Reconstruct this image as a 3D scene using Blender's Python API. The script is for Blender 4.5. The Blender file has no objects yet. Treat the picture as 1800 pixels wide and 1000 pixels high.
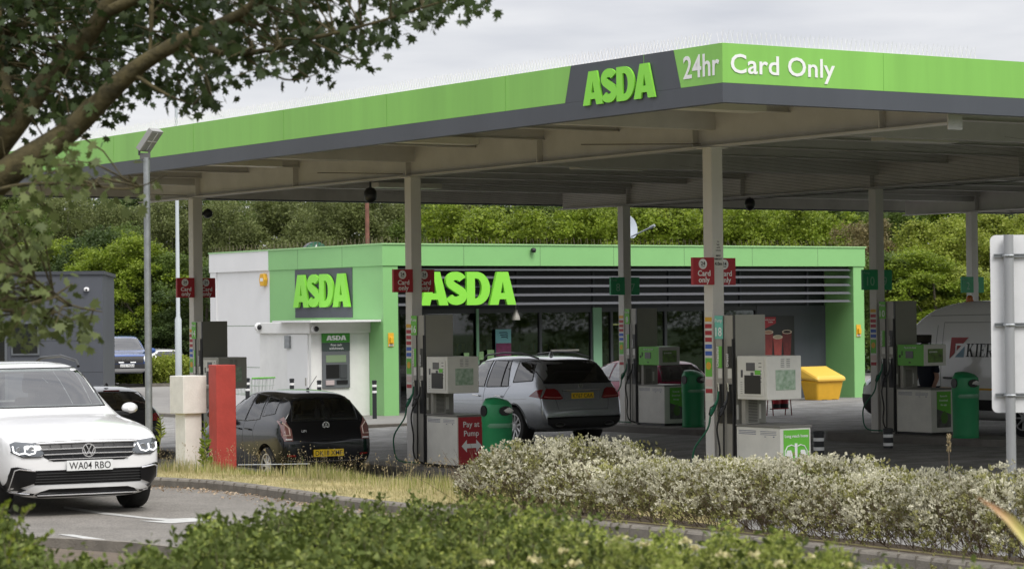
import bpy, bmesh, math, random
import numpy as np
from mathutils import Vector, Matrix
from mathutils.bvhtree import BVHTree
from mathutils.geometry import delaunay_2d_cdt
R = math.radians
C = bpy.context.scene.collection
SC = bpy.context.scene
random.seed(7); rng = np.random.default_rng(7)

# ------------------------------------------------------------ camera, sky, sun, exposure
CAMZ = 2.64
FPX = 4431.3                      # focal length in pixels of an 1800 px wide picture
PITCH = math.atan(49.76 / FPX); ROLL = -0.01076
cd = bpy.data.cameras.new('camera'); cam = bpy.data.objects.new('camera', cd); C.objects.link(cam)
cd.sensor_width = 36; cd.lens = 36 * FPX / 1800
cd.clip_start = 0.2; cd.clip_end = 3000
CM = Matrix.Rotation(math.pi / 2 + PITCH, 4, 'X') @ Matrix.Rotation(ROLL, 4, 'Z')
cam.matrix_world = Matrix.Translation((0, 0, CAMZ)) @ CM
cd.dof.use_dof = True; cd.dof.focus_distance = 38; cd.dof.aperture_fstop = 6.0
SC.camera = cam
SUN_EL, SUN_AZ = 52, 150           # degrees; azimuth clockwise from +Y (sun behind the camera, to the right)
world = bpy.data.worlds.new('World'); SC.world = world; world.use_nodes = True
nt = world.node_tree; nt.nodes.clear(); N = nt.nodes.new; LK = nt.links.new
out = N('ShaderNodeOutputWorld'); bg = N('ShaderNodeBackground'); sky = N('ShaderNodeTexSky')
sky.sky_type = 'NISHITA'; sky.sun_disc = False
sky.sun_elevation = R(SUN_EL); sky.sun_rotation = R(SUN_AZ)
bg.inputs['Strength'].default_value = 0.12
tc = N('ShaderNodeTexCoord'); mp = N('ShaderNodeMapping'); mp.inputs['Scale'].default_value = (1.6, 1.6, 9.0)
nz = N('ShaderNodeTexNoise'); nz.inputs['Scale'].default_value = 4.5; nz.inputs['Detail'].default_value = 7; nz.inputs['Roughness'].default_value = .5
rp = N('ShaderNodeValToRGB'); e = rp.color_ramp.elements
e[0].position = .28; e[0].color = (4.7, 4.8, 5.2, 1); e[1].position = .74; e[1].color = (7.2, 7.15, 7.2, 1)
sx = N('ShaderNodeSeparateXYZ'); mr = N('ShaderNodeMapRange'); mr.inputs[1].default_value = .12; mr.inputs[2].default_value = .9; mr.inputs[3].default_value = 1; mr.inputs[4].default_value = 2.05
zm = N('ShaderNodeVectorMath'); zm.operation = 'SCALE'; LK(tc.outputs['Generated'], sx.inputs[0]); LK(sx.outputs['Z'], mr.inputs[0]); LK(rp.outputs['Color'], zm.inputs[0]); LK(mr.outputs[0], zm.inputs['Scale'])
mx = N('ShaderNodeMix'); mx.data_type = 'RGBA'; mx.inputs['Factor'].default_value = .93
LK(tc.outputs['Generated'], mp.inputs['Vector']); LK(mp.outputs['Vector'], nz.inputs['Vector']); LK(nz.outputs['Fac'], rp.inputs['Fac'])
LK(sky.outputs['Color'], mx.inputs[6]); LK(zm.outputs['Vector'], mx.inputs[7]); LK(mx.outputs[2], bg.inputs['Color']); LK(bg.outputs[0], out.inputs[0])
sd = bpy.data.lights.new('sun', 'SUN'); sd.energy = 2.2; sd.angle = R(28); sd.color = (1, .96, .9)
sun = bpy.data.objects.new('sun', sd); C.objects.link(sun)
sdir = Vector((math.sin(R(SUN_AZ)) * math.cos(R(SUN_EL)), math.cos(R(SUN_AZ)) * math.cos(R(SUN_EL)), math.sin(R(SUN_EL))))
sun.rotation_euler = sdir.to_track_quat('Z', 'Y').to_euler()
vs = SC.view_settings; vs.view_transform = 'Standard'; vs.look = 'None'; vs.exposure = 0.2; vs.gamma = 1
SC.cycles.max_bounces = 8; SC.cycles.transparent_max_bounces = 24; SC.cycles.caustics_reflective = False; SC.cycles.caustics_refractive = False

# ------------------------------------------------------------ placing: u along the canopy front, v along its left side
A = R(33.63); ca, sa = math.cos(A), math.sin(A)
OX, OY = 2.436, 28.82
def W(u, v, z=0): return Vector((OX + u * ca - v * sa, OY + u * sa + v * ca, z))
def UV(x, y): dx, dy = x - OX, y - OY; return dx * ca + dy * sa, -dx * sa + dy * ca
def ray(px, py): return (CM.to_3x3() @ Vector(((px - 900) / FPX, (500 - py) / FPX, -1)))
def P(px, py, d): r = ray(px, py); return Vector((r.x / r.y * d, d, CAMZ + r.z / r.y * d))
def PZ(px, py, z): r = ray(px, py); t = (z - CAMZ) / r.z; return Vector((r.x * t, r.y * t, z))
def PV(px, py, v):                       # (u, z) where the picture ray meets the plane v = const
    r = ray(px, py)
    t = (v - OX * sa + OY * ca) / (-r.x * sa + r.y * ca)
    u, _ = UV(r.x * t, r.y * t); return u, CAMZ + r.z * t
def PU(px, py, u):                       # (v, z) on the plane u = const
    r = ray(px, py); t = (u + OX * ca + OY * sa) / (r.x * ca + r.y * sa)
    _, v = UV(r.x * t, r.y * t); return v, CAMZ + r.z * t
def G(u, v):                             # the forecourt's gentle fall
    vv = min(max(v, 0), 27); uu = min(max(u, -2), 20)
    return -.0099 * (vv - 13.27) + .016 * (uu - 3.93)
def GW(x, y): return G(*UV(x, y))

# ------------------------------------------------------------ materials
MATS = {}
def mat(name, col, rough=.6, metal=0, var=.0, scale=3, bump=0, bscale=40, coat=0, emit=None, spec=.5, tone=None, stretch=None):
    if name in MATS: return MATS[name]
    m = bpy.data.materials.new(name); MATS[name] = m; m.use_nodes = True; t = m.node_tree; b = t.nodes['Principled BSDF']
    b.inputs['Base Color'].default_value = (*col, 1); b.inputs['Roughness'].default_value = rough; b.inputs['Metallic'].default_value = metal
    b.inputs['Coat Weight'].default_value = coat; b.inputs['Coat Roughness'].default_value = .04; b.inputs['Specular IOR Level'].default_value = spec
    if emit: b.inputs['Emission Color'].default_value = (*emit[:3], 1); b.inputs['Emission Strength'].default_value = emit[3]
    if var or bump:
        g = t.nodes.new('ShaderNodeTexCoord'); src = g.outputs['Object']
        if stretch:
            q = t.nodes.new('ShaderNodeMapping'); q.inputs['Scale'].default_value = stretch; t.links.new(src, q.inputs[0]); src = q.outputs[0]
    if var:
        n = t.nodes.new('ShaderNodeTexNoise'); n.inputs['Scale'].default_value = scale; n.inputs['Detail'].default_value = 8; n.inputs['Roughness'].default_value = .65
        t.links.new(src, n.inputs['Vector']); r = t.nodes.new('ShaderNodeValToRGB'); r.color_ramp.elements[0].position = .3; r.color_ramp.elements[1].position = .7
        c2 = tone if tone else tuple(c * (1 - var) for c in col)
        r.color_ramp.elements[0].color = (*c2, 1); r.color_ramp.elements[1].color = (*[min(1, c * (1 + var * .35)) for c in col], 1)
        t.links.new(n.outputs['Fac'], r.inputs['Fac']); t.links.new(r.outputs['Color'], b.inputs['Base Color'])
    if bump:
        n2 = t.nodes.new('ShaderNodeTexNoise'); n2.inputs['Scale'].default_value = bscale; n2.inputs['Detail'].default_value = 6
        t.links.new(src, n2.inputs['Vector']); bp = t.nodes.new('ShaderNodeBump'); bp.inputs['Strength'].default_value = bump; bp.inputs['Distance'].default_value = .02
        t.links.new(n2.outputs['Fac'], bp.inputs['Height']); t.links.new(bp.outputs[0], b.inputs['Normal'])
    return m
def leafmat(name, c1, c2, c3=None, trans=.35, rough=.45):
    if name in MATS: return MATS[name]
    m = bpy.data.materials.new(name); MATS[name] = m; m.use_nodes = True; t = m.node_tree; b = t.nodes['Principled BSDF']
    g = t.nodes.new('ShaderNodeNewGeometry'); r = t.nodes.new('ShaderNodeValToRGB'); r.color_ramp.elements[0].color = (*c1, 1); r.color_ramp.elements[1].color = (*c2, 1)
    if c3: el = r.color_ramp.elements.new(.85); el.color = (*c3, 1); r.color_ramp.elements[-2].position = .85; r.color_ramp.elements[-1].position = 1; r.color_ramp.elements[-2].color = (*c2, 1); r.color_ramp.elements[-1].color = (*c3, 1)
    t.links.new(g.outputs['Random Per Island'], r.inputs['Fac'])
    n = t.nodes.new('ShaderNodeTexNoise'); n.inputs['Scale'].default_value = .8; tcn = t.nodes.new('ShaderNodeTexCoord'); t.links.new(tcn.outputs['Object'], n.inputs['Vector'])
    h = t.nodes.new('ShaderNodeHueSaturation'); mr = t.nodes.new('ShaderNodeMapRange'); mr.inputs[1].default_value = .3; mr.inputs[2].default_value = .7; mr.inputs[3].default_value = .7; mr.inputs[4].default_value = 1.25
    t.links.new(n.outputs['Fac'], mr.inputs[0]); t.links.new(mr.outputs[0], h.inputs['Value']); t.links.new(r.outputs['Color'], h.inputs['Color'])
    t.links.new(h.outputs[0], b.inputs['Base Color']); b.inputs['Roughness'].default_value = rough; b.inputs['Specular IOR Level'].default_value = .25
    tr = t.nodes.new('ShaderNodeBsdfTranslucent'); t.links.new(h.outputs[0], tr.inputs['Color']); ms = t.nodes.new('ShaderNodeMixShader'); ms.inputs[0].default_value = trans
    o = t.nodes['Material Output']; t.links.new(b.outputs[0], ms.inputs[1]); t.links.new(tr.outputs[0], ms.inputs[2]); t.links.new(ms.outputs[0], o.inputs[0])
    return m
def glassmat(name, tint=.5, col=(.8, .9, .85), refl=.04):
    if name in MATS: return MATS[name]
    m = bpy.data.materials.new(name); MATS[name] = m; m.use_nodes = True; t = m.node_tree; t.nodes.remove(t.nodes['Principled BSDF'])
    tr = t.nodes.new('ShaderNodeBsdfTransparent'); tr.inputs[0].default_value = (*[c * tint for c in col], 1)
    gl = t.nodes.new('ShaderNodeBsdfGlossy'); gl.inputs['Roughness'].default_value = .02; gl.inputs['Color'].default_value = (1, 1, 1, 1)
    f = t.nodes.new('ShaderNodeFresnel'); f.inputs[0].default_value = 1.5; ms = t.nodes.new('ShaderNodeMixShader')
    ad = t.nodes.new('ShaderNodeMath'); ad.operation = 'ADD'; ad.inputs[1].default_value = refl; ad.use_clamp = True
    t.links.new(f.outputs[0], ad.inputs[0]); t.links.new(ad.outputs[0], ms.inputs[0]); t.links.new(tr.outputs[0], ms.inputs[1]); t.links.new(gl.outputs[0], ms.inputs[2]); t.links.new(ms.outputs[0], t.nodes['Material Output'].inputs[0])
    return m
WHITE = mat('white_panel', (.80, .80, .80), .45, var=.05, scale=1)
WPAINT = mat('white_render', (.80, .80, .78), .6, var=.08, scale=3, bump=.1)
LIME = mat('lime_fascia', (.25, .56, .11), .4, var=.15, scale=1.4, stretch=(1, 1, .07), bump=.03, bscale=2)
SGREEN = mat('store_green', (.25, .53, .20), .42, var=.06, scale=.8)
DARK = mat('charcoal_cladding', (.075, .082, .098), .5, var=.16, scale=.8, stretch=(1, 1, .2), bump=.03, bscale=2)
DARKER = mat('near_black_panel', (.02, .024, .028), .45)
STEEL = mat('brushed_steel', (.36, .345, .31), .42, .15, var=.12, scale=2)
BEIGE = mat('stone_grey_panel', (.30, .295, .26), .5, var=.08, scale=3)
PWHITE = mat('pump_white', (.70, .69, .64), .45, var=.1, scale=4)
PGREY = mat('pump_grey', (.48, .47, .44), .45, var=.1, scale=4)
BLACKP = mat('black_plastic', (.012, .012, .013), .35)
RUBBER = mat('rubber', (.014, .014, .014), .8)
RED = mat('sign_red', (.40, .018, .03), .45)
TXTW = mat('white_lettering', (.85, .85, .85), .5)
TXTB = mat('black_lettering', (.015, .015, .015), .5)
TXTL = mat('lime_lettering', (.27, .74, .07), .4)
BRIGHTG = mat('sign_green', (.14, .50, .05), .45)
DGREEN = mat('number_green', (.02, .32, .13), .45)
TEAL = mat('teal_label', (.16, .55, .45), .45)
GALV = mat('galvanised_steel', (.36, .38, .39), .45, .7, var=.25, scale=9)
CHROME = mat('chrome', (.78, .78, .80), .2, .75)
SOFFIT = mat('soffit_sheet', (.56, .54, .52), .6, var=.25, scale=1.2)
BEAM = mat('painted_steel_beam', (.58, .565, .555), .6, var=.14, scale=1.5)
COLM = mat('painted_column', (.68, .66, .63), .55, var=.1, scale=2, stretch=(1, 1, .3))
YEL = mat('yellow_plastic', (.75, .42, .03), .5, var=.1, scale=4)
GRN = mat('bin_green', (.02, .27, .10), .42, var=.12, scale=4)

# ------------------------------------------------------------ mesh helpers
def tag(o, label, cat, group=None):
    o['label'] = label; o['category'] = cat
    if group: o['group'] = group
    return o
def thing(name, label, cat, loc=(0, 0, 0), rz=0, group=None):
    o = bpy.data.objects.new(name, None); C.objects.link(o); o.location = loc; o.rotation_euler = (0, 0, rz); o.empty_display_size = .2
    return tag(o, label, cat, group)
def dup(root, loc, rz, label, group=None):
    def cp(o, par):
        c = o.copy(); C.objects.link(c); c.parent = par
        for ch in o.children: cp(ch, c)
        return c
    r = cp(root, None); r.location = loc; r.rotation_euler = (0, 0, rz); r['label'] = label
    if group: r['group'] = group
    return r
class MB:
    def __init__(s): s.v = []; s.f = []
    def add(s, vs, fs, M=None):
        o = len(s.v)
        s.v += [tuple(M @ Vector(v)) for v in vs] if M else [tuple(v) for v in vs]
        s.f += [tuple(i + o for i in f) for f in fs]; return s
    def box(s, x0, x1, y0, y1, z0, z1, M=None):
        return s.add([(x0, y0, z0), (x1, y0, z0), (x1, y1, z0), (x0, y1, z0), (x0, y0, z1), (x1, y0, z1), (x1, y1, z1), (x0, y1, z1)],
                     [(0, 3, 2, 1), (4, 5, 6, 7), (0, 1, 5, 4), (1, 2, 6, 5), (2, 3, 7, 6), (3, 0, 4, 7)], M)
    def tube(s, pts, r, n=8, cap=True, M=None):
        pts = [Vector(p) for p in pts]; k = len(pts); rs = r if isinstance(r, (list, tuple)) else [r] * k
        vs = []; up = Vector((0, 0, 1)); prev = None
        for i, p in enumerate(pts):
            d = (pts[min(i + 1, k - 1)] - pts[max(i - 1, 0)])
            d = d.normalized() if d.length > 1e-9 else Vector((0, 0, 1))
            if prev is None: a = d.cross(up) if abs(d.z) < .95 else d.cross(Vector((1, 0, 0)))
            else: a = prev - d * prev.dot(d)
            a.normalize(); prev = a; b = d.cross(a)
            for j in range(n):
                t = 2 * math.pi * j / n; vs.append(p + (a * math.cos(t) + b * math.sin(t)) * rs[i])
        fs = [(i * n + j, i * n + (j + 1) % n, (i + 1) * n + (j + 1) % n, (i + 1) * n + j) for i in range(k - 1) for j in range(n)]
        if cap: fs += [tuple(range(n))[::-1], tuple((k - 1) * n + j for j in range(n))]
        return s.add(vs, fs, M)
    def cyl(s, x, y, z0, z1, r, n=20, r2=None): return s.tube([(x, y, z0), (x, y, z1)], [r, r if r2 is None else r2], n)
    def lathe(s, prof, n=24, M=None, cap=True):        # prof (r, z), axis z
        vs = []; k = len(prof)
        for r, z in prof:
            for j in range(n): t = 2 * math.pi * j / n; vs.append((r * math.cos(t), r * math.sin(t), z))
        fs = [(i * n + j, i * n + (j + 1) % n, (i + 1) * n + (j + 1) % n, (i + 1) * n + j) for i in range(k - 1) for j in range(n)]
        if cap and prof[0][0] > 1e-4: fs.append(tuple(range(n))[::-1])
        if cap and prof[-1][0] > 1e-4: fs.append(tuple((k - 1) * n + j for j in range(n)))
        return s.add(vs, fs, M)
    def prism(s, poly, z0, z1, M=None):      # poly in x,y extruded z0..z1
        n = len(poly); vs = [(x, y, z0) for x, y in poly] + [(x, y, z1) for x, y in poly]
        return s.add(vs, [tuple(range(n))[::-1], tuple(range(n, 2 * n))] + [(i, (i + 1) % n, n + (i + 1) % n, n + i) for i in range(n)], M)
    def text(s, body, o, xd, yd, h, depth=.004, bold=.0, align='C'):
        vs, fs, w = glyphs(body, bold); o, xd, yd = Vector(o), Vector(xd).normalized(), Vector(yd).normalized(); nd = xd.cross(yd)
        sh = {'C': -w / 2, 'L': 0, 'R': -w}[align]
        return s.add([o + xd * ((x + sh) * h) + yd * (y * h) + nd * (z * depth) for x, y, z in vs], fs)
    def build(s, name, m, parent=None, loc=None, rz=None, smooth=False, bevel=0, kind=None, flip=False):
        me = bpy.data.meshes.new(name); me.from_pydata(s.v, [], s.f); me.validate(); me.materials.append(m)
        b = bmesh.new(); b.from_mesh(me); bmesh.ops.recalc_face_normals(b, faces=b.faces); b.to_mesh(me); b.free()
        if smooth:
            me.polygons.foreach_set('use_smooth', [True] * len(me.polygons))
            try: me.set_sharp_from_angle(angle=R(38))
            except Exception: pass
        o = bpy.data.objects.new(name, me); C.objects.link(o)
        if parent: o.parent = parent
        if loc is not None: o.location = loc
        if rz is not None: o.rotation_euler = (0, 0, rz)
        if bevel: q = o.modifiers.new('bevel', 'BEVEL'); q.width = bevel; q.segments = 2; q.limit_method = 'ANGLE'
        if kind: o['kind'] = kind
        return o
_GC = {}
def _curve_mesh(cu):
    o = bpy.data.objects.new('tmp', cu); C.objects.link(o); dg = bpy.context.evaluated_depsgraph_get()
    me = bpy.data.meshes.new_from_object(o.evaluated_get(dg)); bpy.data.objects.remove(o)
    vs = [tuple(v.co) for v in me.vertices]; fs = [tuple(p.vertices) for p in me.polygons]; bpy.data.meshes.remove(me); return vs, fs
def glyphs(body, bold=0):
    if (body, bold) in _GC: return _GC[body, bold]
    def mk(t):
        cu = bpy.data.curves.new('t', 'FONT'); cu.body = t; cu.size = 1; cu.resolution_u = 3; cu.offset = bold; cu.extrude = .5; cu.space_character = 1 + bold * 1.5
        return _curve_mesh(cu)
    if 'H' not in _GC: v, f = mk('H'); _GC['H'] = max(p[1] for p in v) - min(p[1] for p in v)
    ch = _GC['H']; v, f = mk(body); x0 = min(p[0] for p in v)
    v = [((p[0] - x0) / ch, p[1] / ch, p[2] + .5) for p in v]
    _GC[body, bold] = (v, f, max(p[0] for p in v)); return _GC[body, bold]
def poly_glyph(polys):
    cu = bpy.data.curves.new('t', 'CURVE'); cu.dimensions = '2D'; cu.fill_mode = 'BOTH'; cu.extrude = .5
    for pl in polys:
        sp = cu.splines.new('POLY'); sp.points.add(len(pl) - 1); sp.use_cyclic_u = True
        for i, (x, y) in enumerate(pl): sp.points[i].co = (x, y, 0, 1)
    v, f = _curve_mesh(cu); return [(p[0], p[1], p[2] + .5) for p in v], f
def _arc(cx, cy, rx, ry, a0, a1, n=14): return [(cx + rx * math.cos(R(a0 + (a1 - a0) * i / n)), cy + ry * math.sin(R(a0 + (a1 - a0) * i / n))) for i in range(n + 1)]
def big_word():                          # the four heavy letters, height 1, width about 3.2
    out = []
    def A_(x): return [[(x + a * 1.1, b) for a, b in [(0, 0), (.24, 1), (.58, 1), (.82, 0), (.55, 0), (.51, .17), (.31, .17), (.27, 0)]], [(x + a * 1.1, b) for a, b in [(.35, .36), (.41, .70), (.47, .36)]]]
    cpath = _arc(.40, .72, .21, .16, 18, 240, 14) + _arc(.40, .30, .23, .17, 62, -160, 14)
    def stroke(pts, w):
        L, Rr = [], []
        for i, p in enumerate(pts):
            q0, q1 = pts[max(0, i - 1)], pts[min(len(pts) - 1, i + 1)]; d = Vector((q1[0] - q0[0], q1[1] - q0[1])).normalized(); n = Vector((-d.y, d.x)) * w / 2
            L.append((p[0] + n.x, p[1] + n.y)); Rr.append((p[0] - n.x, p[1] - n.y))
        return L + Rr[::-1]
    S = [[(.76 + x * 1.02, y) for x, y in stroke(cpath, .25)]]
    D = [[(1.52 + x, y) for x, y in [(0, 0), (0, 1), (.32, 1)] + _arc(.32, .5, .46, .5, 80, -80, 16) + [(.32, 0)]], [(1.52 + x, y) for x, y in [(.27, .2), (.27, .8), (.34, .8)] + _arc(.34, .5, .16, .3, 75, -75, 10) + [(.34, .2)]]]
    return [poly_glyph(q) for q in (A_(0), S, D, A_(2.28))]
BW = None
def big_letters(m_, o, xd, yd, w, h, depth=.05):
    global BW
    if BW is None: BW = big_word()
    o, xd, yd = Vector(o), Vector(xd).normalized(), Vector(yd).normalized(); nd = xd.cross(yd)
    for k, (v, f) in enumerate(BW): m_.add([o + xd * (x * w / 3.18) + yd * (y * h) + nd * (z * depth + .0015 * k) for x, y, z in v], f)
    return m_

# ------------------------------------------------------------ ground, road, kerbs
def sheet(name, fn, nx, ny, m, kind='structure', smooth=True):
    vs = [fn(i / nx, j / ny) for j in range(ny + 1) for i in range(nx + 1)]
    fs = [(j * (nx + 1) + i, j * (nx + 1) + i + 1, (j + 1) * (nx + 1) + i + 1, (j + 1) * (nx + 1) + i) for j in range(ny) for i in range(nx)]
    b = MB().add(vs, fs); return b.build(name, m, smooth=smooth, kind=kind)
def asphalt(name, c, c2, sc=1.0):
    m = mat(name, c, .85, var=.2, scale=.35, bump=.25, bscale=120)
    t = m.node_tree; b = t.nodes['Principled BSDF']; src = b.inputs['Base Color'].links[0].from_socket
    tcx = t.nodes.new('ShaderNodeTexCoord'); n = t.nodes.new('ShaderNodeTexNoise'); n.inputs['Scale'].default_value = 60; n.inputs['Detail'].default_value = 3
    n3 = t.nodes.new('ShaderNodeTexNoise'); n3.inputs['Scale'].default_value = 1.6; n3.inputs['Detail'].default_value = 9; n3.inputs['Roughness'].default_value = .7
    t.links.new(tcx.outputs['Object'], n.inputs['Vector']); t.links.new(tcx.outputs['Object'], n3.inputs['Vector'])
    r = t.nodes.new('ShaderNodeValToRGB'); r.color_ramp.elements[0].position = .35; r.color_ramp.elements[1].position = .65; r.color_ramp.elements[0].color = (.62, .62, .62, 1); r.color_ramp.elements[1].color = (1.25, 1.24, 1.2, 1)
    r3 = t.nodes.new('ShaderNodeValToRGB'); r3.color_ramp.elements[0].position = .38; r3.color_ramp.elements[1].position = .6; r3.color_ramp.elements[0].color = ((.60, .59, .57, 1) if name != 'road_tarmac' else (.84, .84, .83, 1)); r3.color_ramp.elements[1].color = (1.08, 1.08, 1.08, 1)
    for q, rr in ((n, r), (n3, r3)):
        t.links.new(q.outputs['Fac'], rr.inputs['Fac']); mm = t.nodes.new('ShaderNodeMix'); mm.data_type = 'RGBA'; mm.blend_type = 'MULTIPLY'; mm.inputs['Factor'].default_value = 1
        t.links.new(src, mm.inputs[6]); t.links.new(rr.outputs[0], mm.inputs[7]); src = mm.outputs[2]
    t.links.new(src, b.inputs['Base Color']); return m
ASPH = asphalt('forecourt_tarmac', (.275, .27, .265), None); ROADM = asphalt('road_tarmac', (.215, .20, .182), None)
KERB = mat('kerb_concrete', (.215, .195, .165), .85, var=.35, scale=5, bump=.4, bscale=60)
SOIL = mat('dry_soil', (.13, .10, .07), .95, var=.4, scale=4, bump=.5, bscale=20)
FIELD = mat('grass_field', (.05, .09, .02), .95, var=.4, scale=.3)
STRAW = mat('dry_turf', (.42, .34, .17), .95, var=.4, scale=2.2, tone=(.20, .19, .07), bump=.5, bscale=40)
MARK = mat('road_paint', (.50, .50, .48), .7, var=.3, scale=6)
PAVE = mat('pavement_concrete', (.24, .23, .215), .85, var=.2, scale=1.2, bump=.2, bscale=50)
RZ = .475                                  # the access road lies this much above the forecourt
# kerb line (x, y) of the access road's far edge
KL = [(-36, 54), (-22, 44), (-12, 37.5), (-7, 34), (-4.5, 32.1), (-3.6, 31.2), (-2.65, 29.6), (-2.0, 28.4), (-.8, 26.7), (.55, 25), (1.6, 23.6), (2.4, 22.4), (3.2, 21.1), (4.0, 19.8), (6, 16.5), (8.5, 12)]
def dense(pl, n=6):
    o = []
    for i in range(len(pl) - 1):
        p0, p1, p2, p3 = [Vector(pl[max(0, min(len(pl) - 1, i + k))]) for k in (-1, 0, 1, 2)]
        for j in range(n):
            t = j / n; o.append(.5 * ((2 * p1) + (p2 - p0) * t + (2 * p0 - 5 * p1 + 4 * p2 - p3) * t * t + (3 * p1 - p0 - 3 * p2 + p3) * t ** 3))
    return o + [Vector(pl[-1])]
KD = dense(KL)
def knorm(i):
    d = (KD[min(i + 1, len(KD) - 1)] - KD[max(i - 1, 0)]).normalized(); return Vector((-d.y, d.x))    # towards the forecourt
def kpt(i, off, z): p = KD[i] + knorm(i) * off; return (p.x, p.y, z)
sheet('ground', lambda a, b: ((a - .5) * 900, -60 + b * 900, -.5), 8, 8, FIELD)
def fc(a, b):
    u, v = -22 + a * 62, -4 + b * 34; p = W(u, v); return (p.x, p.y, G(u, v))
sheet('forecourt', fc, 40, 30, ASPH)
def car_park(a, b):
    u, v = -60 + a * 120, 30 + b * 62; p = W(u, v); return (p.x, p.y, -.17 + .02 * 0)
sheet('car_park', lambda a, b: (lambda u, v: (W(u, v).x, W(u, v).y, G(u, 27) * max(0, 1 - (v - 30) / 12) - .02 * min(1, (v - 30) / 12)))(-60 + a * 120, 30 + b * 62), 40, 20, ASPH)
# far-left forecourt apron
def apron(a, b):
    u, v = -60 + a * 38, -4 + b * 34; p = W(u, v); return (p.x, p.y, G(u, v))
sheet('forecourt_apron', apron, 10, 10, ASPH)
nK = len(KD)
def bank_edge(x): return max(9, 23.3 - 1.1 * (x + 3.7) if x > -3.7 else 23.3 + .5 * (-x - 3.7))
# the road: from the kerb back past the camera
vs = []; fs = []
for i in range(nK):
    for q in (0, .33, .66, 1): vs.append((KD[i].x, KD[i].y + (bank_edge(KD[i].x) - 1.5 - KD[i].y) * q, RZ))
for i in range(nK - 1):
    for j in range(3): a = i * 4 + j; fs.append((a, a + 4, a + 5, a + 1))
MB().add(vs, fs).build('road', ROADM, kind='structure')
# kerb stones with joints
def kerb_run(name, base_pts, nrm, z0, z1, wd=.14, rnd=.03, label=None):
    mb = MB(); n = len(base_pts); prof = [(-wd, z0), (-wd, z1 - rnd), (-wd + rnd * .5, z1 - rnd * .3), (-wd + rnd, z1), (0, z1), (0, z0)]
    vs = [(p[0] + nn[0] * (o_ + wd), p[1] + nn[1] * (o_ + wd), z) for p, nn in zip(base_pts, nrm) for o_, z in prof]; k = len(prof)
    mb.add(vs, [(i * k + j, (i + 1) * k + j, (i + 1) * k + j + 1, i * k + j + 1) for i in range(n - 1) for j in range(k - 1)])
    return mb.build(name, KERB, kind='structure')
kerb_run('kerb', [KD[i] for i in range(nK)], [knorm(i) for i in range(nK)], RZ - .25, RZ + .115)
jm = MB()
for i in range(4, nK - 1):
    a, b = KD[i], KD[i + 1]; L = (b - a).length; k = max(1, round(L / .9))
    for j in range(k):
        q = a.lerp(b, j / k); nn = knorm(i); d = Vector((nn.y, -nn.x))
        M = Matrix(((d.x, nn.x, 0, q.x), (d.y, nn.y, 0, q.y), (0, 0, 1, 0), (0, 0, 0, 1)))
        jm.box(-.004, .004, -.003, .143, RZ - .02, RZ + .118, M)
jm.build('kerb_joints', mat('joint_dirt', (.16, .145, .12), .9), kind='structure')
# verge: from kerb top down to the forecourt
vs = []; fs = []; prof = [(.14, RZ + .10), (.5, RZ + .11), (1.5, RZ + .06), (3, .42), (4.5, .22), (6.5, 0), (8.2, -.25)]
PROF = list(prof)
def verge_w(i):                           # the bed narrows where the forecourt comes close
    x = KD[i].x; return 1.0 if x < -3 else max(.55, 1.0 - .11 * (x + 3))
for i in range(nK):
    for off, z in prof: vs.append(kpt(i, .14 + (off - .14) * verge_w(i), z))
k = len(prof)
for i in range(nK - 1):
    for j in range(k - 1): a = i * k + j; fs.append((a, a + k, a + k + 1, a + 1))
MB().add(vs, fs).build('verge', STRAW, kind='structure')
# near bank (planting bed) between the road and the camera
def bank_edge(x): return max(9, 23.3 - 1.1 * (x + 3.7) if x > -3.7 else 23.3 + .5 * (-x - 3.7))
def bank(a, b):
    x = -16 + a * 34; y0 = bank_edge(x); y = y0 - b * (y0 - 1.0); z = RZ - .02 + .1 * (b > 0) + .55 * min(1, b * 2.2)
    return (x, y, z)
sheet('bank', bank, 40, 16, SOIL)
def bank_edge(x): return max(9, 23.3 - 1.1 * (x + 3.7) if x > -3.7 else 23.3 + .5 * (-x - 3.7))
bp = [Vector((x, bank_edge(x))) for x in np.linspace(16, -16, 60)]
kerb_run('kerb_near', bp, [Vector((0, -1))] * 60, RZ - .2, RZ + .12)
# road markings
def mark(pts, name='road_marking'):
    q = [PZ(px, py, RZ + .005) for px, py in pts]; MB().add([tuple(p) for p in q], [tuple(range(len(q)))]).build(name, MARK, kind='structure')
mark([(112, 889), (180, 899), (262, 909), (300, 911), (352, 909), (368, 914), (300, 919), (245, 914.5), (292, 914.5), (180, 903), (112, 893)])
mark([(100, 938), (128, 938.5), (222, 953), (206, 955)])
# ------------------------------------------------------------ canopy
cz0 = PU(1269.5, 180, 0)[1]; cz1 = PU(1269.5, 75.5, 0)[1]; czm = PU(1269.5, 145.5, 0)[1]
CW, CL = 28.4, 24.0
print('canopy z', cz0, czm, cz1, 'len', CL)
can = thing('petrol_canopy', 'big flat white-underside canopy with lime green and charcoal fascia over the pumps', 'canopy', W(0, 0, 0), A)
t = .12
def ring(z0, z1, o=0.0):                  # four fascia boards, butted
    m_ = MB(); m_.box(-o, CW + o, -o, t, z0, z1); m_.box(-o, CW + o, CL - t, CL + o, z0, z1); m_.box(-o, t, t, CL - t, z0, z1); m_.box(CW - t, CW + o, t, CL - t, z0, z1); return m_
ring(cz0, czm - .002).build('lower_fascia', DARK, can)
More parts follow.
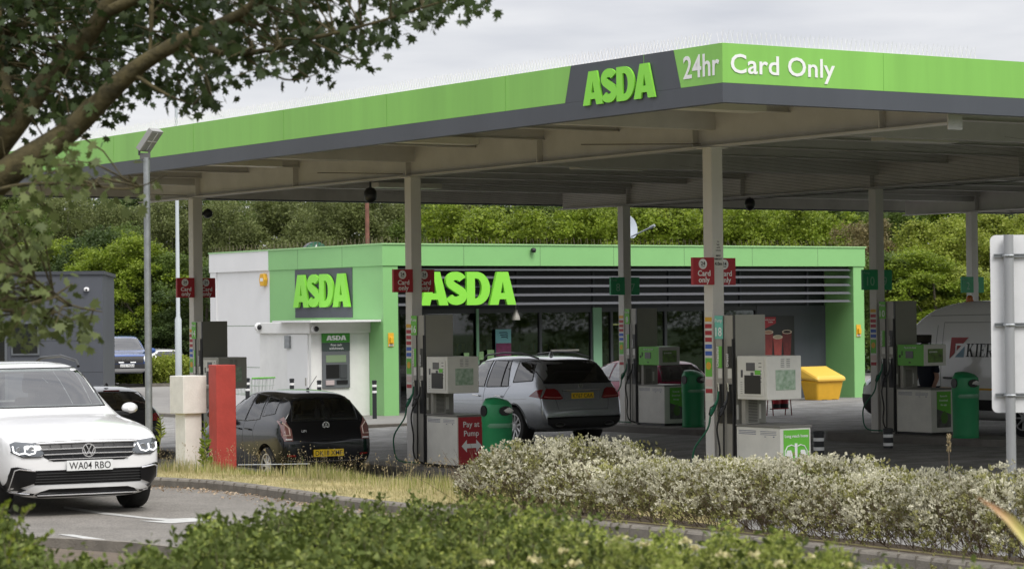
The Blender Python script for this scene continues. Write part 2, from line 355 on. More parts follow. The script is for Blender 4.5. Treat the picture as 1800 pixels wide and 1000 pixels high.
# the green band stops at the dark name panel on the left face
vA = [PU(1003.5, 117, 0)[0], PU(993, 184, 0)[0]]; vB = [PU(1184, 90, 0)[0], PU(1197, 153, 0)[0]]
g = MB(); g.box(-.0, CW, -.0, t, czm, cz1); g.box(0, CW, CL - t, CL, czm, cz1); g.box(CW - t, CW, t, CL - t, czm, cz1)
MYZ = Matrix(((0, 0, 1, 0), (1, 0, 0, 0), (0, 1, 0, 0), (0, 0, 0, 1)))   # prism (x,y)->(v,z), extrusion -> u
g.prism([(t, czm), (vB[1], czm), (vB[0], cz1), (t, cz1)], 0, t, MYZ)
g.prism([(vA[1], czm), (CL - t, czm), (CL - t, cz1), (vA[0], cz1)], 0, t, MYZ)
g.build('green_fascia', LIME, can)
MB().prism([(vB[1] + .004, czm), (vA[1] - .004, czm), (vA[0] - .004, cz1), (vB[0] + .004, cz1)], 0, t, MYZ).build('name_panel', DARK, can)
# panel joints
j = MB()
for v_ in np.arange(1.5, CL, 3.0): j.box(-.003, .001, v_, v_ + .006, czm, cz1)
for u_ in np.arange(2.45, CW, 2.45): j.box(u_, u_ + .006, -.003, .001, czm, cz1)
j.build('fascia_joint', mat('joint_grey', (.20, .45, .09), .6), can)
# lettering
va, za = PU(1028, 187, 0); vb, _ = PU(1155, 175, 0)
hh = PU(1150, 113, 0)[1] - PU(1153, 174, 0)[1]
big_letters(MB(), (-.004, va, za), (0, -1, 0), (0, 0, 1), va - vb, hh, .025).build('store_name', TXTL, can)
v1 = PU(1202, 135, 0)[0]; v2 = PU(1265, 125, 0)[0]; z1_ = PU(1235, 135, 0)[1]; h1 = PU(1235, 95, 0)[1] - z1_
m_ = MB(); w_ = glyphs('24hr', .012)[2]
s_ = (v1 - v2) / w_
vs_, fs_, _ = glyphs('24hr', .012)
m_.add([(-.004 - zz * .004, v1 - x * s_, z1_ + y * h1) for x, y, zz in vs_], fs_); m_.build('hours_lettering', TXTW, can)
u1, _ = PV(1284, 125, 0); u2, _ = PV(1467, 125, 0); _, z2 = PV(1340, 131, 0); _, z3 = PV(1340, 97, 0)
vs_, fs_, w_ = glyphs('Card Only', .012); s_ = (u2 - u1) / w_
MB().add([(u1 + x * s_, -.004 - zz * .004, z2 + y * (z3 - z2) * .98) for x, y, zz in vs_], fs_).build('card_lettering', TXTW, can)
# soffit sheet with corrugation, purlins, gutters
rf = cz0 + .52
MB().box(t, CW - t, t, CL - t, cz1 - .12, cz1 - .04).build('roof_sheet', SOFFIT, can)
m_ = MB()
for v_ in np.arange(.4, CL - .3, .333): m_.box(t + .01, CW - t - .01, v_, v_ + .17, rf - .035, rf)
m_.box(t + .01, CW - t - .01, t + .01, CL - t - .01, rf + .001, rf + .02)
m_.build('soffit_sheet', SOFFIT, can)
m_ = MB(); z9 = cz0 + .03; m_.box(t + .012, CW - t - .012, t + .001, t + .01, z9, cz1 - .13); m_.box(t + .012, CW - t - .012, CL - t - .01, CL - t - .001, z9, cz1 - .13); m_.box(t + .001, t + .01, t + .001, CL - t - .001, z9, cz1 - .13); m_.box(CW - t - .01, CW - t - .001, t + .001, CL - t - .001, z9, cz1 - .13); m_.build('fascia_lining', SOFFIT, can)
m_ = MB()
for v_ in np.arange(1.6, CL - 1, 1.95): m_.box(t, CW - t, v_ - .035, v_ + .035, rf - .24, rf - .036); m_.box(t, CW - t, v_ - .07, v_ + .07, rf - .252, rf - .24)
m_.build('purlin', BEAM, can)
NETM = mat('bird_netting', (.10, .09, .08), .8)
bz0 = CAMZ + 2.286
bz1 = bz0 + .62
print('beam z', bz0, bz1, 'fascia bottom', cz0)
ROWS = [3.93, 14.2, 24.47]; CVS = [5.2, 13.27, 21.35]
for r_ in ROWS:
    m_ = MB()
    for (x0, x1, zz0, zz1) in ((-.012, .012, bz0 + .02, bz1 - .02), (-.12, .12, bz0, bz0 + .02), (-.12, .12, bz1 - .02, bz1)):
        m_.box(r_ + x0, r_ + x1, .35, CL - .35, zz0, zz1)
    m_.box(r_ - .12, r_ + .12, .33, .352, cz0 - .17, bz1)
    for v_ in np.arange(1.6, CL - 1, 3.9): m_.box(r_ - .115, r_ + .115, v_, v_ + .015, bz0 + .02, bz1 - .02)
    m_.build('main_beam', BEAM, can)
    # netted duct-like casing that hangs beside the beam
for v_ in CVS:
    m_ = MB(); m_.box(.4, CW - .4, v_ - .09, v_ + .09, bz1 - .38, bz1 - .02); m_.build('cross_beam', BEAM, can)
m_ = MB()                                 # netting strings under the soffit
for v_ in np.arange(.5, CL, .45): m_.tube([(9.4, v_, bz0 + .30), (ROWS[1] - .3, v_, bz0 - .02), (ROWS[1] + .3, v_, bz0 - .02), (19.3, v_, bz0 + .30)], .0025, 3, False)
m_.build('bird_netting', NETM, can)
for v_ in CVS: MB().tube([(ROWS[0] - .13, v_ + 3.0, bz0 + .22), (ROWS[0] - .13, v_ + .1, bz0 + .05)], .007, 4, False).build('cable', NETM, can)
# strip lights under the soffit
for (u_, v_) in ((1.9, 2.6), (1.9, 9.4), (1.9, 15.6), (8.5, 6), (8.5, 14), (8.5, 21), (6.0, 1.3), (18.2, 6), (18.2, 14), (10.5, 1.3)):
    MB().box(u_ - .75, u_ + .75, v_ - .16, v_ + .16, rf - .36, rf - .26).build('canopy_light', mat('lamp_lens', (.62, .60, .52), .4), can)
# bird spikes on the top edge
SPK = mat('spike_wire', (.80, .79, .78), .5)
def spikes(m_, p0, p1, z, sp=.055, h=.115, r=.0016, seedv=0):
    p0, p1 = Vector(p0), Vector(p1); L = (p1 - p0).length; d = (p1 - p0).normalized(); n = Vector((-d.y, d.x))
    rr = random.Random(seedv)
    for i in range(int(L / sp)):
        q = p0 + d * (i * sp); ln = h * rr.uniform(.85, 1.1); sd_ = (-1) ** i * .045; a = rr.uniform(-.012, .012)
        b0 = Vector((q.x, q.y, z)); b1 = Vector((q.x + n.x * sd_ + d.x * a, q.y + n.y * sd_ + d.y * a, z + ln))
        for e_ in (Vector((d.x, d.y, 0)), Vector((n.x, n.y, 0))):
            m_.add([b0 - e_ * r, b0 + e_ * r, b1 + e_ * r * .6, b1 - e_ * r * .6], [(0, 1, 2, 3)])
    M = Matrix(((d.x, n.x, 0, p0.x), (d.y, n.y, 0, p0.y), (0, 0, 1, z), (0, 0, 0, 1)))
    m_.box(0, L, -.012, .012, .001, .007, M)
for k_, (a_, b_) in enumerate((((.06, .3), (.06, CL)), ((.0, .06), (4.1, .06)), ((5.9, .06), (16, .06)))):
    m_ = MB(); spikes(m_, a_, b_, cz1, .034 if k_ == 0 else .036, .15, .0042 if k_ == 0 else .003, k_); m_.build('bird_spike_strip', SPK, can)
# columns
cols = {}
for (key, r_, v_) in (('18', ROWS[0], CVS[0]), ('16', ROWS[0], CVS[1]), ('14', ROWS[0], CVS[2]), ('10', ROWS[1], CVS[1]), ('8', ROWS[1], CVS[2]), ('12', ROWS[1], CVS[0]), ('2', ROWS[2], CVS[2]), ('4', ROWS[2], CVS[1]), ('6', ROWS[2], CVS[0])):
    g0 = G(r_, v_)
    m_ = MB(); m_.box(r_ - .1, r_ + .1, v_ - .1, v_ + .1, g0 - .02, bz0 - .02); m_.box(r_ - .16, r_ + .16, v_ - .16, v_ + .16, bz0 - .022, bz0 - .002)
    m_.build('column', COLM, can, bevel=.008)
    cols[key] = (r_, v_, g0)
# dome cameras and a speaker hanging from the canopy
m_ = MB(); M = Matrix.Translation((2.45, 12.2, bz0 - .28))
def hang_dome(u_, v_, zt, label):
    o = thing('dome_camera', label, 'security camera', W(u_, v_, zt), A)
    MB().tube([(0, 0, .25), (0, 0, 0)], .02, 8).build('bracket', BLACKP, o)
    MB().lathe([(.01, .02), (.07, 0), (.11, -.06), (.115, -.14), (.10, -.2), (.05, -.25), (.001, -.26)], 16).build('housing', BLACKP, o, smooth=True)
hang_dome(PV(651, 335, 14.9)[0], 14.9, PV(651, 331, 14.9)[1], 'dark dome camera hanging under the canopy left of the column for pump 16')
hang_dome(PV(1318, 350, 19.0)[0], 19.0, PV(1318, 349, 19.0)[1], 'small dark dome camera under the canopy right of the column for pump 18')
o = thing('wall_camera', 'dark round camera high on the column beside pump 14', 'security camera', W(ROWS[0] + .12, CVS[2] - .05, PV(349, 376, CVS[2])[1]), A)
MB().box(-.05, .03, -.03, .03, -.03, .03).build('bracket', BLACKP, o); MB().lathe([(.001, -.08), (.06, -.07), (.09, -.02), (.09, .05), (.06, .08), (.001, .085)], 14, Matrix.Translation((.09, -.06, 0)) @ Matrix.Rotation(R(60), 4, 'Y')).build('housing', BLACKP, o, smooth=True)

# flag signs on the columns
def flag(key, side, kind, num=None, label='', cat='sign'):
    u_, v_, g0 = cols[key]; du = side * .285; dv = -.115 if side < 0 else .125
    o = thing('card_only_sign' if kind == 'card' else 'pump_number_sign', label, cat, W(u_ + du, v_ + dv, 3.0), A, 'red card only signs on the columns' if kind == 'card' else 'green pump number signs on the columns')
    pm = RED if kind == 'card' else DGREEN
    MB().box(-.185, .185, -.03, .03, 0, .38).build('sign_board', pm, o, bevel=.004)
    X, Z = (1, 0, 0), (0, 0, 1)
    if kind == 'card':
        m_ = MB(); m_.text('Card', (0, -.032, .125), X, Z, .077, .003, .02); m_.text('only', (0, -.032, .035), X, Z, .077, .003, .02); m_.build('lettering', TXTW, o)
        m_ = MB(); m_.lathe([(.072, 0), (.072, .003)], 28, Matrix.Translation((-.02, -.0305, .29)) @ Matrix.Rotation(R(90), 4, 'X')); d_ = m_.build('disc', TXTW, o)
        m_ = MB(); m_.text('24', (-.02, -.0345, .272), X, Z, .052, .003, .015); m_.text('HOURS', (-.02, -.0345, .248), X, Z, .014, .002); m_.build('number', TXTB, d_)
    else:
        m_ = MB(); m_.text(num, (0, -.032, .08), X, Z, .17, .003, .0); m_.text('Pump', (-.1, -.032, .30), X, Z, .045, .003); m_.build('lettering', mat('faded_white', (.25, .50, .35), .5), o)
    return o
for key, wh in (('14', 'the leftmost column, by pump 14'), ('16', 'the column by pump 16'), ('18', 'the front column by pump 18')):
    flag(key, -1, 'card', None, 'red card only sign on the left side of ' + wh); flag(key, 1, 'card', None, 'red card only sign half hidden behind ' + wh)
for key, a_, b_ in (('8', '8', '7'), ('10', '10', '9'), ('2', '2', '1')):
    flag(key, -1, 'n', a_, 'green sign reading ' + a_ + ' on the left side of a column'); flag(key, 1, 'n', b_, 'green sign reading ' + b_ + ' on the right side of a column')
# height notice and sticker strips on columns
u_, v_, g0 = cols['18']; zc = PV(1262, 470, v_ - .1)[1]
o = thing('height_notice', 'white notice with maximum height 4.0m on the front column by pump 18', 'notice', W(u_, v_ - .102, zc), A)
MB().box(-.088, .088, -.004, .0, 0, .40).build('notice_board', PWHITE, o)
m_ = MB(); X, Z = (1, 0, 0), (0, 0, 1)
for tx, zz, hh_, bo in (('No', .35, .02, 0), ('high-', .31, .02, 0), ('sided', .27, .02, 0), ('vehicles', .23, .02, 0), ('MAX', .15, .026, .02), ('HEIGHT', .105, .026, .02), ('4.0m', .03, .045, .02)): m_.text(tx, (0, -.006, zz), X, Z, hh_, .002, bo)
m_.build('lettering', TXTB, o)
def sticker_strip(key, g0):
    u_, v_, _ = cols[key]
    o = thing('sticker_strip', 'strip of small warning stickers down the column beside pump ' + key, 'stickers', W(u_ - .102, v_ - .0, g0 + 1.0), A, 'sticker strips on the columns')
    z = 1.32
    MB().box(-.003, 0, -.09, .09, .15, 1.4).build('backing', PWHITE, o)
    for k_, (c_, h_) in enumerate(((YEL, .06), (RED, .06), (RED, .06), (RED, .06), (mat('sticker_blue', (.04, .12, .5), .5), .06), (MATS['sticker_blue'], .06), (BRIGHTG, .26), (mat('sticker_pink', (.65, .5, .47), .5), .1), (RED, .06))):
        m_ = MB(); m_.box(-.006, -.0031, -.075, .075, z - h_, z)
        o2 = m_.build('sticker', c_, o)
        if h_ > .2: MB().lathe([(.055, 0), (.055, .003)], 20, Matrix.Translation((-.0061, 0, z - .11)) @ Matrix.Rotation(R(-90), 4, 'Y')).build('disc', YEL, o2)
        z -= h_ + .035
# ------------------------------------------------------------ pump islands
CONC = mat('island_concrete', (.17, .16, .145), .85, var=.3, scale=2, bump=.3, bscale=40)
def island(u_, v0, v1, g0):
    n = 10; poly = [(-.62, 0), (-.62, v1 - v0)] + [(.62, v1 - v0)] + [(.62, 0)]
    poly = [(x, y) for x, y in _arc(0, .35, .62, .5, 180, 360, 12)] + [(.62, v1 - v0 - .35)] + _arc(0, v1 - v0 - .35, .62, .5, 0, 180, 12)
    MB().prism(poly, -.1, .15).build('pump_island', CONC, loc=W(u_, v0, g0), rz=A, bevel=.02, kind='structure')
for key in ('18', '16', '14', '10', '8', '2', '4'):
    u_, v_, g0 = cols[key]; island(u_, v_ - 3.6, v_ + 1.0, g0)

# ------------------------------------------------------------ dispensers
def pump(key, B=False):
    TH = 2.35 if key == '18' else 2.47
    u_, v_, g0 = cols[key]
    cl = {'14': 'grey petrol pump numbered 14, half hidden behind the white and red posts', '16': 'petrol pump numbered 16 with a red Pay at Pump end panel', '18': 'petrol pump numbered 18 with a green Long reach hoses panel', '8': 'petrol pump numbered 8 with small lime display right of the silver SUV', '10': 'petrol pump numbered 10 with small lime display beside the white van'}[key]
    o = thing('petrol_pump', cl, 'petrol pump', W(u_, v_, g0 + .15), A, 'petrol pumps under the canopy')
    fm, em = (PGREY, PGREY) if key == '14' else (PWHITE, PWHITE)
    if key == '14': fm = em = mat('pump_taupe', (.36, .36, .32), .5, var=.08)
    yt0, yt1 = -.795, -.355
    # tower: stainless hose face and grey end panel
    m_ = MB(); m_.box(-.26, .26, yt0 + .012, yt1, 0, TH - .005); tw = m_.build('tower', STEEL, o, bevel=.006)
    MB().box(-.262, .262, yt0, yt0 + .0115, .62, TH).build('end_panel', BEIGE if key != '14' else mat('taupe_panel', (.17, .17, .145), .5), o)
    m_ = MB()
    m_.box(-.272, -.2605, yt0, yt0 + .045, 0, TH - .005)
    m_.build('tower_trim', mat('dark_steel', (.06, .06, .062), .4, .6), o)
    np_ = MB().box(-.279, -.2755, yt1 - .185, yt1 - .005, TH - .33, TH - .01).build('number_plate', TEAL if key == '18' else BRIGHTG, o)
    m_ = MB(); m_.text(key, (-.280, yt1 - .095, TH - .29), (0, -1, 0), (0, 0, 1), .12, .003, .01); m_.text('Pump', (-.280, yt1 - .095, TH - .10), (0, -1, 0), (0, 0, 1), .05, .003); m_.build('number', TXTW, np_)
    for yy, mt, tx in ((yt1 - .10, BRIGHTG, 'Unleaded'), (yt1 - .31, BLACKP, 'Diesel')):
        p_ = MB().box(-.268, -.2605, yy - .04, yy + .04, 1.62, 1.92).build('fuel_label', mt, o)
        MB().text(tx, (-.2695, yy + .022, 1.64), (0, 0, 1), (0, 1, 0), .05, .002, .01, 'L').build('lettering', TXTW, p_)
        MB().box(-.266, -.2605, yy - .045, yy + .045, 1.48, 1.61).build('price_card', PWHITE, o)
        # nozzle pocket
        MB().box(-.275, -.2605, yy - .06, yy + .06, .86, 1.40).build('nozzle_pocket', BLACKP, o)
        gn = mat('nozzle_green', (.01, .16, .08), .4) if tx == 'Unleaded' else mat('nozzle_black', (.02, .02, .022), .35)
        m_ = MB(); m_.tube([(-.30, yy, 1.30), (-.31, yy + .01, 1.18), (-.36, yy + .05, 1.05), (-.40, yy + .06, .98)], [.013, .016, .032, .03], 8)
        nz_ = m_.build('nozzle', gn, o, smooth=True)
        m_ = MB(); m_.tube([(-.33, yy + .02, 1.12), (-.42, yy + .03, 1.08), (-.43, yy + .05, .98), (-.38, yy + .06, .96)], .008, 6); m_.build('trigger_guard', BLACKP, nz_)
        MB().tube([(-.29, yy + .0, 1.3), (-.30, yy, 1.42)], .012, 8).build('spout', CHROME, nz_)
        gx = -.46 if tx == 'Unleaded' else -.36; gy = yy + (.33 if tx == 'Unleaded' else .10)
        pts = [Vector(p) for p in [(-.40, yy + .06, .97), (-.42, yy + .10, .78), (gx - .03, gy - .02, .5), (gx, gy + .04, .25), (gx + .03, gy, .10), (gx + .09, gy - .10, .055), (-.30, yy - .02, .05), (-.272, yy - .08, .04)]]
        pp = []
        for i in range(len(pts) - 1):
            a0, a1, a2, a3 = [pts[max(0, min(len(pts) - 1, i + q))] for q in (-1, 0, 1, 2)]
            for j_ in range(5): t_ = j_ / 5; pp.append(.5 * ((2 * a1) + (a2 - a0) * t_ + (2 * a0 - 5 * a1 + 4 * a2 - a3) * t_ * t_ + (3 * a1 - a0 - 3 * a2 + a3) * t_ ** 3))
        MB().tube(pp + [pts[-1]], .013, 8).build('hose', mat('hose_green', (.01, .12, .06), .5) if tx == 'Unleaded' else RUBBER, o, smooth=True)
        MB().tube([(-.29, yy - .10, TH - .33), (-.29, yy - .10, 1.1), (-.29, yy - .09, .06)], .013, 8).build('hose_mast', BLACKP, o)
    # lower cabinet
    yc0, yc1 = -1.73, -.80
    MB().box(-.25, .25, yc0 + .03, yc1, 0, .05).build('plinth', BLACKP, o)
    MB().box(-.265, .265, yc0, yc1, .05, .83).build('cabinet', fm, o, bevel=.008)
    MB().box(-.28, .28, yc0 - .015, yc1, .831, .86).build('cabinet_top', mat('worktop_grey', (.20, .195, .18), .5, .3), o, bevel=.004)
    m_ = MB()
    for k_ in range(3): m_.box(-.268, -.2655, yc1 - .42, yc1 - .05, .775 - .022 * k_, .783 - .022 * k_); m_.box(-.268, -.2655, yc0 + .08, yc0 + .42, .775 - .022 * k_, .781 - .022 * k_)
    m_.box(-.268, -.2655, yc0 + .12, yc0 + .15, .70, .715); m_.box(-.268, -.2655, yc0 + .30, yc0 + .33, .70, .71); m_.build('small_print', mat('print_grey', (.16, .17, .25), .6), o)
    X, Z = (1, 0, 0), (0, 0, 1); yf = yc0 - .001
    if key == '16':
        p_ = MB().box(-.245, .262, yf - .005, yf, .06, .825).build('end_poster', RED, o)
        m_ = MB(); m_.text('Pay at', (.0, yf - .007, .665), X, Z, .09, .002, .012); m_.text('Pump', (.0, yf - .007, .52), X, Z, .09, .002, .012); m_.build('lettering', TXTW, p_)
        MB().prism([(-.19, .36), (-.09, .46), (-.09, .395), (.09, .395), (.09, .46), (.19, .36), (.09, .26), (.09, .325), (-.09, .325), (-.09, .26)], 0, .003, Matrix(((1, 0, 0, 0), (0, 0, -1, yf - .006), (0, 1, 0, 0), (0, 0, 0, 1)))).build('arrow', TXTW, p_)
    elif key == '18':
        p_ = MB().box(-.21, .235, yf - .005, yf, .16, .80).build('end_poster', BRIGHTG, o)
        m_ = MB(); m_.text('Long reach hoses', (.01, yf - .007, .70), X, Z, .04, .002, .015); m_.build('lettering', TXTW, p_)
        M2 = Matrix(((1, 0, 0, 0), (0, 0, -1, yf - .006), (0, 1, 0, 0), (0, 0, 0, 1))); m_ = MB()
        for sx in (-1, 1):
            m_.prism([(sx * .12 + x, .46 + y) for x, y in [(-.055, -.09), (-.03, -.09), (-.03, -.075), (.03, -.075), (.03, -.09), (.055, -.09), (.06, .0), (.035, .07), (-.035, .07), (-.06, 0)]], 0, .003, M2)
            m_.tube([(sx * .02, yf - .008, .58), (sx * .08, yf - .008, .60), (sx * .15, yf - .008, .58), (sx * .19, yf - .008, .52), (sx * .19, yf - .008, .46)], .008, 5)
        m_.prism([(-.022, .38), (.022, .38), (.022, .62), (-.022, .62)], 0, .003, M2); m_.build('car_symbol', TXTW, p_)
        MB().text('Drive on either side', (.01, yf - .007, .24), X, Z, .032, .002, .01).build('lettering', TXTW, p_)
    else:
        p_ = MB().box(-.13, .215, yf - .005, yf, .14, .80).build('end_poster', mat('poster_grey', (.12, .12, .11), .5, var=.5, scale=8), o)
        M2 = Matrix(((1, 0, 0, 0), (0, 0, -1, yf - .0055), (0, 1, 0, 0), (0, 0, 0, 1)))
        MB().prism([(-.128, .48), (.213, .38), (.213, .798), (-.128, .798)], 0, .003, M2).build('green_panel', BRIGHTG, p_)
        m_ = MB(); m_.lathe([(.001, -.1), (.05, -.09), (.085, -.02), (.08, .05), (.05, .09), (.02, .13), (.001, .14)], 14, Matrix.Translation((.05, yf - .008, .31)) @ Matrix.Scale(.05, 4, (0, 1, 0))); m_.build('fruit_picture', mat('fruit_green', (.08, .2, .03), .5), p_)
        m_ = MB()
        for k_ in range(3): m_.text(('Rewards', 'Download', 'the app')[k_], (.03, yf - .009, .70 - .08 * k_), X, Z, .035, .002, .01)
        m_.build('lettering', TXTW, p_)
    # pedestal with louvre
    m_ = MB(); m_.box(-.22, .02, -.94, -.86, .861, 1.25 if not B else 1.27); m_.build('pedestal', STEEL, o)
    m_ = MB()
    for k_ in range(15): m_.box(-.165, -.01, -.946, -.9405, .885 + k_ * .021, .895 + k_ * .021)
    m_.build('louvre', mat('slot_dark', (.07, .07, .065), .6), o)
    MB().box(-.255, -.225, yt0 - .006, yt0 - .0005, .92, 1.12).build('side_notice', PWHITE, o); MB().box(.05, .17, yt0 - .006, yt0 - .0005, .92, 1.12).build('side_notice', PWHITE, o)
    # head box
    if not B:
        y0, y1, z0, z1, xa, xb = -1.51, -.87, 1.20, 1.79, -.30, .30
        MB().box(xa, xb, y0, y1, z0, z1).build('payment_head', fm, o, bevel=.01)
        xf = xa - .001
        k1 = MB().box(xf - .012, xf, y0 + .06, y1 - .05, z0 + .05, z1 - .05).build('payment_panel', PWHITE, o, bevel=.003)
        MB().box(xf - .02, xf - .0125, y0 + .12, y1 - .18, z0 + .08, z0 + .33).build('keypad', BLACKP, k1)
        MB().box(xf - .02, xf - .0125, y0 + .24, y1 - .22, z1 - .20, z1 - .09).build('display', mat('lcd_grey', (.10, .10, .11), .25), k1)
        m_ = MB(); m_.box(xf - .016, xf - .0125, y1 - .14, y1 - .10, z0 + .30, z0 + .40); m_.box(xf - .016, xf - .0125, y0 + .27, y0 + .33, z0 + .33, z0 + .37)
        for k_ in range(6): m_.box(xf - .015, xf - .0125, y0 + .10, y0 + .16, z1 - .10 - k_ * .05, z1 - .09 - k_ * .05); m_.box(xf - .015, xf - .0125, y1 - .13, y1 - .09, z0 + .08 + k_ * .03, z0 + .085 + k_ * .03)
        m_.build('key_marks', mat('print_dark', (.08, .08, .09), .6), k1)
        MB().box(xf - .016, xf - .0125, y0 + .12, y0 + .24, z0 + .34, z0 + .40).build('green_sticker', BRIGHTG, k1)
        yb = y0 - .001; s_ = MB().box(-.15, .19, yb - .006, yb, z0 + .13, z0 + .40).build('advert_screen', mat('pale_print', (.44, .52, .44), .5, var=.55, scale=14, tone=(.16, .28, .16)), o)
        m_ = MB()
        for k_ in range(5): m_.box(-.06, .0, yb - .003, yb, z0 + .44 + k_ * .025, z0 + .446 + k_ * .025); m_.box(.04, .10, yb - .003, yb, z0 + .44 + k_ * .025, z0 + .446 + k_ * .025)
        m_.build('speaker_slots', MATS['print_dark'] if 'print_dark' in MATS else BLACKP, o)
    else:
        y0, y1, z0, z1, xa, xb = -1.55, -.84, 1.27, 1.66, -.27, .27
        MB().box(xa, xb, y0, y1, z0, z1).build('payment_head', BRIGHTG, o, bevel=.008)
        xf = xa - .001
        MB().box(xf - .008, xf, -1.27, -1.07, z0 + .14, z0 + .27).build('display', mat('lcd_grey', (.10, .10, .11), .25), o)
        m_ = MB(); m_.text('Pay at the kiosk', (xf - .004, (y0 + y1) / 2, z1 - .07), (0, -1, 0), (0, 0, 1), .035, .002, .01); m_.build('lettering', TXTW, o)
        m_ = MB(); m_.box(xf - .006, xf, -.93, -.89, z0 + .15, z0 + .2); m_.box(xf - .006, xf, -1.2, -1.15, z0 + .05, z0 + .07); m_.box(xf - .006, xf, -.98, -.96, z0 + .19, z0 + .27); m_.build('key_marks', TXTB, o)
        yb = y0 - .001; MB().box(xa, xb, yb - .012, yb, z0 + .002, z1 - .002).build('end_frame', PGREY if key == '8' else PWHITE, o)
        s_ = MB().box(-.18, .19, yb - .018, yb - .0125, z0 + .06, z1 - .08).build('advert_screen', mat('green_print', (.16, .30, .06), .5, var=.6, scale=10, tone=(.08, .10, .05)), o)
        MB().text('REWARDS', (-.05, yb - .0195, z1 - .15), X, Z, .03, .002, .01).build('lettering', TXTW, s_)
    return o
for key, B in (('14', 0), ('16', 0), ('18', 0), ('8', 1), ('10', 1)): pump(key, B); sticker_strip(key, cols[key][2] + .15)

# litter bins
def litter_bin(label, loc, rz):
    o = thing('litter_bin', label, 'litter bin', loc, rz, 'green litter bins on the pump islands'); o.scale = (.92, .92, .98)
    n = 28; prof = [(r, z * .90) for r, z in [(.24, 0), (.245, .04), (.235, .045), (.245, .9), (.25, .92), (.25, 1.1), (.235, 1.22), (.19, 1.29), (.10, 1.32), (.001, 1.325)]]
    m_ = MB(); m_.lathe(prof, n); 
    m_.v = [(x * (1.0 + .1 * (abs(x) > .1)), y, z + (y * .22 if z > 1.15 else 0)) for x, y, z in m_.v]
    m_.build('bin_body', GRN, o, smooth=True)
    m_ = MB(); m_.lathe([(.262, .73), (.266, .75), (.266, .78), (.262, .80)], n); m_.build('bag_rim', mat('polythene', (.12, .30, .18), .3), o, smooth=True)
    m_ = MB(); m_.box(-.13, .13, -.02, .02, -.07, .07); 
    MB().lathe([(.001, 0), (.1, 0), (.1, .02), (.001, .02)], 18, Matrix.Translation((.0, -.252, 1.0)) @ Matrix.Rotation(R(90), 4, 'X') @ Matrix.Diagonal((1.25, .75, 1, 1))).build('opening', BLACKP, o)
    MB().lathe([(.001, 0), (.09, 0), (.09, .02), (.001, .02)], 18, Matrix.Translation((-.262, -.0, 1.0)) @ Matrix.Rotation(R(-90), 4, 'Y')).build('opening', BLACKP, o)
    m_ = MB(); m_.lathe([(.001, -.03), (.05, -.03), (.09, 0), (.06, .03), (.001, .05)], 9, Matrix.Translation((.06, -.27, 1.0)) @ Matrix.Diagonal((1.2, .4, .9, 1))); m_.v = [(x + random.uniform(-.012, .012), y, z + random.uniform(-.014, .014)) for x, y, z in m_.v]
    m_.build('glove_bag', mat('crumpled_white', (.6, .6, .58), .6), o)
    return o
def binpos(px, pyb, key): 
    g0 = cols[key][2] + .15; return PZ(px, pyb, g0)
litter_bin('green litter bin beside the red Pay at Pump panel of pump 16', W(ROWS[0] - .18, CVS[1] - 2.77, cols['16'][2] + .13), A)
litter_bin('green litter bin between pump 8 and the front column', binpos(1219, 750, '8'), A + .1)
litter_bin('green litter bin in front of the white van, right of pump 10', binpos(1698, 769, '10'), A - .1)
# ------------------------------------------------------------ the shop
VF = 32.55
S0, zt0 = PV(673, 432, VF); S1, zt1 = PV(1516, 434, VF); ZT = (zt0 + zt1) / 2
_, zb0 = PV(696, 733, VF); _, zb1 = PV(1500, 698, VF); PVZ = -.02
ZF = (PV(696, 468.4, VF)[1] + PV(1500, 467, VF)[1]) / 2          # underside of the parapet band
SDv = PU(372, 480, S0)[0]; SW = S1 - S0
vg = PU(476, 600, S0)[0]                                        # where the green of the side wall ends
print('shop', S0, S1, ZT, 'base', zb0, zb1, 'ZF', ZF, 'back', SDv, 'green end', vg)
shop = thing('petrol_station_shop', 'low lime green and white shop with grey louvres behind the pumps', 'shop', W(S0, VF, 0), A)
D = SDv - VF; WT = .22; RC = 1.25                               # depth, wall thickness, recess
H0 = PVZ - .3
gy = vg - VF
m_ = MB(); m_.box(-.02, WT, .42, gy, H0, ZF); m_.box(WT, .42, 0.36, .42, H0, ZF) if False else None; m_.build('side_wall', SGREEN, shop)
MB().box(0, WT, gy, D, H0, ZF).build('side_wall', WHITE, shop)
MB().box(-.04, .04, D - .35, D + .02, H0, ZF + .0).build('corner_post', WHITE, shop)
MB().box(WT, SW - WT, D - WT, D, H0, ZF).build('rear_wall', WHITE, shop)
MB().box(SW - WT, SW, RC, D, H0, ZF).build('side_wall', WHITE, shop)
m_ = MB(); m_.box(-.02, .42, -.02, .42, H0, ZF - .002); m_.build('pillar', SGREEN, shop)
MB().box(SW - .38, SW + .02, -.02, RC, H0, ZF - .002).build('pillar', SGREEN, shop)
# parapet: green front, side green then white
m_ = MB(); m_.box(-.05, SW + .05, -.05, .2, ZF, ZT); m_.box(-.05, .2, .2, gy, ZF, ZT); m_.box(SW - .2, SW + .05, .2, D, ZF, ZT); m_.build('parapet', SGREEN, shop)
m_ = MB(); m_.box(-.06, .2, gy + .003, D + .04, ZF, ZT + .0); m_.box(.2, SW - .2, D - .2, D + .04, ZF, ZT); m_.build('parapet', WHITE, shop)
m_ = MB(); m_.box(-.08, SW + .08, -.08, .22, ZT + .001, ZT + .035); m_.box(-.08, .22, .22, D + .06, ZT + .001, ZT + .035); m_.build('coping', mat('pale_green_trim', (.36, .62, .28), .5), shop)
MB().box(.2, SW - .2, .2, D - .2, ZT - .5, ZT - .42).build('roof', DARK, shop)
m_ = MB()
for u_ in np.arange(2.4, SW, 2.4): m_.box(u_, u_ + .01, -.053, -.0505, ZF, ZT)
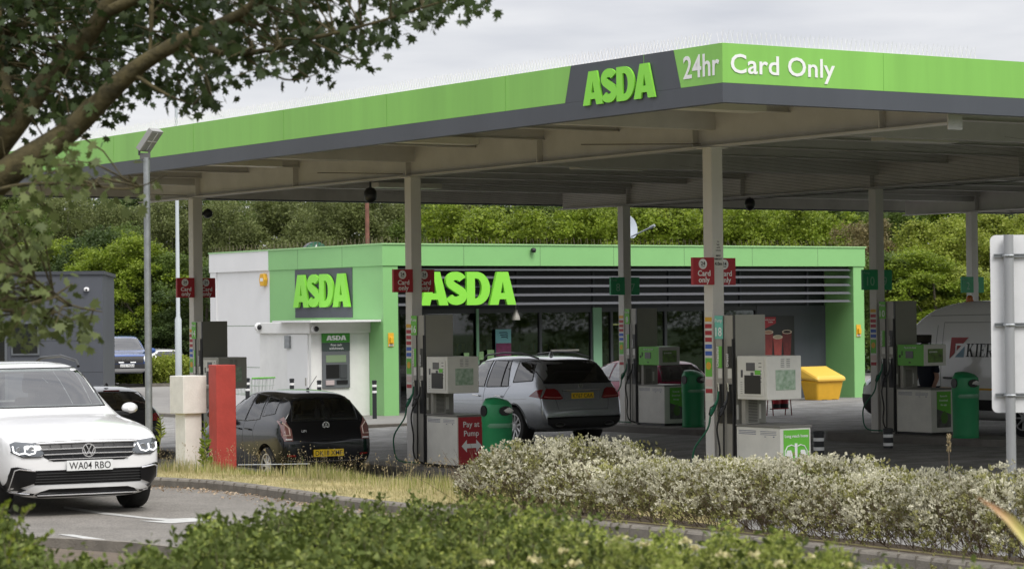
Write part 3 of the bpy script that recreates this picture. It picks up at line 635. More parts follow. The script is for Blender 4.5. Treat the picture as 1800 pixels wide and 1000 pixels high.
for y_ in (2.0, 4.4): m_.box(-.053, -.0505, y_, y_ + .01, ZF, ZT)
for z_ in (1.2, 2.35, ZF - .0): m_.box(-.004 - .02 * 0, .001, gy, D - .36, z_, z_ + .012)
m_.build('panel_joint', mat('joint_dark_green', (.12, .2, .1), .7), shop)  # thin dark green lines along the panel joints
m_ = MB(); spikes(m_, (.0, -.02), (SW, -.02), ZT + .03, .11, .17, .006, 11); spikes(m_, (-.02, .0), (-.02, D), ZT + .03, .11, .17, .006, 12); m_.build('bird_spike_strip', mat('spike_dirty', (.20, .17, .12), .7), shop)
# recessed front: dark cladding above, glazing below
zl = PV(1000, 541, VF + .9)[1]; GF = RC
MB().box(.42, SW - .38, GF + .05, GF + .2, zl, ZF).build('upper_cladding', DARKER, shop)
MB().box(.42, SW - .38, .2, GF + .05, ZF - .06, ZF - .002).build('canopy_soffit', DARKER, shop)
uL = lambda px, v=VF + RC, py=560: PV(px, py, v)[0] - S0
# glazing bays (local u) from the picture: glass from ~ px 760 to 1240, then dark solid panel to the right pillar
ug0, ug1, up0 = .42, uL(1330), uL(1330)
MB().box(up0, SW - .38, GF - .02, GF + .1, H0, zl).build('dark_wall', DARK, shop)
m_ = MB(); m_.box(ug0, ug1, GF, GF + .1, H0, PVZ + .12); m_.box(ug0, ug1, GF, GF + .1, zl - .12, zl)
for px in (700, 722, 840, 950, 1040, 1075, 1150, 1170, 1240, 1330):
    u_ = uL(px); m_.box(u_ - .04, u_ + .04, GF - .01, GF + .09, PVZ + .12, zl - .12)
m_.build('window_frame', mat('frame_grey', (.05, .055, .06), .5), shop)
MB().box(ug0, ug1, GF + .04, GF + .05, PVZ + .12, zl - .12).build('glazing', glassmat('shop_glass', .5, (.8, .92, .86), .02), shop)
MB().box(uL(1041), uL(1056), GF - .05, GF - .012, PVZ, zl).build('green_mullion', mat('pale_green_post', (.22, .42, .26), .5), shop)
MB().box(uL(836), uL(840), GF - .05, GF - .012, PVZ, zl).build('green_mullion', MATS['pale_green_post'], shop)
MB().box(uL(1012), uL(1018), GF - .05, GF - .03, PVZ + 1.2, PVZ + 1.25).build('door_rail', STEEL, shop)
MB().box(uL(966), uL(1015), GF - .06, GF - .03, PV(990, 617, VF + GF)[1], PV(990, 614, VF + GF)[1]).build('door_rail', STEEL, shop)
# interior
m_ = MB(); m_.box(.3, SW - .3, 6.0, 6.1, H0, ZF); m_.build('interior_wall', mat('interior_dark', (.06, .07, .06), .8), shop)
MB().box(.3, SW - .3, GF + .2, 6.0, PVZ - .02, PVZ).build('interior_floor', mat('interior_floor', (.10, .10, .095), .5), shop)
rr = random.Random(4)
shm = [mat('goods_' + n_, c_, .6) for n_, c_ in (('a', (.2, .3, .12)), ('b', (.35, .1, .06)), ('c', (.3, .3, .28)), ('d', (.05, .12, .25)), ('e', (.35, .3, .08)))]
for k_ in range(8):
    u0 = .9 + k_ * 1.35
    f_ = MB()
    for z_ in (.15, .5, .85, 1.2, 1.55): f_.box(u0, u0 + 1.1, 3.4 + .4 * (k_ % 2), 3.8 + .4 * (k_ % 2), z_, z_ + .03)
    sh = f_.build('shelf_unit', mat('shelf_grey', (.2, .21, .2), .6), shop)
    for c_ in range(5):
        b_ = MB()
        for z_ in (.18, .53, .88, 1.23, 1.58):
            for q in range(3): x_ = u0 + rr.uniform(0, 1.0); b_.box(x_, x_ + rr.uniform(.05, .12), 3.42 + .4 * (k_ % 2) - rr.uniform(0, .1), 3.6 + .4 * (k_ % 2), z_ + .001, z_ + rr.uniform(.1, .26))
        b_.build('goods', shm[c_], sh)
for (a_, b_) in ((uL(1140), uL(1163)), (uL(1176), uL(1204))):
    MB().box(a_, b_, 2.9, 2.95, PV(1170, 570, VF + 3)[1], PV(1170, 568, VF + 3)[1] + .0).build('strip_light', mat('strip_lamp', (.9, .8, .3), .5, emit=(1, .85, .35, .9)), shop)
# louvres
LB = mat('louvre_blade', (.16, .165, .18), .45, .3)
zs = [PV(1300, y_, VF + .1)[1] for y_ in (474, 487, 501.5, 516, 530.5)]
ue = PV(1490, 500, VF + .1)[0] - S0
for z_ in zs:
    m_ = MB(); m_.prism([(-.14, -.03), (-.04, .03), (.12, .045), (.14, .02), (.02, -.035)], .43, ue, Matrix(((0, 0, 1, 0), (1, 0, 0, .1), (0, 1, 0, z_), (0, 0, 0, 1)))); m_.build('louvre', LB, shop)
for px in (740, 908, 1042, 1175, 1300, 1418):
    u_ = uL(px, VF + .3, 500); MB().box(u_ - .03, u_ + .03, .26, .34, zl, ZF - .06).build('louvre_support', mat('louvre_post', (.05, .055, .065), .5), shop)
# letters on the front: standing off the louvres
a_, zz0 = PV(735, 537, VF - .05); b_, _ = PV(902, 537, VF - .05); zz1 = PV(820, 478, VF - .05)[1]
big_letters(MB(), (a_ - S0, -.10, zz0), (1, 0, 0), (0, 0, 1), b_ - a_, zz1 - zz0, .09).build('store_name', TXTL, shop)
# side name panel with letters
p0, q0 = PU(521, 560, S0); p1, _ = PU(621.5, 560, S0); q1 = PU(560, 473, S0)[1]
MB().box(-.035, -.0205, p1 - VF, p0 - VF, q0 + .02, q1).build('name_panel', DARK, shop)
a_, z0_ = PU(522, 541, S0); b_, _ = PU(620.5, 538, S0); z1_ = PU(570, 482, S0)[1]; z0_ = PU(570, 540, S0)[1]
big_letters(MB(), (-.05, a_ - VF, z0_), (0, -1, 0), (0, 0, 1), a_ - b_, z1_ - z0_, .07).build('store_name', TXTL, shop)
# posters and fittings
def on_front(px0, px1, py0, py1, v=VF + RC - .03): a, z1 = PV(px0, py0, v); b, z0 = PV(px1, py1, v); return a - S0, b - S0, z0, z1
a, b, z0, z1 = on_front(1339, 1396, 556, 628)
y_ = RC - .05
po = MB().box(a, b, y_, y_ + .02, z0, z1).build('coffee_poster', mat('poster_black', (.015, .014, .014), .4), shop)
wv = b - a; M2 = Matrix(((1, 0, 0, a), (0, 0, -1, y_ - .002), (0, 1, 0, z0), (0, 0, 0, 1))); hv = z1 - z0
MB().prism([(0, hv * .98), (0, hv * .68), (wv * .42, hv * .83), (wv * .42, hv * .98)], 0, .004, M2).build('red_flag', RED, po)
m_ = MB(); m_.text('Freshly Ground', (a + wv * .21, y_ - .008, z0 + hv * .90), (1, 0, 0), (0, 0, 1), .045, .002); m_.text('Coffee', (a + wv * .25, y_ - .008, z0 + hv * .845), (1, 0, 0), (0, 0, 1), .045, .002); m_.build('lettering', TXTW, po)
for k_, (cx, cz) in enumerate(((.18, .62), (.76, .62), (.47, .50))):
    M3 = M2 @ Matrix.Translation((0, 0, .003 + .002 * k_))
    cu = MB().prism([(wv * (cx - .15), hv * cz), (wv * (cx + .15), hv * cz), (wv * (cx + .10), 0), (wv * (cx - .10), 0)], 0, .002, M3).build('cup', mat('cup_red_' + str(k_), ((.24, .035, .03), (.14, .02, .02), (.34, .06, .05))[k_], .5, var=.3, scale=12), po)
    MB().prism([(wv * cx + wv * .155 * math.cos(t_), hv * cz + hv * .05 * math.sin(t_)) for t_ in np.linspace(0, 2 * math.pi, 18)[:-1]], .0021, .004, M3).build('cup_rim', mat('cup_cream', (.62, .52, .40), .6), cu)
    MB().prism([(wv * cx + wv * .12 * math.cos(t_), hv * cz + hv * .034 * math.sin(t_)) for t_ in np.linspace(0, 2 * math.pi, 18)[:-1]], .0041, .005, M3).build('coffee_top', mat('coffee_' + str(k_), ((.38, .22, .14), (.03, .012, .01), (.42, .36, .24))[k_], .6), cu)
a, b, z0, z1 = on_front(870.5, 898, 579, 625)
po = MB().box(a, b, y_, y_ + .02, z0, z1).build('window_poster', mat('poster_teal', (.16, .40, .42), .5), shop)
MB().box(a + .002, b - .002, y_ - .003, y_ - .001, z0 + .002, z0 + (z1 - z0) * .48).build('poster_lower', mat('poster_plum', (.20, .03, .10), .5, var=.5, scale=9), po)
m_ = MB(); c_ = (a + b) / 2
for k_ in range(3): m_.tube([(c_ - .13 + .03 * k_, y_ - .006, z1 - .09 - .06 * k_), (c_ + .1, y_ - .006, z1 - .08 - .06 * k_), (c_ + .13, y_ - .006, z1 - .12 - .06 * k_)], .013, 5)
m_.build('squiggle', mat('poster_ink', (.02, .06, .10), .5), po)
for (x0, x1, y0_, y1_) in ((840, 849.5, 618, 632), (856, 868, 615, 633), (815, 824, 620, 628)):
    a, b, z0, z1 = on_front(x0, x1, y0_, y1_); MB().box(a, b, y_, y_ + .01, z0, z1).build('window_sticker', mat('sticker_leaf', (.30, .50, .22), .5, var=.4, scale=20), shop)
def life_box(u, v, z, face, label):
    o = thing('emergency_box', label, 'emergency box', W(u, v, z), A if face == 'f' else A - math.pi / 2)
    o.scale = (.68, 1, .72)
    MB().box(-.12, .12, -.02, 0, -.24, .24).build('back_board', YEL, o)
    MB().box(-.07, .07, -.09, -.02, -.12, .08).build('case', mat('amber_case', (.75, .42, .02), .4), o, bevel=.01)
    MB().box(-.10, .10, -.024, -.021, -.22, -.16).build('notice_strip', mat('notice_white', (.55, .6, .6), .5), o)
u_, z_ = PV(687, 597, VF - .03); life_box(u_, VF - .022, z_, 'f', 'yellow emergency box on the left green pillar of the shop')
u_, z_ = PV(1509, 581, VF - .03); life_box(u_, VF - .022, z_, 'f', 'yellow emergency box on the right green pillar of the shop')
v_, z_ = PU(466, 492, S0)
o = thing('alarm_box', 'yellow hexagonal alarm box on the white side wall', 'alarm box', W(S0, v_, z_), A)
MB().prism([(.16, 0), (.10, .17), (-.10, .17), (-.16, 0), (-.10, -.17), (.10, -.17)], 0, .11, Matrix(((0, 0, -1, 0), (1, 0, 0, 0), (0, 1, 0, 0), (0, 0, 0, 1)))).build('case', YEL, o, bevel=.012)
MB().box(-.115, -.1105, -.08, .08, -.04, .05).build('maker_plate', WHITE, o)
u_, z_ = PV(936, 440, VF - .1)
o = thing('parapet_camera', 'small black camera on the green parapet of the shop', 'security camera', W(u_, VF - .05, z_), A)
MB().box(-.03, .03, -.06, 0, -.02, .02).build('bracket', BLACKP, o); MB().lathe([(.001, -.07), (.05, -.06), (.075, 0), (.06, .05), (.001, .07)], 14, Matrix.Translation((0, -.1, -.0))).build('housing', BLACKP, o, smooth=True)
u_, z_ = PV(907, 553, VF + .2)
o = thing('pendant_lamp', 'grey bell shaped lamp hanging under the shop louvres', 'lamp', W(u_, VF + .2, z_), A)
MB().tube([(0, 0, .12), (0, 0, .35)], .012, 6).build('stem', STEEL, o); MB().lathe([(.11, -.14), (.10, -.05), (.06, .05), (.045, .12), (.001, .13)], 16).build('shade', STEEL, o, smooth=True)
# round sign drum on the roof behind, and dish
o = thing('round_sign', 'round green sign with a white star rising behind the shop roof', 'sign', P(556, 450, 80), A * .8); o.scale = (.46, .46, .46)
MB().lathe([(.98, 0), (.98, .55)], 40, Matrix.Rotation(R(90), 4, 'X') @ Matrix.Translation((0, 0, -.55))).build('drum', DARK, o)
MB().lathe([(.001, 0), (.97, 0)], 40, Matrix.Translation((0, -.004, 0)) @ Matrix.Rotation(R(90), 4, 'X')).build('sign_face', mat('coffee_green', (.08, .26, .16), .5), o)
MI = Matrix(((1, 0, 0, 0), (0, 0, -1, -.01), (0, 1, 0, 0), (0, 0, 0, 1)))
m_ = MB(); m_.prism([((.27 if i % 2 else .62 * .45) * 0 + (.13 if i % 2 else .30) * math.sin(math.pi * i / 5), .52 + (.13 if i % 2 else .30) * math.cos(math.pi * i / 5)) for i in range(10)], 0, .01, MI); m_.build('star', TXTW, o)
m_ = MB()
for k_ in range(3):
    m_.prism([(-.62 + .10 * k_, .1), (-.52 + .10 * k_, .1), (-.30 + .06 * k_, .42), (-.36 + .06 * k_, .44)], 0, .01, MI); m_.prism([(.62 - .10 * k_, .1), (.52 - .10 * k_, .1), (.30 - .06 * k_, .42), (.36 - .06 * k_, .44)], 0, .01, MI)
m_.build('rays', TXTW, o)
for w_ in (0,): MB().cyl(0, .3, -9, -.9, .12).build('post', DARK, o)
o = thing('satellite_dish', 'grey satellite dish on the shop roof beside the column with sign 7', 'satellite dish', W(PV(1103, 400, VF + 4)[0], VF + 4, PV(1103, 400, VF + 4)[1]), R(-40))
m_ = MB(); m_.lathe([(r_ * .5, z_ * .5) for r_, z_ in [(.001, 0), (.3, .03), (.55, .11), (.68, .18), (.69, .19), (.67, .19), (.3, .05), (.001, .02)]], 24, Matrix.Rotation(R(78), 4, 'Y')); m_.build('dish', mat('dish_grey', (.42, .46, .52), .4), o, smooth=True)
m_ = MB(); m_.tube([(.05, 0, -.3), (.85, 0, -.02)], .022, 8); m_.tube([(.82, 0, -.03), (.98, 0, .03)], .045, 8); m_.build('feed_arm', GALV, o)
m_ = MB(); m_.tube([(-.1, 0, 0), (-.1, 0, -1.6)], .05, 8); m_.build('mast', GALV, o)
# cash machine kiosk
kv = VF + .7; ku, _ = PV(547, 640, kv); kd = PU(457, 640, ku)[0]; kz = PV(590, 566, kv)[1]
o = thing('cash_machine_kiosk', 'white kiosk with cash machine against the side wall of the shop', 'kiosk', W(ku, kv, 0), A)
KW = S0 - ku - .025; KD_ = kd - kv
MB().box(0, KW, 0, KD_, -.3, kz - .28).build('walls', WPAINT, o)
MB().box(-.09, KW + .0, -.09, KD_ + .05, kz - .28, kz).build('fascia_band', WPAINT, o, bevel=.01)
MB().box(-.35, KW + .75 if False else KW, -.62, 1.4, kz + .001, kz + .05).build('roof_slab', WHITE, o)
dr = MB().box(-.035, -.001, .12, 1.2, -.05, kz - .30).build('door', WHITE, o)
MB().box(-.05, -.0355, .2, .24, .85, 1.05).build('handle', STEEL, dr)
MB().box(-.07, -.001, .98 - .0, 1.35, kz - .62, kz - .30).build('vent', GALV, o) if False else MB().box(-.09, -.002, 1.0, 1.25, kz - .66, kz - .34).build('junction_box', GALV, o)
x0, z1 = PV(565, 586, kv); x1, z0 = PV(614, 681, kv); x0 -= ku; x1 -= ku; zs1 = PV(590, 617, kv)[1]; zs2 = PV(590, 602, kv)[1]
atm = MB().box(x0, x1, -.05, -.001, z0, zs1).build('cash_machine', mat('atm_grey', (.13, .14, .15), .45), o, bevel=.01)
MB().box(x0, x1, -.055, -.001, zs1 + .002, zs2).build('sign_panel', mat('sign_slate', (.05, .07, .065), .5), o)
MB().box(x0, x1, -.055, -.001, zs2 + .002, z1).build('sign_panel', mat('sign_forest', (.05, .26, .03), .5), o)
big_letters(MB(), (x0 + .11, -.056, zs2 + .06), (1, 0, 0), (0, 0, 1), x1 - x0 - .22, .12, .003).build('lettering', TXTW, o)
m_ = MB(); m_.text('Free cash', ((x0 + x1) / 2, -.056, zs1 + .135), (1, 0, 0), (0, 0, 1), .06, .003); m_.text('withdrawals', ((x0 + x1) / 2, -.056, zs1 + .045), (1, 0, 0), (0, 0, 1), .06, .003); m_.build('lettering', TXTW, o)
wa = x1 - x0; MB().box(x0 + wa * .12, x1 - wa * .15, -.06, -.051, zs1 - .28, zs1 - .10).build('screen_hood', mat('atm_label', (.22, .30, .18), .4), atm)
MB().box(x0 + wa * .12, x0 + wa * .6, -.06, -.051, z0 + .25, zs1 - .34).build('screen', BLACKP, atm); MB().box(x0 + wa * .62, x1 - wa * .12, -.075, -.051, z0 + .25, zs1 - .34).build('card_reader', mat('atm_dark', (.06, .065, .07), .4), atm)
MB().box(x0 + wa * .1, x0 + wa * .4, -.08, -.051, z0 + .08, z0 + .20).build('keypad', mat('keypad_pale', (.5, .42, .42), .5), atm); MB().box(x0 + wa * .5, x1 - wa * .1, -.07, -.051, z0 + .1, z0 + .2).build('cash_slot', BLACKP, atm)
for px, lb in ((455, 'round camera at the left end of the white kiosk fascia'), (553, 'round camera on the front corner of the white kiosk fascia')):
    if px < 500: v_, z_ = PU(455, 575, ku - .1); c_ = thing('kiosk_camera', lb, 'security camera', W(ku - .12, v_, z_), A)
    else: u_, z_ = PV(553, 578, kv - .1); c_ = thing('kiosk_camera', lb, 'security camera', W(u_, kv - .12, z_), A)
    MB().lathe([(.001, -.0), (.10, 0), (.11, .04), (.10, .09), (.001, .1)], 16, Matrix.Translation((0, .03, 0)) @ Matrix.Rotation(R(90), 4, 'X')).build('mount', WHITE, c_, smooth=True); MB().lathe([(.001, 0), (.07, 0), (.05, .05), (.001, .07)], 14, Matrix.Translation((0, -.075, 0)) @ Matrix.Rotation(R(90), 4, 'X')).build('lens', BLACKP, c_, smooth=True)
# pavement with kerb in front of the shop
def pave(a, b):
    return None
PVT = .06
m_ = MB(); k0, k1 = PV(560, 752, 28.4)[0], 50
m_.prism([(11.6, 28.4), (k1, 28.4), (k1, 62), (2, 62), (2, 39), (11.6, 39)], -.6, 0, Matrix.Identity(4))
m_.build('pavement', PAVE, loc=W(0, 0, PVT), rz=A, kind='structure')
m_ = MB(); m_.box(11.45, k1, 28.24, 28.4, -.5, .012); m_.box(11.44, 11.6, 28.4, 39, -.5, .012); m_.build('shop_kerb', KERB, loc=W(0, 0, PVT), rz=A, kind='structure', bevel=.015)
# grit bin
u_, z_ = PV(1445, 702, VF - .9)
o = thing('grit_bin', 'yellow grit bin with sloping lid by the right pillar of the shop', 'grit bin', W(u_, VF - .9, PVT), A)
m_ = MB(); sec = [(-.34, 0), (.34, 0), (.42, .62), (-.42, .62)]
def frustum(m_, w0, d0, w1, d1, z0, z1, n=1): m_.add([(-w0, -d0, z0), (w0, -d0, z0), (w0, d0, z0), (-w0, d0, z0), (-w1, -d1, z1), (w1, -d1, z1), (w1, d1, z1), (-w1, d1, z1)], [(0, 3, 2, 1), (4, 5, 6, 7), (0, 1, 5, 4), (1, 2, 6, 5), (2, 3, 7, 6), (3, 0, 4, 7)])
frustum(m_, .40, .28, .50, .38, 0, .60); m_.build('bin_body', YEL, o, bevel=.06)
m_ = MB(); m_.add([(-.54, -.46, .56), (.54, -.46, .56), (.54, .44, .62), (-.54, .44, .62), (-.53, -.42, .70), (.53, -.42, .70), (.51, .40, 1.0), (-.51, .40, 1.0)], [(0, 3, 2, 1), (4, 5, 6, 7), (0, 1, 5, 4), (1, 2, 6, 5), (2, 3, 7, 6), (3, 0, 4, 7)]); m_.build('lid', mat('yellow_lid', (.80, .50, .08), .45), o, bevel=.11)
m_ = MB(); m_.box(-.25, -.08, -.312, -.27, 0, .06); m_.box(.12, .3, -.312, -.27, 0, .06); m_.build('foot_slot', BLACKP, o)
# stand with red extinguishers
p_ = PZ(1370, 738, .05)
o = thing('fire_point', 'red stand holding two dark red extinguishers behind pump 18', 'fire point', (p_.x, p_.y, GW(p_.x, p_.y) - .0), A)
LO = -.22
RF = mat('rust_red', (.16, .02, .015), .5)
m_ = MB()
for x_ in (-.28, .28): m_.tube([(x_, -.12, 0), (x_, 0, 1.05), (x_, .12, 0)], .014, 6)
for z_ in (.16, 1.04): m_.tube([(-.28, 0, z_), (.28, 0, z_)], .014, 6)
m_.build('frame', RF, o)
for x_ in (-.13, .11):
    b_ = MB().lathe([(.001, .38), (.095, .38), (.10, .40), (.10, .86), (.06, .92), (.025, .95), (.025, 1.0), (.001, 1.0)], 16, Matrix.Translation((x_, -.05, LO))).build('extinguisher', RED, o, smooth=True)
    MB().lathe([(.102, .40), (.102, .50)], 16, Matrix.Translation((x_, -.05, LO))).build('base_band', BLACKP, b_); MB().tube([(x_, -.07, .98), (x_ - .07, -.12, .9), (x_ - .1, -.12, .6)], .011, 6).build('hose', BLACKP, b_)
# bollards
def bollard(label, loc, h, r=.055, bands=2, grp='bollards along the shop front'):
    o = thing('bollard', label, 'bollard', loc, A, grp)
    MB().lathe([(r, 0), (r, h - .06), (r * 1.1, h - .055), (r * 1.1, h - .01), (r * .8, h), (.001, h)], 16).build('post', mat('bollard_black', (.02, .022, .026), .5), o, smooth=True)
    for k_ in range(bands): z_ = h - .11 - k_ * .15; MB().lathe([(r + .003, z_ - .055), (r + .003, z_)], 16).build('reflective_band', TXTW, o)
for px, pyt, lb in ((435, 664, 'leftmost black bollard, by the trolleys'), (513, 665, 'black bollard in front of the white kiosk door'), (561, 668, 'black bollard just left of the cash machine'), (658, 668, 'black bollard before the left green pillar of the shop')):
    q = None
    v_ = VF - 1.3 if px > 600 else VF - .3
    u_, z_ = PV(px, pyt, v_); bollard(lb, W(u_, v_, PVT), z_ - PVT)
for px, pyt, lb in ((1439, 757, 'short bollard with white bands left of the island of pump 10'), (1561, 752, 'short bollard with white bands in front of the hoses of pump 10')):
    q = P(px, pyt, 41.0 if px < 1500 else 45.0); g_ = GW(q.x, q.y); bollard(lb, (q.x, q.y, g_), q.z - g_, .085, 3, 'short bollards between hedge and pumps')
# trolleys beside the kiosk
def trolley(label, loc):
    o = thing('shopping_trolley', label, 'trolley', loc, A + .3, 'shopping trolleys by the kiosk'); m_ = MB()
    for x_ in np.linspace(-.25, .25, 6): m_.tube([(x_, -.35, .55), (x_, -.4, .98)], .005, 4); m_.tube([(x_, .35, .6), (x_, .4, .95)], .005, 4); m_.tube([(x_, -.35, .55), (x_, .35, .6)], .005, 4)
    for y_ in np.linspace(-.35, .35, 7):
        for s_ in (-1, 1): m_.tube([(s_ * .25, y_, .55), (s_ * .28, y_ * 1.1, .97)], .005, 4)
    for z_, w_ in ((.6, .25), (.8, .27), (.97, .29)): m_.tube([(-w_, -.4, z_), (w_, -.4, z_), (w_, .4, z_), (-w_, .4, z_), (-w_, -.4, z_)], .007, 4)
    for s_ in (-1, 1): m_.tube([(s_ * .25, -.4, .6), (s_ * .25, -.38, .12), (s_ * .25, .4, .12)], .012, 5)
    m_.build('basket', mat('trolley_wire', (.5, .55, .5), .35, .6), o); MB().tube([(-.28, -.43, 1.0), (.28, -.43, 1.0)], .02, 6).build('handle', BRIGHTG, o)
    m_ = MB()
    for s_ in (-1, 1):
        for y_ in (-.36, .38): m_.lathe([(.001, -.015), (.06, -.015), (.06, .015), (.001, .015)], 10, Matrix.Translation((s_ * .25, y_, .06)) @ Matrix.Rotation(R(90), 4, 'Y'))
    m_.build('castors', RUBBER, o)
for px, lb in ((436, 'left shopping trolley beside the white kiosk'), (449, 'right shopping trolley beside the white kiosk')):
    u_, z_ = PV(px, 690, VF + 2); trolley(lb, W(u_, VF + 2, PVT))

# ------------------------------------------------------------ grey building on the left
gd = 80.0; q = P(181, 600, gd); gz = P(181, 479, gd).z
o = thing('grey_building', 'flat roofed dark grey building at the left edge', 'building', (q.x, q.y, 0), R(6))
MB().box(-12, 0, 0, 7, -.4, gz - .06).build('walls', DARK, o); MB().box(-12.1, .06, -.06, 7.06, gz - .058, gz + .05).build('roof_edge', mat('dark_trim', (.05, .055, .065), .5), o)
m_ = MB()
for z_ in (.9, 1.9, 2.9): m_.box(-12, 0.001, -.003, 0, z_, z_ + .012)
for x_ in (-4.9,): m_.box(x_, x_ + .012, -.003, 0, 0, gz - .1)
m_.build('cladding_joint', DARKER, o)
a_ = P(22, 600, gd); b_ = P(71, 600, gd); zt_ = P(40, 566, gd).z; zb_ = P(40, 624, gd).z
w = MB().box(a_.x - q.x, b_.x - q.x, -.06, -.001, zb_, zt_).build('window', mat('frame_mid', (.10, .11, .12), .5), o); MB().box(a_.x - q.x + .06, b_.x - q.x - .06, -.068, -.0605, zb_ + .06, zt_ - .06).build('pane', mat('dark_pane', (.01, .012, .012), .08), w)
w = MB().box(a_.x - q.x - 1.5, a_.x - q.x - .12, -.06, -.001, -.1, zt_).build('door', mat('frame_mid', (.10, .11, .12), .5), o); MB().box(a_.x - q.x - 1.42, a_.x - q.x - .2, -.068, -.0605, 0, zt_ - .06).build('pane', MATS['dark_pane'], w)
c_ = P(152, 508, gd - .1); e_ = thing('building_camera', 'small white camera on the wall of the grey building', 'security camera', (c_.x, c_.y, c_.z), R(6)); MB().lathe([(.001, -.06), (.08, -.06), (.09, 0), (.06, .05), (.001, .06)], 14).build('dome', WHITE, e_, smooth=True); MB().lathe([(.001, -.0), (.035, 0), (.001, .02)], 12, Matrix.Translation((.0, -.09, -.02)) @ Matrix.Rotation(R(90), 4, 'X')).build('lens', BLACKP, e_)

# ------------------------------------------------------------ poles and posts
q = P(262, 760, 35); zt_ = P(262, 277, 35).z; zg = .25
o = thing('floodlight_post', 'galvanised steel post with a tilted floodlight at the left', 'lamp post', (q.x, q.y, zg), 0)
MB().tube([(0, 0, -.2), (0, 0, 1.3), (0, 0, zt_ - zg)], [.052, .05, .045], 16).build('post', GALV, o, smooth=True)
m_ = MB(); z_ = zt_ - zg
m_.box(-.09, .05, -.03, .03, z_ - .02, z_ + .06); m_.tube([(-.10, 0, z_ + .03), (-.10, 0, z_ + .12), (-.02, 0, z_ + .2)], .018, 6); m_.tube([(.03, 0, z_ + .03), (.05, -.02, z_ + .12)], .015, 6); m_.build('bracket', mat('bracket_grey', (.12, .12, .12), .5), o)
M = Matrix.Translation((.055, 0, z_ + .24)) @ Matrix.Rotation(R(-22), 4, 'Z') @ Matrix.Rotation(R(-52), 4, 'Y')
hd = MB().box(-.18, .17, -.15, .15, -.03, .05, M).build('floodlight', mat('lamp_housing', (.34, .34, .33), .5, .3), o, bevel=.008)
MB().box(-.15, .145, -.125, .125, -.036, -.0305, M).build('lens', mat('lamp_glass', (.30, .31, .30), .15), hd); m_ = MB(); m_.box(-.15, .145, -.006, .006, -.042, -.0365, M); m_.box(-.006, .006, -.12, .12, -.042, -.0365, M); m_.build('lens_bar', mat('bar_white', (.6, .6, .6), .5), hd)
q = P(314, 655, 76); zt_ = P(311, 200, 76).z
o = thing('street_lamp', 'thin pale street lamp post left of the column for pump 14', 'lamp post', (q.x, q.y, q.z - .3), 0)
MB().tube([(0, 0, 0), (0, 0, 1.9), (0, 0, 2.0), (0, 0, 9.0)], [.10, .10, .06, .045], 12).build('post', mat('pole_pale', (.46, .50, .52), .5), o, smooth=True); MB().box(-.5, .1, -.08, .08, 8.95, 9.05).build('lantern', GALV, o)
q = P(646, 440, 86); zt_ = P(645, 352, 86).z
o = thing('telegraph_pole', 'rusty brown pole standing behind the shop roof', 'pole', (q.x, q.y, 0), 0)
MB().tube([(0, 0, 0), (0, 0, zt_ + .5)], [.085, .07], 10).build('post', mat('rusty_brown', (.20, .09, .06), .8, var=.4, scale=5), o)
# white post with box head, red post
WR = mat('chalky_white', (.78, .77, .72), .7, var=.13, scale=5, bump=.15)
d_ = 38.1; q = P(332, 823, d_); zt_ = P(330, 660, d_).z; zm = P(330, 726, d_).z
o = thing('white_post', 'white square post with a wider box head beside the red post', 'post', (q.x, q.y, q.z - .1), R(36))
H_ = zt_ - q.z + .1; hm = zm - q.z + .1
MB().box(-.14, .14, -.155, .155, 0, hm).build('shaft', WR, o, bevel=.006); MB().box(-.20, .20, -.21, .21, hm + .001, H_).build('box_head', WR, o, bevel=.008)
d_ = 37.8; q = P(392, 824, d_); zt_ = P(390, 641, d_).z
o = thing('red_post', 'faded red square post beside the white post', 'post', (q.x, q.y, q.z - .1), R(26))
MB().box(-.155, .155, -.175, .175, 0, zt_ - q.z + .1).build('shaft', mat('faded_red', (.44, .055, .042), .7, var=.22, scale=4, bump=.15), o, bevel=.01)
m_ = MB(); m_.tube([(.2, -.1, .16), (1.2, -.5, .16)], .008, 5); m_.build('rail', GALV, o)
# big sign seen from the back
d_ = 21.6; a_ = P(1742.5, 413, d_); b_ = P(1742.5, 726, d_); pc = P(1775, 600, d_)
o = thing('road_sign', 'white backed road sign on a grey post at the right edge', 'sign', (pc.x, pc.y, .5), R(-3))
z1 = a_.z - .5; z0 = b_.z - .5; x0 = a_.x - pc.x
def rrect(x0, x1, z0, z1, r, n=5):
    o_ = []
    for cx, cz, a0 in ((x1 - r, z0 + r, -90), (x1 - r, z1 - r, 0), (x0 + r, z1 - r, 90), (x0 + r, z0 + r, 180)): o_ += _arc(cx, cz, r, r, a0, a0 + 90, n)
    return o_
MB().prism(rrect(x0, x0 + .98, z0, z1, .05), 0, .006, Matrix(((1, 0, 0, 0), (0, 0, 1, .075), (0, 1, 0, 0), (0, 0, 0, 1)))).build('sign_plate', mat('sign_back', (.72, .73, .74), .5, var=.1, scale=3), o)
m_ = MB()
for zz in (z1 - .17, (z0 + z1) / 2, z0 + .16): m_ = MB(); m_.box(x0 + .03, x0 + .95, .048, .0735, zz - .022, zz - .014); m_.box(x0 + .03, x0 + .95, .048, .0735, zz + .0, zz + .008); m_.box(x0 + .03, x0 + .95, .066, .0735, zz - .013, zz - .001); m_.tube([(-.045, .04, zz - .01), (-.03, -.035, zz - .01), (.0, -.047, zz - .01), (.03, -.035, zz - .01), (.045, .04, zz - .01)], .012, 5); m_.build('mounting_rail', GALV, o)
MB().cyl(0, 0, -.3, z1 - .0, .042, 20).build('post', mat('post_grey', (.33, .34, .35), .5, .2, var=.12, scale=6, stretch=(1, 1, .2)), o, smooth=True)
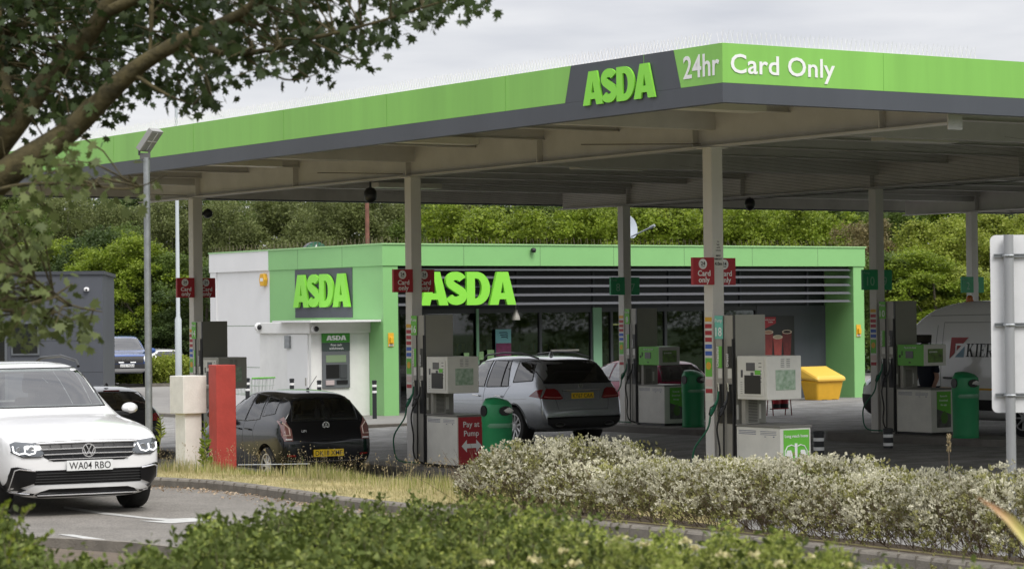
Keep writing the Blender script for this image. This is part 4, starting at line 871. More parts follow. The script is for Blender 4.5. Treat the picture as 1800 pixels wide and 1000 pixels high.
# ------------------------------------------------------------ vehicles: a smooth closed shell from stations, cut out, then dressed with conforming panels
def shell(st, sub=2):
    """stations front to rear: y, zb, zt, ws, wm, wb, wt, zbelt"""
    vs = []; n = 9
    for (y, zb, zt, ws, wm, wb, wt, zl) in st:
        h = zl - zb
        g_ = zt - zl; ring = [(0, zb), (ws * .8, zb), (ws, zb + min(.07, .18 * h)), (wm, zb + .38 * h), (wm * .995, zb + .80 * h), (wb, zl), (wt, max(zt - .05, zl + .5 * g_)), (wt * .72, max(zt - .008, zl + .85 * g_)), (0, zt)]
        vs += [(x, y, z) for x, z in ring] + [(-x, y, z) for x, z in ring[1:-1]]
    k = 2 * n - 2; L = list(range(n)) + list(range(k - 1, n - 1, -1))   # loop order around the section
    fs = []
    for i in range(len(st) - 1):
        for j in range(k): a, b = L[j], L[(j + 1) % k]; fs.append((i * k + a, i * k + b, (i + 1) * k + b, (i + 1) * k + a))
    for e_ in (0, len(st) - 1):           # caps
        o = e_ * k; rr_ = lambda q: o + q; ll = lambda q: o + (q if q in (0, n - 1) else n - 1 + q)
        fs.append((rr_(0), rr_(1), ll(1)))
        for q in range(1, n - 2): fs.append((rr_(q), rr_(q + 1), ll(q + 1), ll(q)))
        fs.append((rr_(n - 2), rr_(n - 1), ll(n - 2)))
    me = bpy.data.meshes.new('s'); me.from_pydata(vs, [], fs); b = bmesh.new(); b.from_mesh(me); bmesh.ops.recalc_face_normals(b, faces=b.faces); b.to_mesh(me); b.free()
    return me
def mesh_obj(me): o = bpy.data.objects.new('tmp', me); C.objects.link(o); return o
def evald(o):
    dg = bpy.context.evaluated_depsgraph_get(); return bpy.data.meshes.new_from_object(o.evaluated_get(dg))
def kill(*os_):
    for o in os_: bpy.data.objects.remove(o)
def mb_mesh(mb):
    me = bpy.data.meshes.new('c'); me.from_pydata(mb.v, [], mb.f); b = bmesh.new(); b.from_mesh(me); bmesh.ops.recalc_face_normals(b, faces=b.faces); b.to_mesh(me); b.free(); return me
AX = {'R': (Vector((1, 0, 0)), lambda a, b: Vector((4, a, b))), 'L': (Vector((-1, 0, 0)), lambda a, b: Vector((-4, a, b))),
      'F': (Vector((0, 1, 0)), lambda a, b: Vector((a, 9, b))), 'B': (Vector((0, -1, 0)), lambda a, b: Vector((a, -9, b))), 'T': (Vector((0, 0, 1)), lambda a, b: Vector((a, b, 6)))}
class Car:
    def __init__(s, name, label, cat, loc, rz, st, paint, wheels, wr=.36, track=.8, ww=.225, cabin=None, group=None, rim='multi', arch=.06):
        s.o = thing(name, label, cat, loc, rz, group); s.paint = paint
        sm = mesh_obj(shell(st)); q = sm.modifiers.new('s', 'SUBSURF'); q.levels = q.render_levels = 3
        base = evald(sm); kill(sm)
        b = bmesh.new(); b.from_mesh(base); s.bvh = BVHTree.FromBMesh(b); b.free()
        body = mesh_obj(base); cut = []
        W_ = max(x[4] for x in st)
        for y in wheels:
            for sd_ in (-1, 1): cut.append(MB().tube([(sd_ * (track - .20), y, wr), (sd_ * (W_ + .3), y, wr)], wr + arch, 36))
        if cabin:
            side, hw = cabin['side'], cabin['hw']     # polygon (y, z), half width as function of z
            n = len(side); mb = MB(); mb.add([(-hw(z), y, z) for y, z in side] + [(hw(z), y, z) for y, z in side], [tuple(range(n)), tuple(range(2 * n - 1, n - 1, -1))] + [(i, (i + 1) % n, n + (i + 1) % n, n + i) for i in range(n)]); cut.append(mb)
            for pl in cabin.get('sides', []): cut.append(MB().prism(pl, -1.5, 1.5, Matrix(((0, 0, 1, 0), (1, 0, 0, 0), (0, 1, 0, 0), (0, 0, 0, 1)))))
            for pl, y0, y1 in cabin.get('ends', []): cut.append(MB().prism(pl, y0, y1, Matrix(((1, 0, 0, 0), (0, 0, 1, 0), (0, 1, 0, 0), (0, 0, 0, 1)))))
        base.materials.append(paint); base.materials.append(MATS['cabin_black']); fin = base; log = []
        for c_ in cut:
            me = mb_mesh(c_); me.materials.append(paint); me.materials.append(MATS['cabin_black']); me.polygons.foreach_set('material_index', [1] * len(me.polygons))
            co = mesh_obj(me); n0 = len(fin.polygons)
            for solver in ('EXACT', 'FAST'):
                m_ = body.modifiers.new('b', 'BOOLEAN'); m_.operation = 'DIFFERENCE'; m_.object = co; m_.solver = solver
                nw = evald(body); body.modifiers.remove(m_)
                if len(nw.polygons) > .7 * n0: break
                log.append((len(log), solver, len(nw.polygons))); nw = None
            if nw: body.data = nw; fin = nw
            kill(co)
        fin = body.data.copy(); kill(body)
        print(name, len(base.polygons), '->', len(fin.polygons), log)
        fin.name = 'body'; fin.polygons.foreach_set('use_smooth', [True] * len(fin.polygons))
        try: fin.set_sharp_from_angle(angle=R(40))
        except Exception: pass
        s.body = bpy.data.objects.new('body', fin); C.objects.link(s.body); s.body.parent = s.o
        for y in wheels:
            for sd_ in (-1, 1): s.wheel(sd_ * track, y, wr, ww, sd_, rim)
    zo = 0
    def hit(s, face, a, b, off=.004):
        b += s.zo
        d, f = AX[face]; o = f(a, b); h = s.bvh.ray_cast(o, -d)
        k = 0
        while h[0] is None and k < 30:
            k += 1; b -= .008 if b > 1 else -.004
            if face in 'FBT': a *= .99
            o = f(a, b); h = s.bvh.ray_cast(o, -d)
        if h[0] is None: h = s.bvh.find_nearest(o)
        n = h[1] if h[1].dot(d) > 0 else -h[1]
        return h[0] + n * off * .3 + d * off
    def panel(s, name, face, poly, m, off=.004, res=.07, parent=None, mirror=False, smooth=True):
        if mirror:
            if face in 'FBT': s.panel(name, face, [(-a, b) for a, b in poly], m, off, res, parent)
            else: s.panel(name, {'R': 'L', 'L': 'R'}[face], poly, m, off, res, parent)
        pts = [Vector(p) for p in poly]; bd = []
        for i in range(len(pts)):
            a, b = pts[i], pts[(i + 1) % len(pts)]; k = max(1, int((b - a).length / res)); bd += [a.lerp(b, j / k) for j in range(k)]
        x0, x1 = min(p.x for p in bd), max(p.x for p in bd); y0, y1 = min(p.y for p in bd), max(p.y for p in bd)
        vsx = list(bd); nb = len(bd)
        def inside(p):
            c = False
            for i in range(nb):
                a, b = bd[i], bd[i - 1]
                if (a.y > p.y) != (b.y > p.y) and p.x < (b.x - a.x) * (p.y - a.y) / (b.y - a.y) + a.x: c = not c
            return c
        X = np.arange(x0 + res / 2, x1, res); Y = np.arange(y0 + res / 2, y1, res)
        for x in X:
            for y in Y:
                p = Vector((x, y))
                if inside(p) and min((q - p).length for q in bd) > res * .35: vsx.append(p)
        r = delaunay_2d_cdt(vsx, [(i, (i + 1) % nb) for i in range(nb)], [], 1, 1e-5)
        mb = MB().add([s.hit(face, p.x, p.y, off) for p in r[0]], [tuple(f) for f in r[2]])
        return mb.build(name, m, parent or s.o, smooth=smooth)
    def line(s, name, face, pts, r, m, off=.002, n=5, parent=None, mirror=False, close=False, res=.06):
        if mirror:
            if face in 'FBT': s.line(name, face, [(-a, b) for a, b in pts], r, m, off, n, parent, False, close, res)
            else: s.line(name, {'R': 'L', 'L': 'R'}[face], pts, r, m, off, n, parent, False, close, res)
        P_ = [Vector(p) for p in pts]; 
        if close: P_.append(P_[0])
        o = []
        for i in range(len(P_) - 1): k = max(1, int((P_[i + 1] - P_[i]).length / res)); o += [P_[i].lerp(P_[i + 1], j / k) for j in range(k)]
        o.append(P_[-1]); return MB().tube([s.hit(face, p.x, p.y, off) for p in o], r, n).build(name, m, parent or s.o, smooth=True)
    def wheel(s, x, y, r, w, sd_, rim):
        M = Matrix.Translation((x, y, r)) @ Matrix.Rotation(R(90) * sd_, 4, 'Y'); ri = r * .66
        t_ = MB().lathe([(ri, -w / 2), (r * .93, -w / 2), (r * .985, -w * .38), (r, -w * .2), (r, w * .2), (r * .985, w * .38), (r * .93, w / 2), (ri + .01, w / 2 - .004), (ri, w / 2 - .02)], 40, M, False)
        wo = bpy.data.objects.new('wheel', None); C.objects.link(wo); wo.parent = s.o
        t_.build('tyre', RUBBER, wo, smooth=True)
        if rim == 'steelies': pass
        MB().lathe([(ri, -w * .3), (ri, w * .46), (ri * .95, w * .46), (ri * .93, w * .2), (ri * .3, w * .05), (.001, w * .05)], 32, M, False).build('rim', MATS['rim_dark'], wo, smooth=True)
        m_ = MB(); nn = {'five': 5, 'multi': 9, 'ten': 10}.get(rim, 9)
        for k_ in range(nn):
            a = 2 * math.pi * k_ / nn + .2
            Mk = M @ Matrix.Rotation(a, 4, 'Z')
            if rim == 'five':
                for q in (-1, 1): m_.add([(0.03, q * .02 - .012, w * .34), (0.03, q * .02 + .022, w * .34), (ri * .97, q * .075 + .026, w * .44), (ri * .97, q * .075 - .02, w * .44), (.03, q * .02 - .012, w * .2), (.03, q * .02 + .022, w * .2), (ri * .97, q * .075 + .026, w * .3), (ri * .97, q * .075 - .02, w * .3)], [(0, 1, 2, 3), (4, 7, 6, 5), (0, 4, 5, 1), (1, 5, 6, 2), (2, 6, 7, 3), (3, 7, 4, 0)], Mk)
            else:
                m_.box(.03, ri * .96, -.014, .014, w * .25, w * .38, Mk)
        m_.lathe([(ri * .99, w * .40), (ri * .99, w * .47), (ri * .92, w * .47), (ri * .92, w * .38)], 32, M, False)
        m_.lathe([(.001, w * .42), (.06, w * .41), (.075, w * .3), (.075, w * .1)], 16, M)
        m_.build('spokes', MATS['rim_silver'], wo)
    def plate(s, face, x, z, txt, yellow, tilt=0, w=.52, h=.111, off=.012):
        p = s.hit(face, x, z, off); d = AX[face][0]; xd = Vector((0, 0, 1)).cross(d); zd = (Vector((0, 0, 1)) + d * 0).normalized()
        mb = MB(); nd = d; c_ = [p - xd * w / 2 - zd * h / 2, p + xd * w / 2 - zd * h / 2, p + xd * w / 2 + zd * h / 2, p - xd * w / 2 + zd * h / 2]
        mb.add([q - nd * .012 for q in c_] + [q + nd * .006 for q in c_], [(3, 2, 1, 0), (4, 5, 6, 7), (0, 1, 5, 4), (1, 2, 6, 5), (2, 3, 7, 6), (3, 0, 4, 7)])
        po = mb.build('number_plate', mat('plate_yellow', (.88, .60, .02), .4) if yellow else mat('plate_white', (.74, .75, .74), .4), s.o)
        v, f, gw = glyphs(txt, .006); sc = min(w * .9 / gw, .095)
        MB().add([p + nd * (.007 + q[2] * .001) + xd * ((q[0] - gw / 2) * sc) + zd * (q[1] * .076 - .038) for q in v], f).build('registration', TXTB, po)
        return po
    def badge(s, face, x, z, r, kind='vw'):
        p = s.hit(face, x, z, .012); d = AX[face][0]; M = Matrix.Translation(p) @ d.to_track_quat('Z', 'Y').to_matrix().to_4x4()
        bo = MB().lathe([(r * .86, -.01), (r * .86, .006), (r, .006), (r, -.01)], 28, M).build('badge', CHROME, s.o)
        MB().lathe([(r * .86, -.006), (r * .86, .0), (.001, .0)], 24, M).build('badge_disc', BLACKP, bo)
        def bar(m_, a, b, t_=.13):
            a, b = Vector(a) * r, Vector(b) * r; dd = (b - a).normalized(); n_ = Vector((-dd.y, dd.x)) * r * t_ / 2
            m_.prism([tuple(a - n_), tuple(b - n_), tuple(b + n_), tuple(a + n_)], .001, .007, M @ SGN)
        # find which way is up in the badge frame
        up = (M.to_3x3().inverted() @ Vector((0, 0, 1))); ang = math.atan2(up.x, up.y); SGN = Matrix.Rotation(-ang, 4, 'Z')
        m_ = MB()
        if kind == 'vw':
            for a, b in (((-.40, .76), (-.05, .08)), ((.40, .76), (.05, .08)), ((-.80, .35), (-.36, -.72)), ((.80, .35), (.36, -.72)), ((-.36, -.72), (-.02, .02)), ((.36, -.72), (.02, .02))): bar(m_, a, b)
        else:
            for k_ in range(3): a = math.pi / 2 + 2 * math.pi * k_ / 3; bar(m_, (0, 0), (.86 * math.cos(a), .86 * math.sin(a)), .14)
        m_.build('badge_emblem', CHROME, bo)
mat('cabin_black', (.015, .015, .016), .7); mat('rim_dark', (.03, .03, .032), .4, .5); mat('rim_silver', (.60, .60, .61), .35, .35)
TRIM = mat('gloss_black', (.006, .006, .007), .3, spec=.3); TRIMM = mat('matt_black_trim', (.02, .02, .021), .6)
LAMPG = mat('lamp_clear', (.10, .11, .12), .08, .3, coat=1); LAMPR = mat('lamp_red', (.20, .004, .008), .12, coat=1); DRL = mat('running_light', (.85, .87, .9), .3, emit=(1, 1, 1, .9))
SEAT = mat('seat_cloth', (.03, .03, .032), .8)
def seats(car, y, z, xs, w=.46, h=.60, head=True):
    for x in xs:
        m_ = MB(); m_.box(x - w / 2, x + w / 2, y - .08, y + .06, z, z + h)
        if head: m_.box(x - .13, x + .13, y - .10, y + .0, z + h + .05, z + h + .24)
        m_.build('seat', SEAT, car.o, bevel=.04)
def mirror_(car, y, z, x, paint, s_=1.0):
    for sd_ in (-1, 1):
        m_ = MB(); m_.lathe([(.001, -.07), (.08, -.06), (.115, 0), (.11, .04), (.06, .085), (.001, .09)], 14, Matrix.Translation((sd_ * (x + .12), y, z)) @ Matrix.Rotation(R(-90), 4, 'X') @ Matrix.Diagonal((1.15 * s_, .78 * s_, 1, 1)))
        mo = m_.build('wing_mirror', paint, car.o, smooth=True); MB().box(*sorted((sd_ * (x - .06), sd_ * (x + .10))), y - .02, y + .05, z - .08, z - .04).build('mirror_arm', BLACKP, mo)

# --- white SUV, front view
WPT = mat('white_paint', (.80, .80, .80), .22, coat=1); 
st = [(2.26, .46, .66, .40, .50, .46, .38, .60), (2.235, .27, .76, .56, .70, .66, .56, .71), (2.16, .19, .855, .70, .83, .80, .68, .80), (2.0, .18, .93, .78, .885, .86, .75, .87),
      (1.72, .21, .985, .84, .912, .885, .78, .93), (1.30, .20, 1.035, .86, .92, .89, .77, .97), (1.0, .20, 1.07, .86, .92, .885, .73, 1.0), (.86, .20, 1.12, .86, .92, .88, .70, 1.01),
      (.52, .2, 1.37, .86, .92, .88, .66, 1.015), (.14, .2, 1.60, .86, .92, .88, .61, 1.02), (-.02, .2, 1.635, .86, .92, .88, .605, 1.02), (-.7, .2, 1.665, .86, .92, .88, .61, 1.03), (-1.5, .2, 1.63, .86, .92, .88, .60, 1.05), (-1.9, .22, 1.56, .86, .91, .87, .56, 1.06),
      (-2.06, .3, 1.30, .84, .89, .85, .60, 1.06), (-2.2, .4, 1.04, .78, .84, .8, .66, 1.0), (-2.25, .5, .9, .6, .7, .65, .5, .85)]
q = P(156, 790, 27.6)
hdg = R(180) + R(27)                      # faces the camera, turned to the right of the picture
loc = Vector((q.x, q.y, RZ)) - Vector((-math.sin(hdg), math.cos(hdg), 0)) * 2.26
hwT = lambda z: .80 if z < 1.0 else .63 - (z - 1.09) * .20
gp = [(.62, 1.10), (.68, 1.16), (.36, 1.50), (.30, 1.54), (-.35, 1.54), (-.35, 1.10)]
ws = [(-.63, 1.165), (.63, 1.165), (.55, 1.545), (-.55, 1.545)]
sw1 = [(.50, 1.06), (.20, 1.50), (-.25, 1.53), (-.25, 1.07)]; sw2 = [(-.33, 1.07), (-.33, 1.53), (-1.15, 1.51), (-1.05, 1.08)]; sw3 = [(-1.2, 1.1), (-1.22, 1.5), (-1.7, 1.45), (-1.4, 1.12)]
car = Car('suv', 'white SUV facing the camera on the access road, left foreground', 'car', loc, hdg, st, WPT, (1.36, -1.32), .36, .79, .235,
          cabin=dict(side=[(.80, .7), (.74, 1.09), (.14, 1.55), (-1.5, 1.56), (-1.85, 1.1), (-1.85, .7)], hw=hwT, sides=[sw1, sw2, sw3], ends=[(ws, -.3, 1.6), ([(-.6, 1.12), (.6, 1.12), (.52, 1.48), (-.52, 1.48)], -2.4, -1.5)]))
GLS = glassmat('car_glass', .5, (.85, .95, .9), .10); GLL = glassmat('clear_car_glass', .97, (.95, 1, .97), .02); GLT = glassmat('tinted_glass', .06, (.8, .9, .9), .06)
car.panel('windscreen', 'F', [(-.66, 1.15), (.66, 1.15), (.575, 1.57), (-.575, 1.57)], GLS, .004, .08)
for k_, w_ in enumerate((sw1, sw2, sw3)):
    car.panel('side_window', 'L', w_, GLT, .004, .1, mirror=True)
car.line('windscreen_seal', 'F', [(-.665, 1.145), (.665, 1.145), (.585, 1.575), (-.585, 1.575)], .012, BLACKP, 0, close=True)
car.line('bonnet_gap', 'F', [(-.66, .80), (-.5, .815), (0, .825), (.5, .815), (.66, .80)], .004, BLACKP, .0)
gr = car.panel('grille', 'F', [(-.56, .795), (.56, .795), (.50, .65), (.40, .605), (-.40, .605), (-.50, .65)], TRIM, .004, .06)
for z_, w_ in ((.795, .57), (.735, .53), (.68, .50)): car.line('chrome_bar', 'F', [(-w_, z_), (0, z_ + .004), (w_, z_)], .0085, CHROME, .012)
car.line('chrome_bar', 'F', [(-.45, .628), (.45, .628)], .006, CHROME, .01)
for x_ in (-.42, -.3, -.18, .18, .3, .42): car.line('grille_rib', 'F', [(x_, .64), (x_, .78)], .006, TRIMM, .004)
hp = [(.54, .80), (.78, .825), (.83, .80), (.825, .72), (.72, .665), (.55, .665), (.50, .69)]
car.panel('headlight', 'F', hp, LAMPG, .006, .04, mirror=True)
car.line('running_light', 'F', [(.57, .775), (.60, .70), (.66, .685), (.70, .70), (.70, .765)], .009, DRL, .012, mirror=True); car.line('running_light', 'F', [(.71, .70), (.76, .69), (.805, .715), (.81, .775)], .009, DRL, .012, mirror=True)
car.line('headlight_rim', 'F', [(.50, .668), (.55, .655), (.72, .655), (.83, .715)], .006, TRIM, .01, mirror=True)
for sx in (-1, 1):
    for x_ in (.63, .755):
        p = car.hit('F', sx * x_, .735, .006); MB().lathe([(.001, .0), (.032, 0), (.036, -.01)], 16, Matrix.Translation(p) @ Matrix.Rotation(R(-90), 4, 'X')).build('lamp_lens', mat('lens_silver', (.45, .47, .5), .1, .8), car.o)
car.zo = -.045
car.panel('lower_intake', 'F', [(-.62, .555), (.62, .555), (.64, .50), (.60, .40), (-.60, .40), (-.64, .50)], TRIM, .004, .06)
for z_ in (.43, .46, .49, .52): car.line('intake_slat', 'F', [(-.6, z_), (.6, z_)], .005, mat('slat_grey', (.03, .03, .03), .4), .006)
car.panel('side_intake', 'F', [(.58, .555), (.78, .60), (.83, .59), (.845, .50), (.835, .36), (.80, .29), (.60, .285), (.59, .31), (.74, .37), (.60, .42)], TRIM, .014, .035, mirror=True)
for z_ in (.40, .45, .50): car.line('intake_slat', 'F', [(.64, z_ + .02), (.80, z_)], .005, MATS['slat_grey'], .006, mirror=True)
car.line('chrome_hook', 'F', [(.60, .552), (.76, .575), (.80, .56), (.815, .45), (.80, .345), (.78, .315), (.64, .305)], .009, CHROME, .022, mirror=True)
car.panel('bumper_lip', 'F', [(-.60, .385), (.60, .385), (.72, .325), (.60, .31), (.44, .355), (-.44, .355), (-.60, .31), (-.72, .325)], WPT, .022, .05)
car.panel('lower_grille', 'F', [(-.50, .352), (.50, .352), (.62, .255), (-.62, .255)], TRIM, .004, .05); car.line('chrome_bar', 'F', [(-.56, .285), (.56, .285)], .009, CHROME, .016)
car.plate('F', 0, .60, 'WA04 RBO', False, off=.03); car.zo = -.01; car.badge('F', 0, .725, .075); car.zo = 0
car.line('wheel_arch_trim', 'L', [(1.36 + .43 * math.cos(R(a)), .36 + .43 * math.sin(R(a))) for a in range(-15, 200, 12)], .018, TRIMM, .0, mirror=True)
mirror_(car, .50, 1.10, .93, WPT, .72)
for sx in (-1, 1): MB().tube([(sx * .56, .1, 1.59), (sx * .58, -.05, 1.655), (sx * .59, -.7, 1.705), (sx * .58, -1.5, 1.67), (sx * .55, -1.75, 1.60)], .018, 8).build('roof_rail', TRIM, car.o, smooth=True)
seats(car, -.35, .55, (-.36, .36)); seats(car, -1.2, .6, (-.4, .4))
m_ = MB(); m_.lathe([(.16, -.014), (.178, 0), (.16, .014), (.145, 0), (.16, -.014)], 24, Matrix.Translation((-.0 + .36, .30, 1.02)) @ Matrix.Rotation(R(65), 4, 'X')); m_.build('steering_wheel', BLACKP, car.o, smooth=True)
MB().prism([(.78, .75), (.78, 1.04), (.45, 1.05), (.30, .95), (.30, .75)], -.74, .74, Matrix(((0, 0, 1, 0), (1, 0, 0, 0), (0, 1, 0, 0), (0, 0, 0, 1)))).build('dashboard', mat('dash_grey', (.03, .03, .03), .7), car.o)
MB().box(-.11, .11, .12, .15, 1.46, 1.52).build('interior_mirror', BLACKP, car.o)

# --- generic rear ended hatchbacks and estates
def local(u, v, dz=0): return W(u, v, G(u, v) + dz)
HY = [0]
def hatch(name, label, L, Wd, H, u_, v_, rz, paint, rt=.66, belt=.93, r=.30, tyre=.185, glass=None, rim='multi', seatsin=True, rear_rake=.30, dlo=None):
    h = L / 2; w = Wd / 2; B = belt
    st = [(h, .40, .60, w * .5, w * .62, w * .55, w * .45, .55), (h - .04, .28, .72, w * .7, w * .82, w * .78, w * .65, .66), (h - .2, .2, .82, w * .85, w * .95, w * .92, w * .8, .76), (h - .6, .18, .92, w * .92, w * .99, w * .96, w * .82, B - .07),
          (h - .88, .18, 1.0, w * .93, w, w * .965, w * .78, B - .02), (h - 1.25, .18, B + (H - B) * .55, w * .93, w, w * .96, w * .72, B), (h - 1.62, .18, H - .06, w * .93, w, w * .955, w * rt, B), (h - 2.0, .18, H - .005, w * .93, w, w * .955, w * rt, B + .01),
          (-h + 1.0, .18, H - .01, w * .93, w, w * .955, w * rt, B + .03), (-h + rear_rake + .12, .2, H - .05, w * .93, w * .995, w * .95, w * rt, B + .05), (-h + rear_rake, .22, H - .11, w * .93, w * .99, w * .945, w * rt, B + .05), (-h + rear_rake * .55, .24, (H + B) / 2 - .02, w * .92, w * .98, w * .93, w * (rt + .09), B + .04),
          (-h + .12, .26, B + .02, w * .92, w * .96, w * .92, w * .80, B - .06), (-h + .05, .28, B - .10, w * .88, w * .94, w * .9, w * .78, B - .18), (-h, .34, B - .30, w * .78, w * .86, w * .82, w * .66, B - .36)]
    hw = lambda z: w * .85 if z < B - .05 else w * .70 - (z - B) * (w * .14) / (H - B)
    ys = h - 1.15
    s1 = [(ys + .05, B + .07), (h - 1.62, H - .13), (h - 2.02, H - .10), (h - 2.05, B + .05)]
    s2 = [(h - 2.13, B + .05), (h - 2.10, H - .10), (-h + 1.12, H - .12), (-h + .98, B + .09)]
    s3 = [(-h + .88, B + .14), (-h + .98, H - .14), (-h + .62, H - .17), (-h + .50, B + .19)]
    rw = dlo['rw'] if dlo and 'rw' in dlo else [(-w * .66, B + .09), (w * .66, B + .09), (w * .58, H - .16), (-w * .58, H - .16)]
    c = Car(name, label, 'car', local(u_, v_), rz, st, paint, (h - .78, -h + .62), r, w - .11, tyre,
            cabin=dict(side=[(h - 1.05, .6), (h - 1.0, B + .02), (h - 1.68, H - .10), (-h + rear_rake + .15, H - .12), (-h + .32, B + .06), (-h + .30, .6)], hw=hw, sides=[s1, s2, s3], ends=[([(-w * .72, B + .12), (w * .72, B + .12), (w * .58, H - .13), (-w * .58, H - .13)], h - 2, h - .7), (rw, -h - .2, -h + .9)]), rim=rim)
    g_ = glass or GLS
    ex = lambda pl, k=.02: [(a + (k if a > sum(q[0] for q in pl) / len(pl) else -k), b + (k if b > sum(q[1] for q in pl) / len(pl) else -k)) for a, b in pl]
    for s_ in (s1, s2, s3): c.panel('side_window', 'L', ex(s_), g_, .004, .12, mirror=True); c.line('window_seal', 'L', ex(s_), .008, BLACKP, 0, mirror=True, close=True)
    c.panel('windscreen', 'F', [(-w * .76, B + .10), (w * .76, B + .10), (w * .6, H - .11), (-w * .6, H - .11)], g_, .004, .12)
    c.panel('rear_window', 'B', ex(rw, .03), g_, .005, .09); c.line('rear_window_seal', 'B', ex(rw, .035), .010, BLACKP, .0, close=True)
    for ln in ([(h - 2.09, H - .08), (h - 2.09, .5), (h - 1.9, .28)], [(-h + 1.05, B + .1), (-h + 1.12, .8), (-h + 1.0, .58)], [(h - 1.05, B), (h - 1.0, .45), (h - .95, .28)], [(h - .95, .28), (-h + 1.0, .28)]): c.line('door_gap', 'L', ln, .004, BLACKP, -.001, mirror=True)
    for y_ in (h - 1.9, -h + 1.3): c.line('door_handle', 'L', [(y_ - .09, B - .10), (y_ + .09, B - .09)], .014, paint, .018, mirror=True)
    mirror_(c, h - 1.2, B + .12, w, paint, .85)
    if seatsin: seats(c, h - 2.1, .5, (-w * .42, w * .42), .44, .56); seats(c, -h + 1.0, .55, (-w * .42, w * .42), .5, .38)
    return c
BLK = mat('black_paint', (.005, .006, .009), .12, coat=.3)
# black city car
q = P(577, 800, 40.0); uu, vv = UV(q.x, q.y); L = 3.6
hz = A - R(4)
cx = q.x - math.sin(hz) * L / 2; cy = q.y + math.cos(hz) * L / 2; uu, vv = UV(cx, cy)
c = hatch('city_car', 'small black hatchback parked behind the red post with a yellow rear plate', L, 1.645, 1.49, uu, vv, hz, BLK, .635, .95, .295, .18, rear_rake=.26, glass=GLL)
h = L / 2; w = .82
c.panel('tailgate_glass', 'B', [(-.60, .70), (.60, .70), (.64, .99), (-.64, .99)], TRIM, .005, .08)
c.panel('tail_lamp', 'B', [(-.60, .70), (-.74, .70), (-.77, .80), (-.76, 1.02), (-.68, 1.08), (-.66, .98), (-.60, .88)], mat('lamp_pale', (.22, .10, .09), .15, coat=1), .008, .04, mirror=True)
c.line('lamp_ring', 'B', [(-.73, .99), (-.64, .90), (-.64, .79), (-.74, .79)], .010, mat('lamp_glow', (.75, .58, .5), .3), .014, mirror=True); c.line('lamp_ring', 'B', [(-.62, .725), (-.72, .725)], .012, TXTW, .014, mirror=True)
c.line('tailgate_gap', 'B', [(-.62, 1.0), (-.60, .68), (.60, .68), (.62, 1.0)], .004, BLACKP, .0)
c.plate('B', 0, .50, 'DK18 XMF', True, off=.02); c.badge('B', 0, .93, .06)
p = c.hit('B', -.40, .83, .01); MB().text('UP!', p, (1, 0, 0), (0, 0, 1), .04, .004, .02).build('model_lettering', CHROME, c.o)
c.line('bumper_crease', 'B', [(-.75, .40), (-.4, .37), (.4, .37), (.75, .40)], .006, mat('seam_grey', (.10, .10, .11), .4), .002); c.panel('rear_reflector', 'B', [(.56, .45), (.70, .46), (.70, .49), (.56, .48)], LAMPR, .006, .05, mirror=True)
MB().tube([(.05, -.95, 1.48), (.10, -1.18, 1.70)], .005, 5).build('aerial', BLACKP, c.o); MB().lathe([(.03, 0), (.02, .03), (.001, .035)], 10, Matrix.Translation((.05, -.95, 1.475))).build('aerial_base', BLACKP, c.o)
c.line('rear_wiper', 'B', [(.0, 1.03), (.30, 1.10)], .008, BLACKP, .02)
c.line('window_strap', 'B', [(0, 1.05), (0, 1.34)], .05, TRIM, -.03)
# dark grey hatch behind the white SUV
q = P(213, 780, 47.6); hz = A - R(6); L = 4.1; cx = q.x - math.sin(hz) * L / 2; cy = q.y + math.cos(hz) * L / 2; uu, vv = UV(cx, cy)
c = hatch('hatchback', 'dark grey hatchback seen from behind between the white SUV and the grey building', L, 1.78, 1.45, uu, vv, hz, mat('graphite_paint', (.05, .053, .058),   .22, .5, coat=1), .66, .95, .32, .2, rear_rake=.5)
c.panel('tail_lamp', 'B', [(-.62, .78), (-.84, .80), (-.86, .92), (-.80, .96), (-.60, .90)], LAMPR, .008, .05, mirror=True); c.plate('B', 0, .72, 'FJ19 KLO', True); c.line('brake_light', 'B', [(-.16, 1.36), (.16, 1.36)], .012, LAMPR, .004)
MB().lathe([(.05, 0), (.02, .06), (.001, .07)], 10, Matrix.Translation((0, -1.2, 1.44))).build('aerial_base', BLACKP, c.o)
# magenta hatch beyond pump 8
q = P(1209, 690, 56.5); hz = A; L = 4.0; cx = q.x - math.sin(hz) * L / 2; cy = q.y + math.cos(hz) * L / 2; uu, vv = UV(cx, cy)
c = hatch('small_car', 'dark pink hatchback behind pump 8 and its green bin', L, 1.74, 1.46, uu, vv, hz, mat('magenta_paint', (.22, .01, .05), .3, 0, coat=.3), .66, .93, .31, .19, rear_rake=.35, glass=None)
c.panel('tail_lamp', 'B', [(-.64, .75), (-.80, .76), (-.82, 1.0), (-.74, 1.02)], LAMPR, .008, .05, mirror=True); c.plate('B', 0, .62, 'LN16 VOA', True); MB().lathe([(.05, 0), (.02, .06), (.001, .08)], 10, Matrix.Translation((0, -1.3, 1.44))).build('aerial_base', BLACKP, c.o)
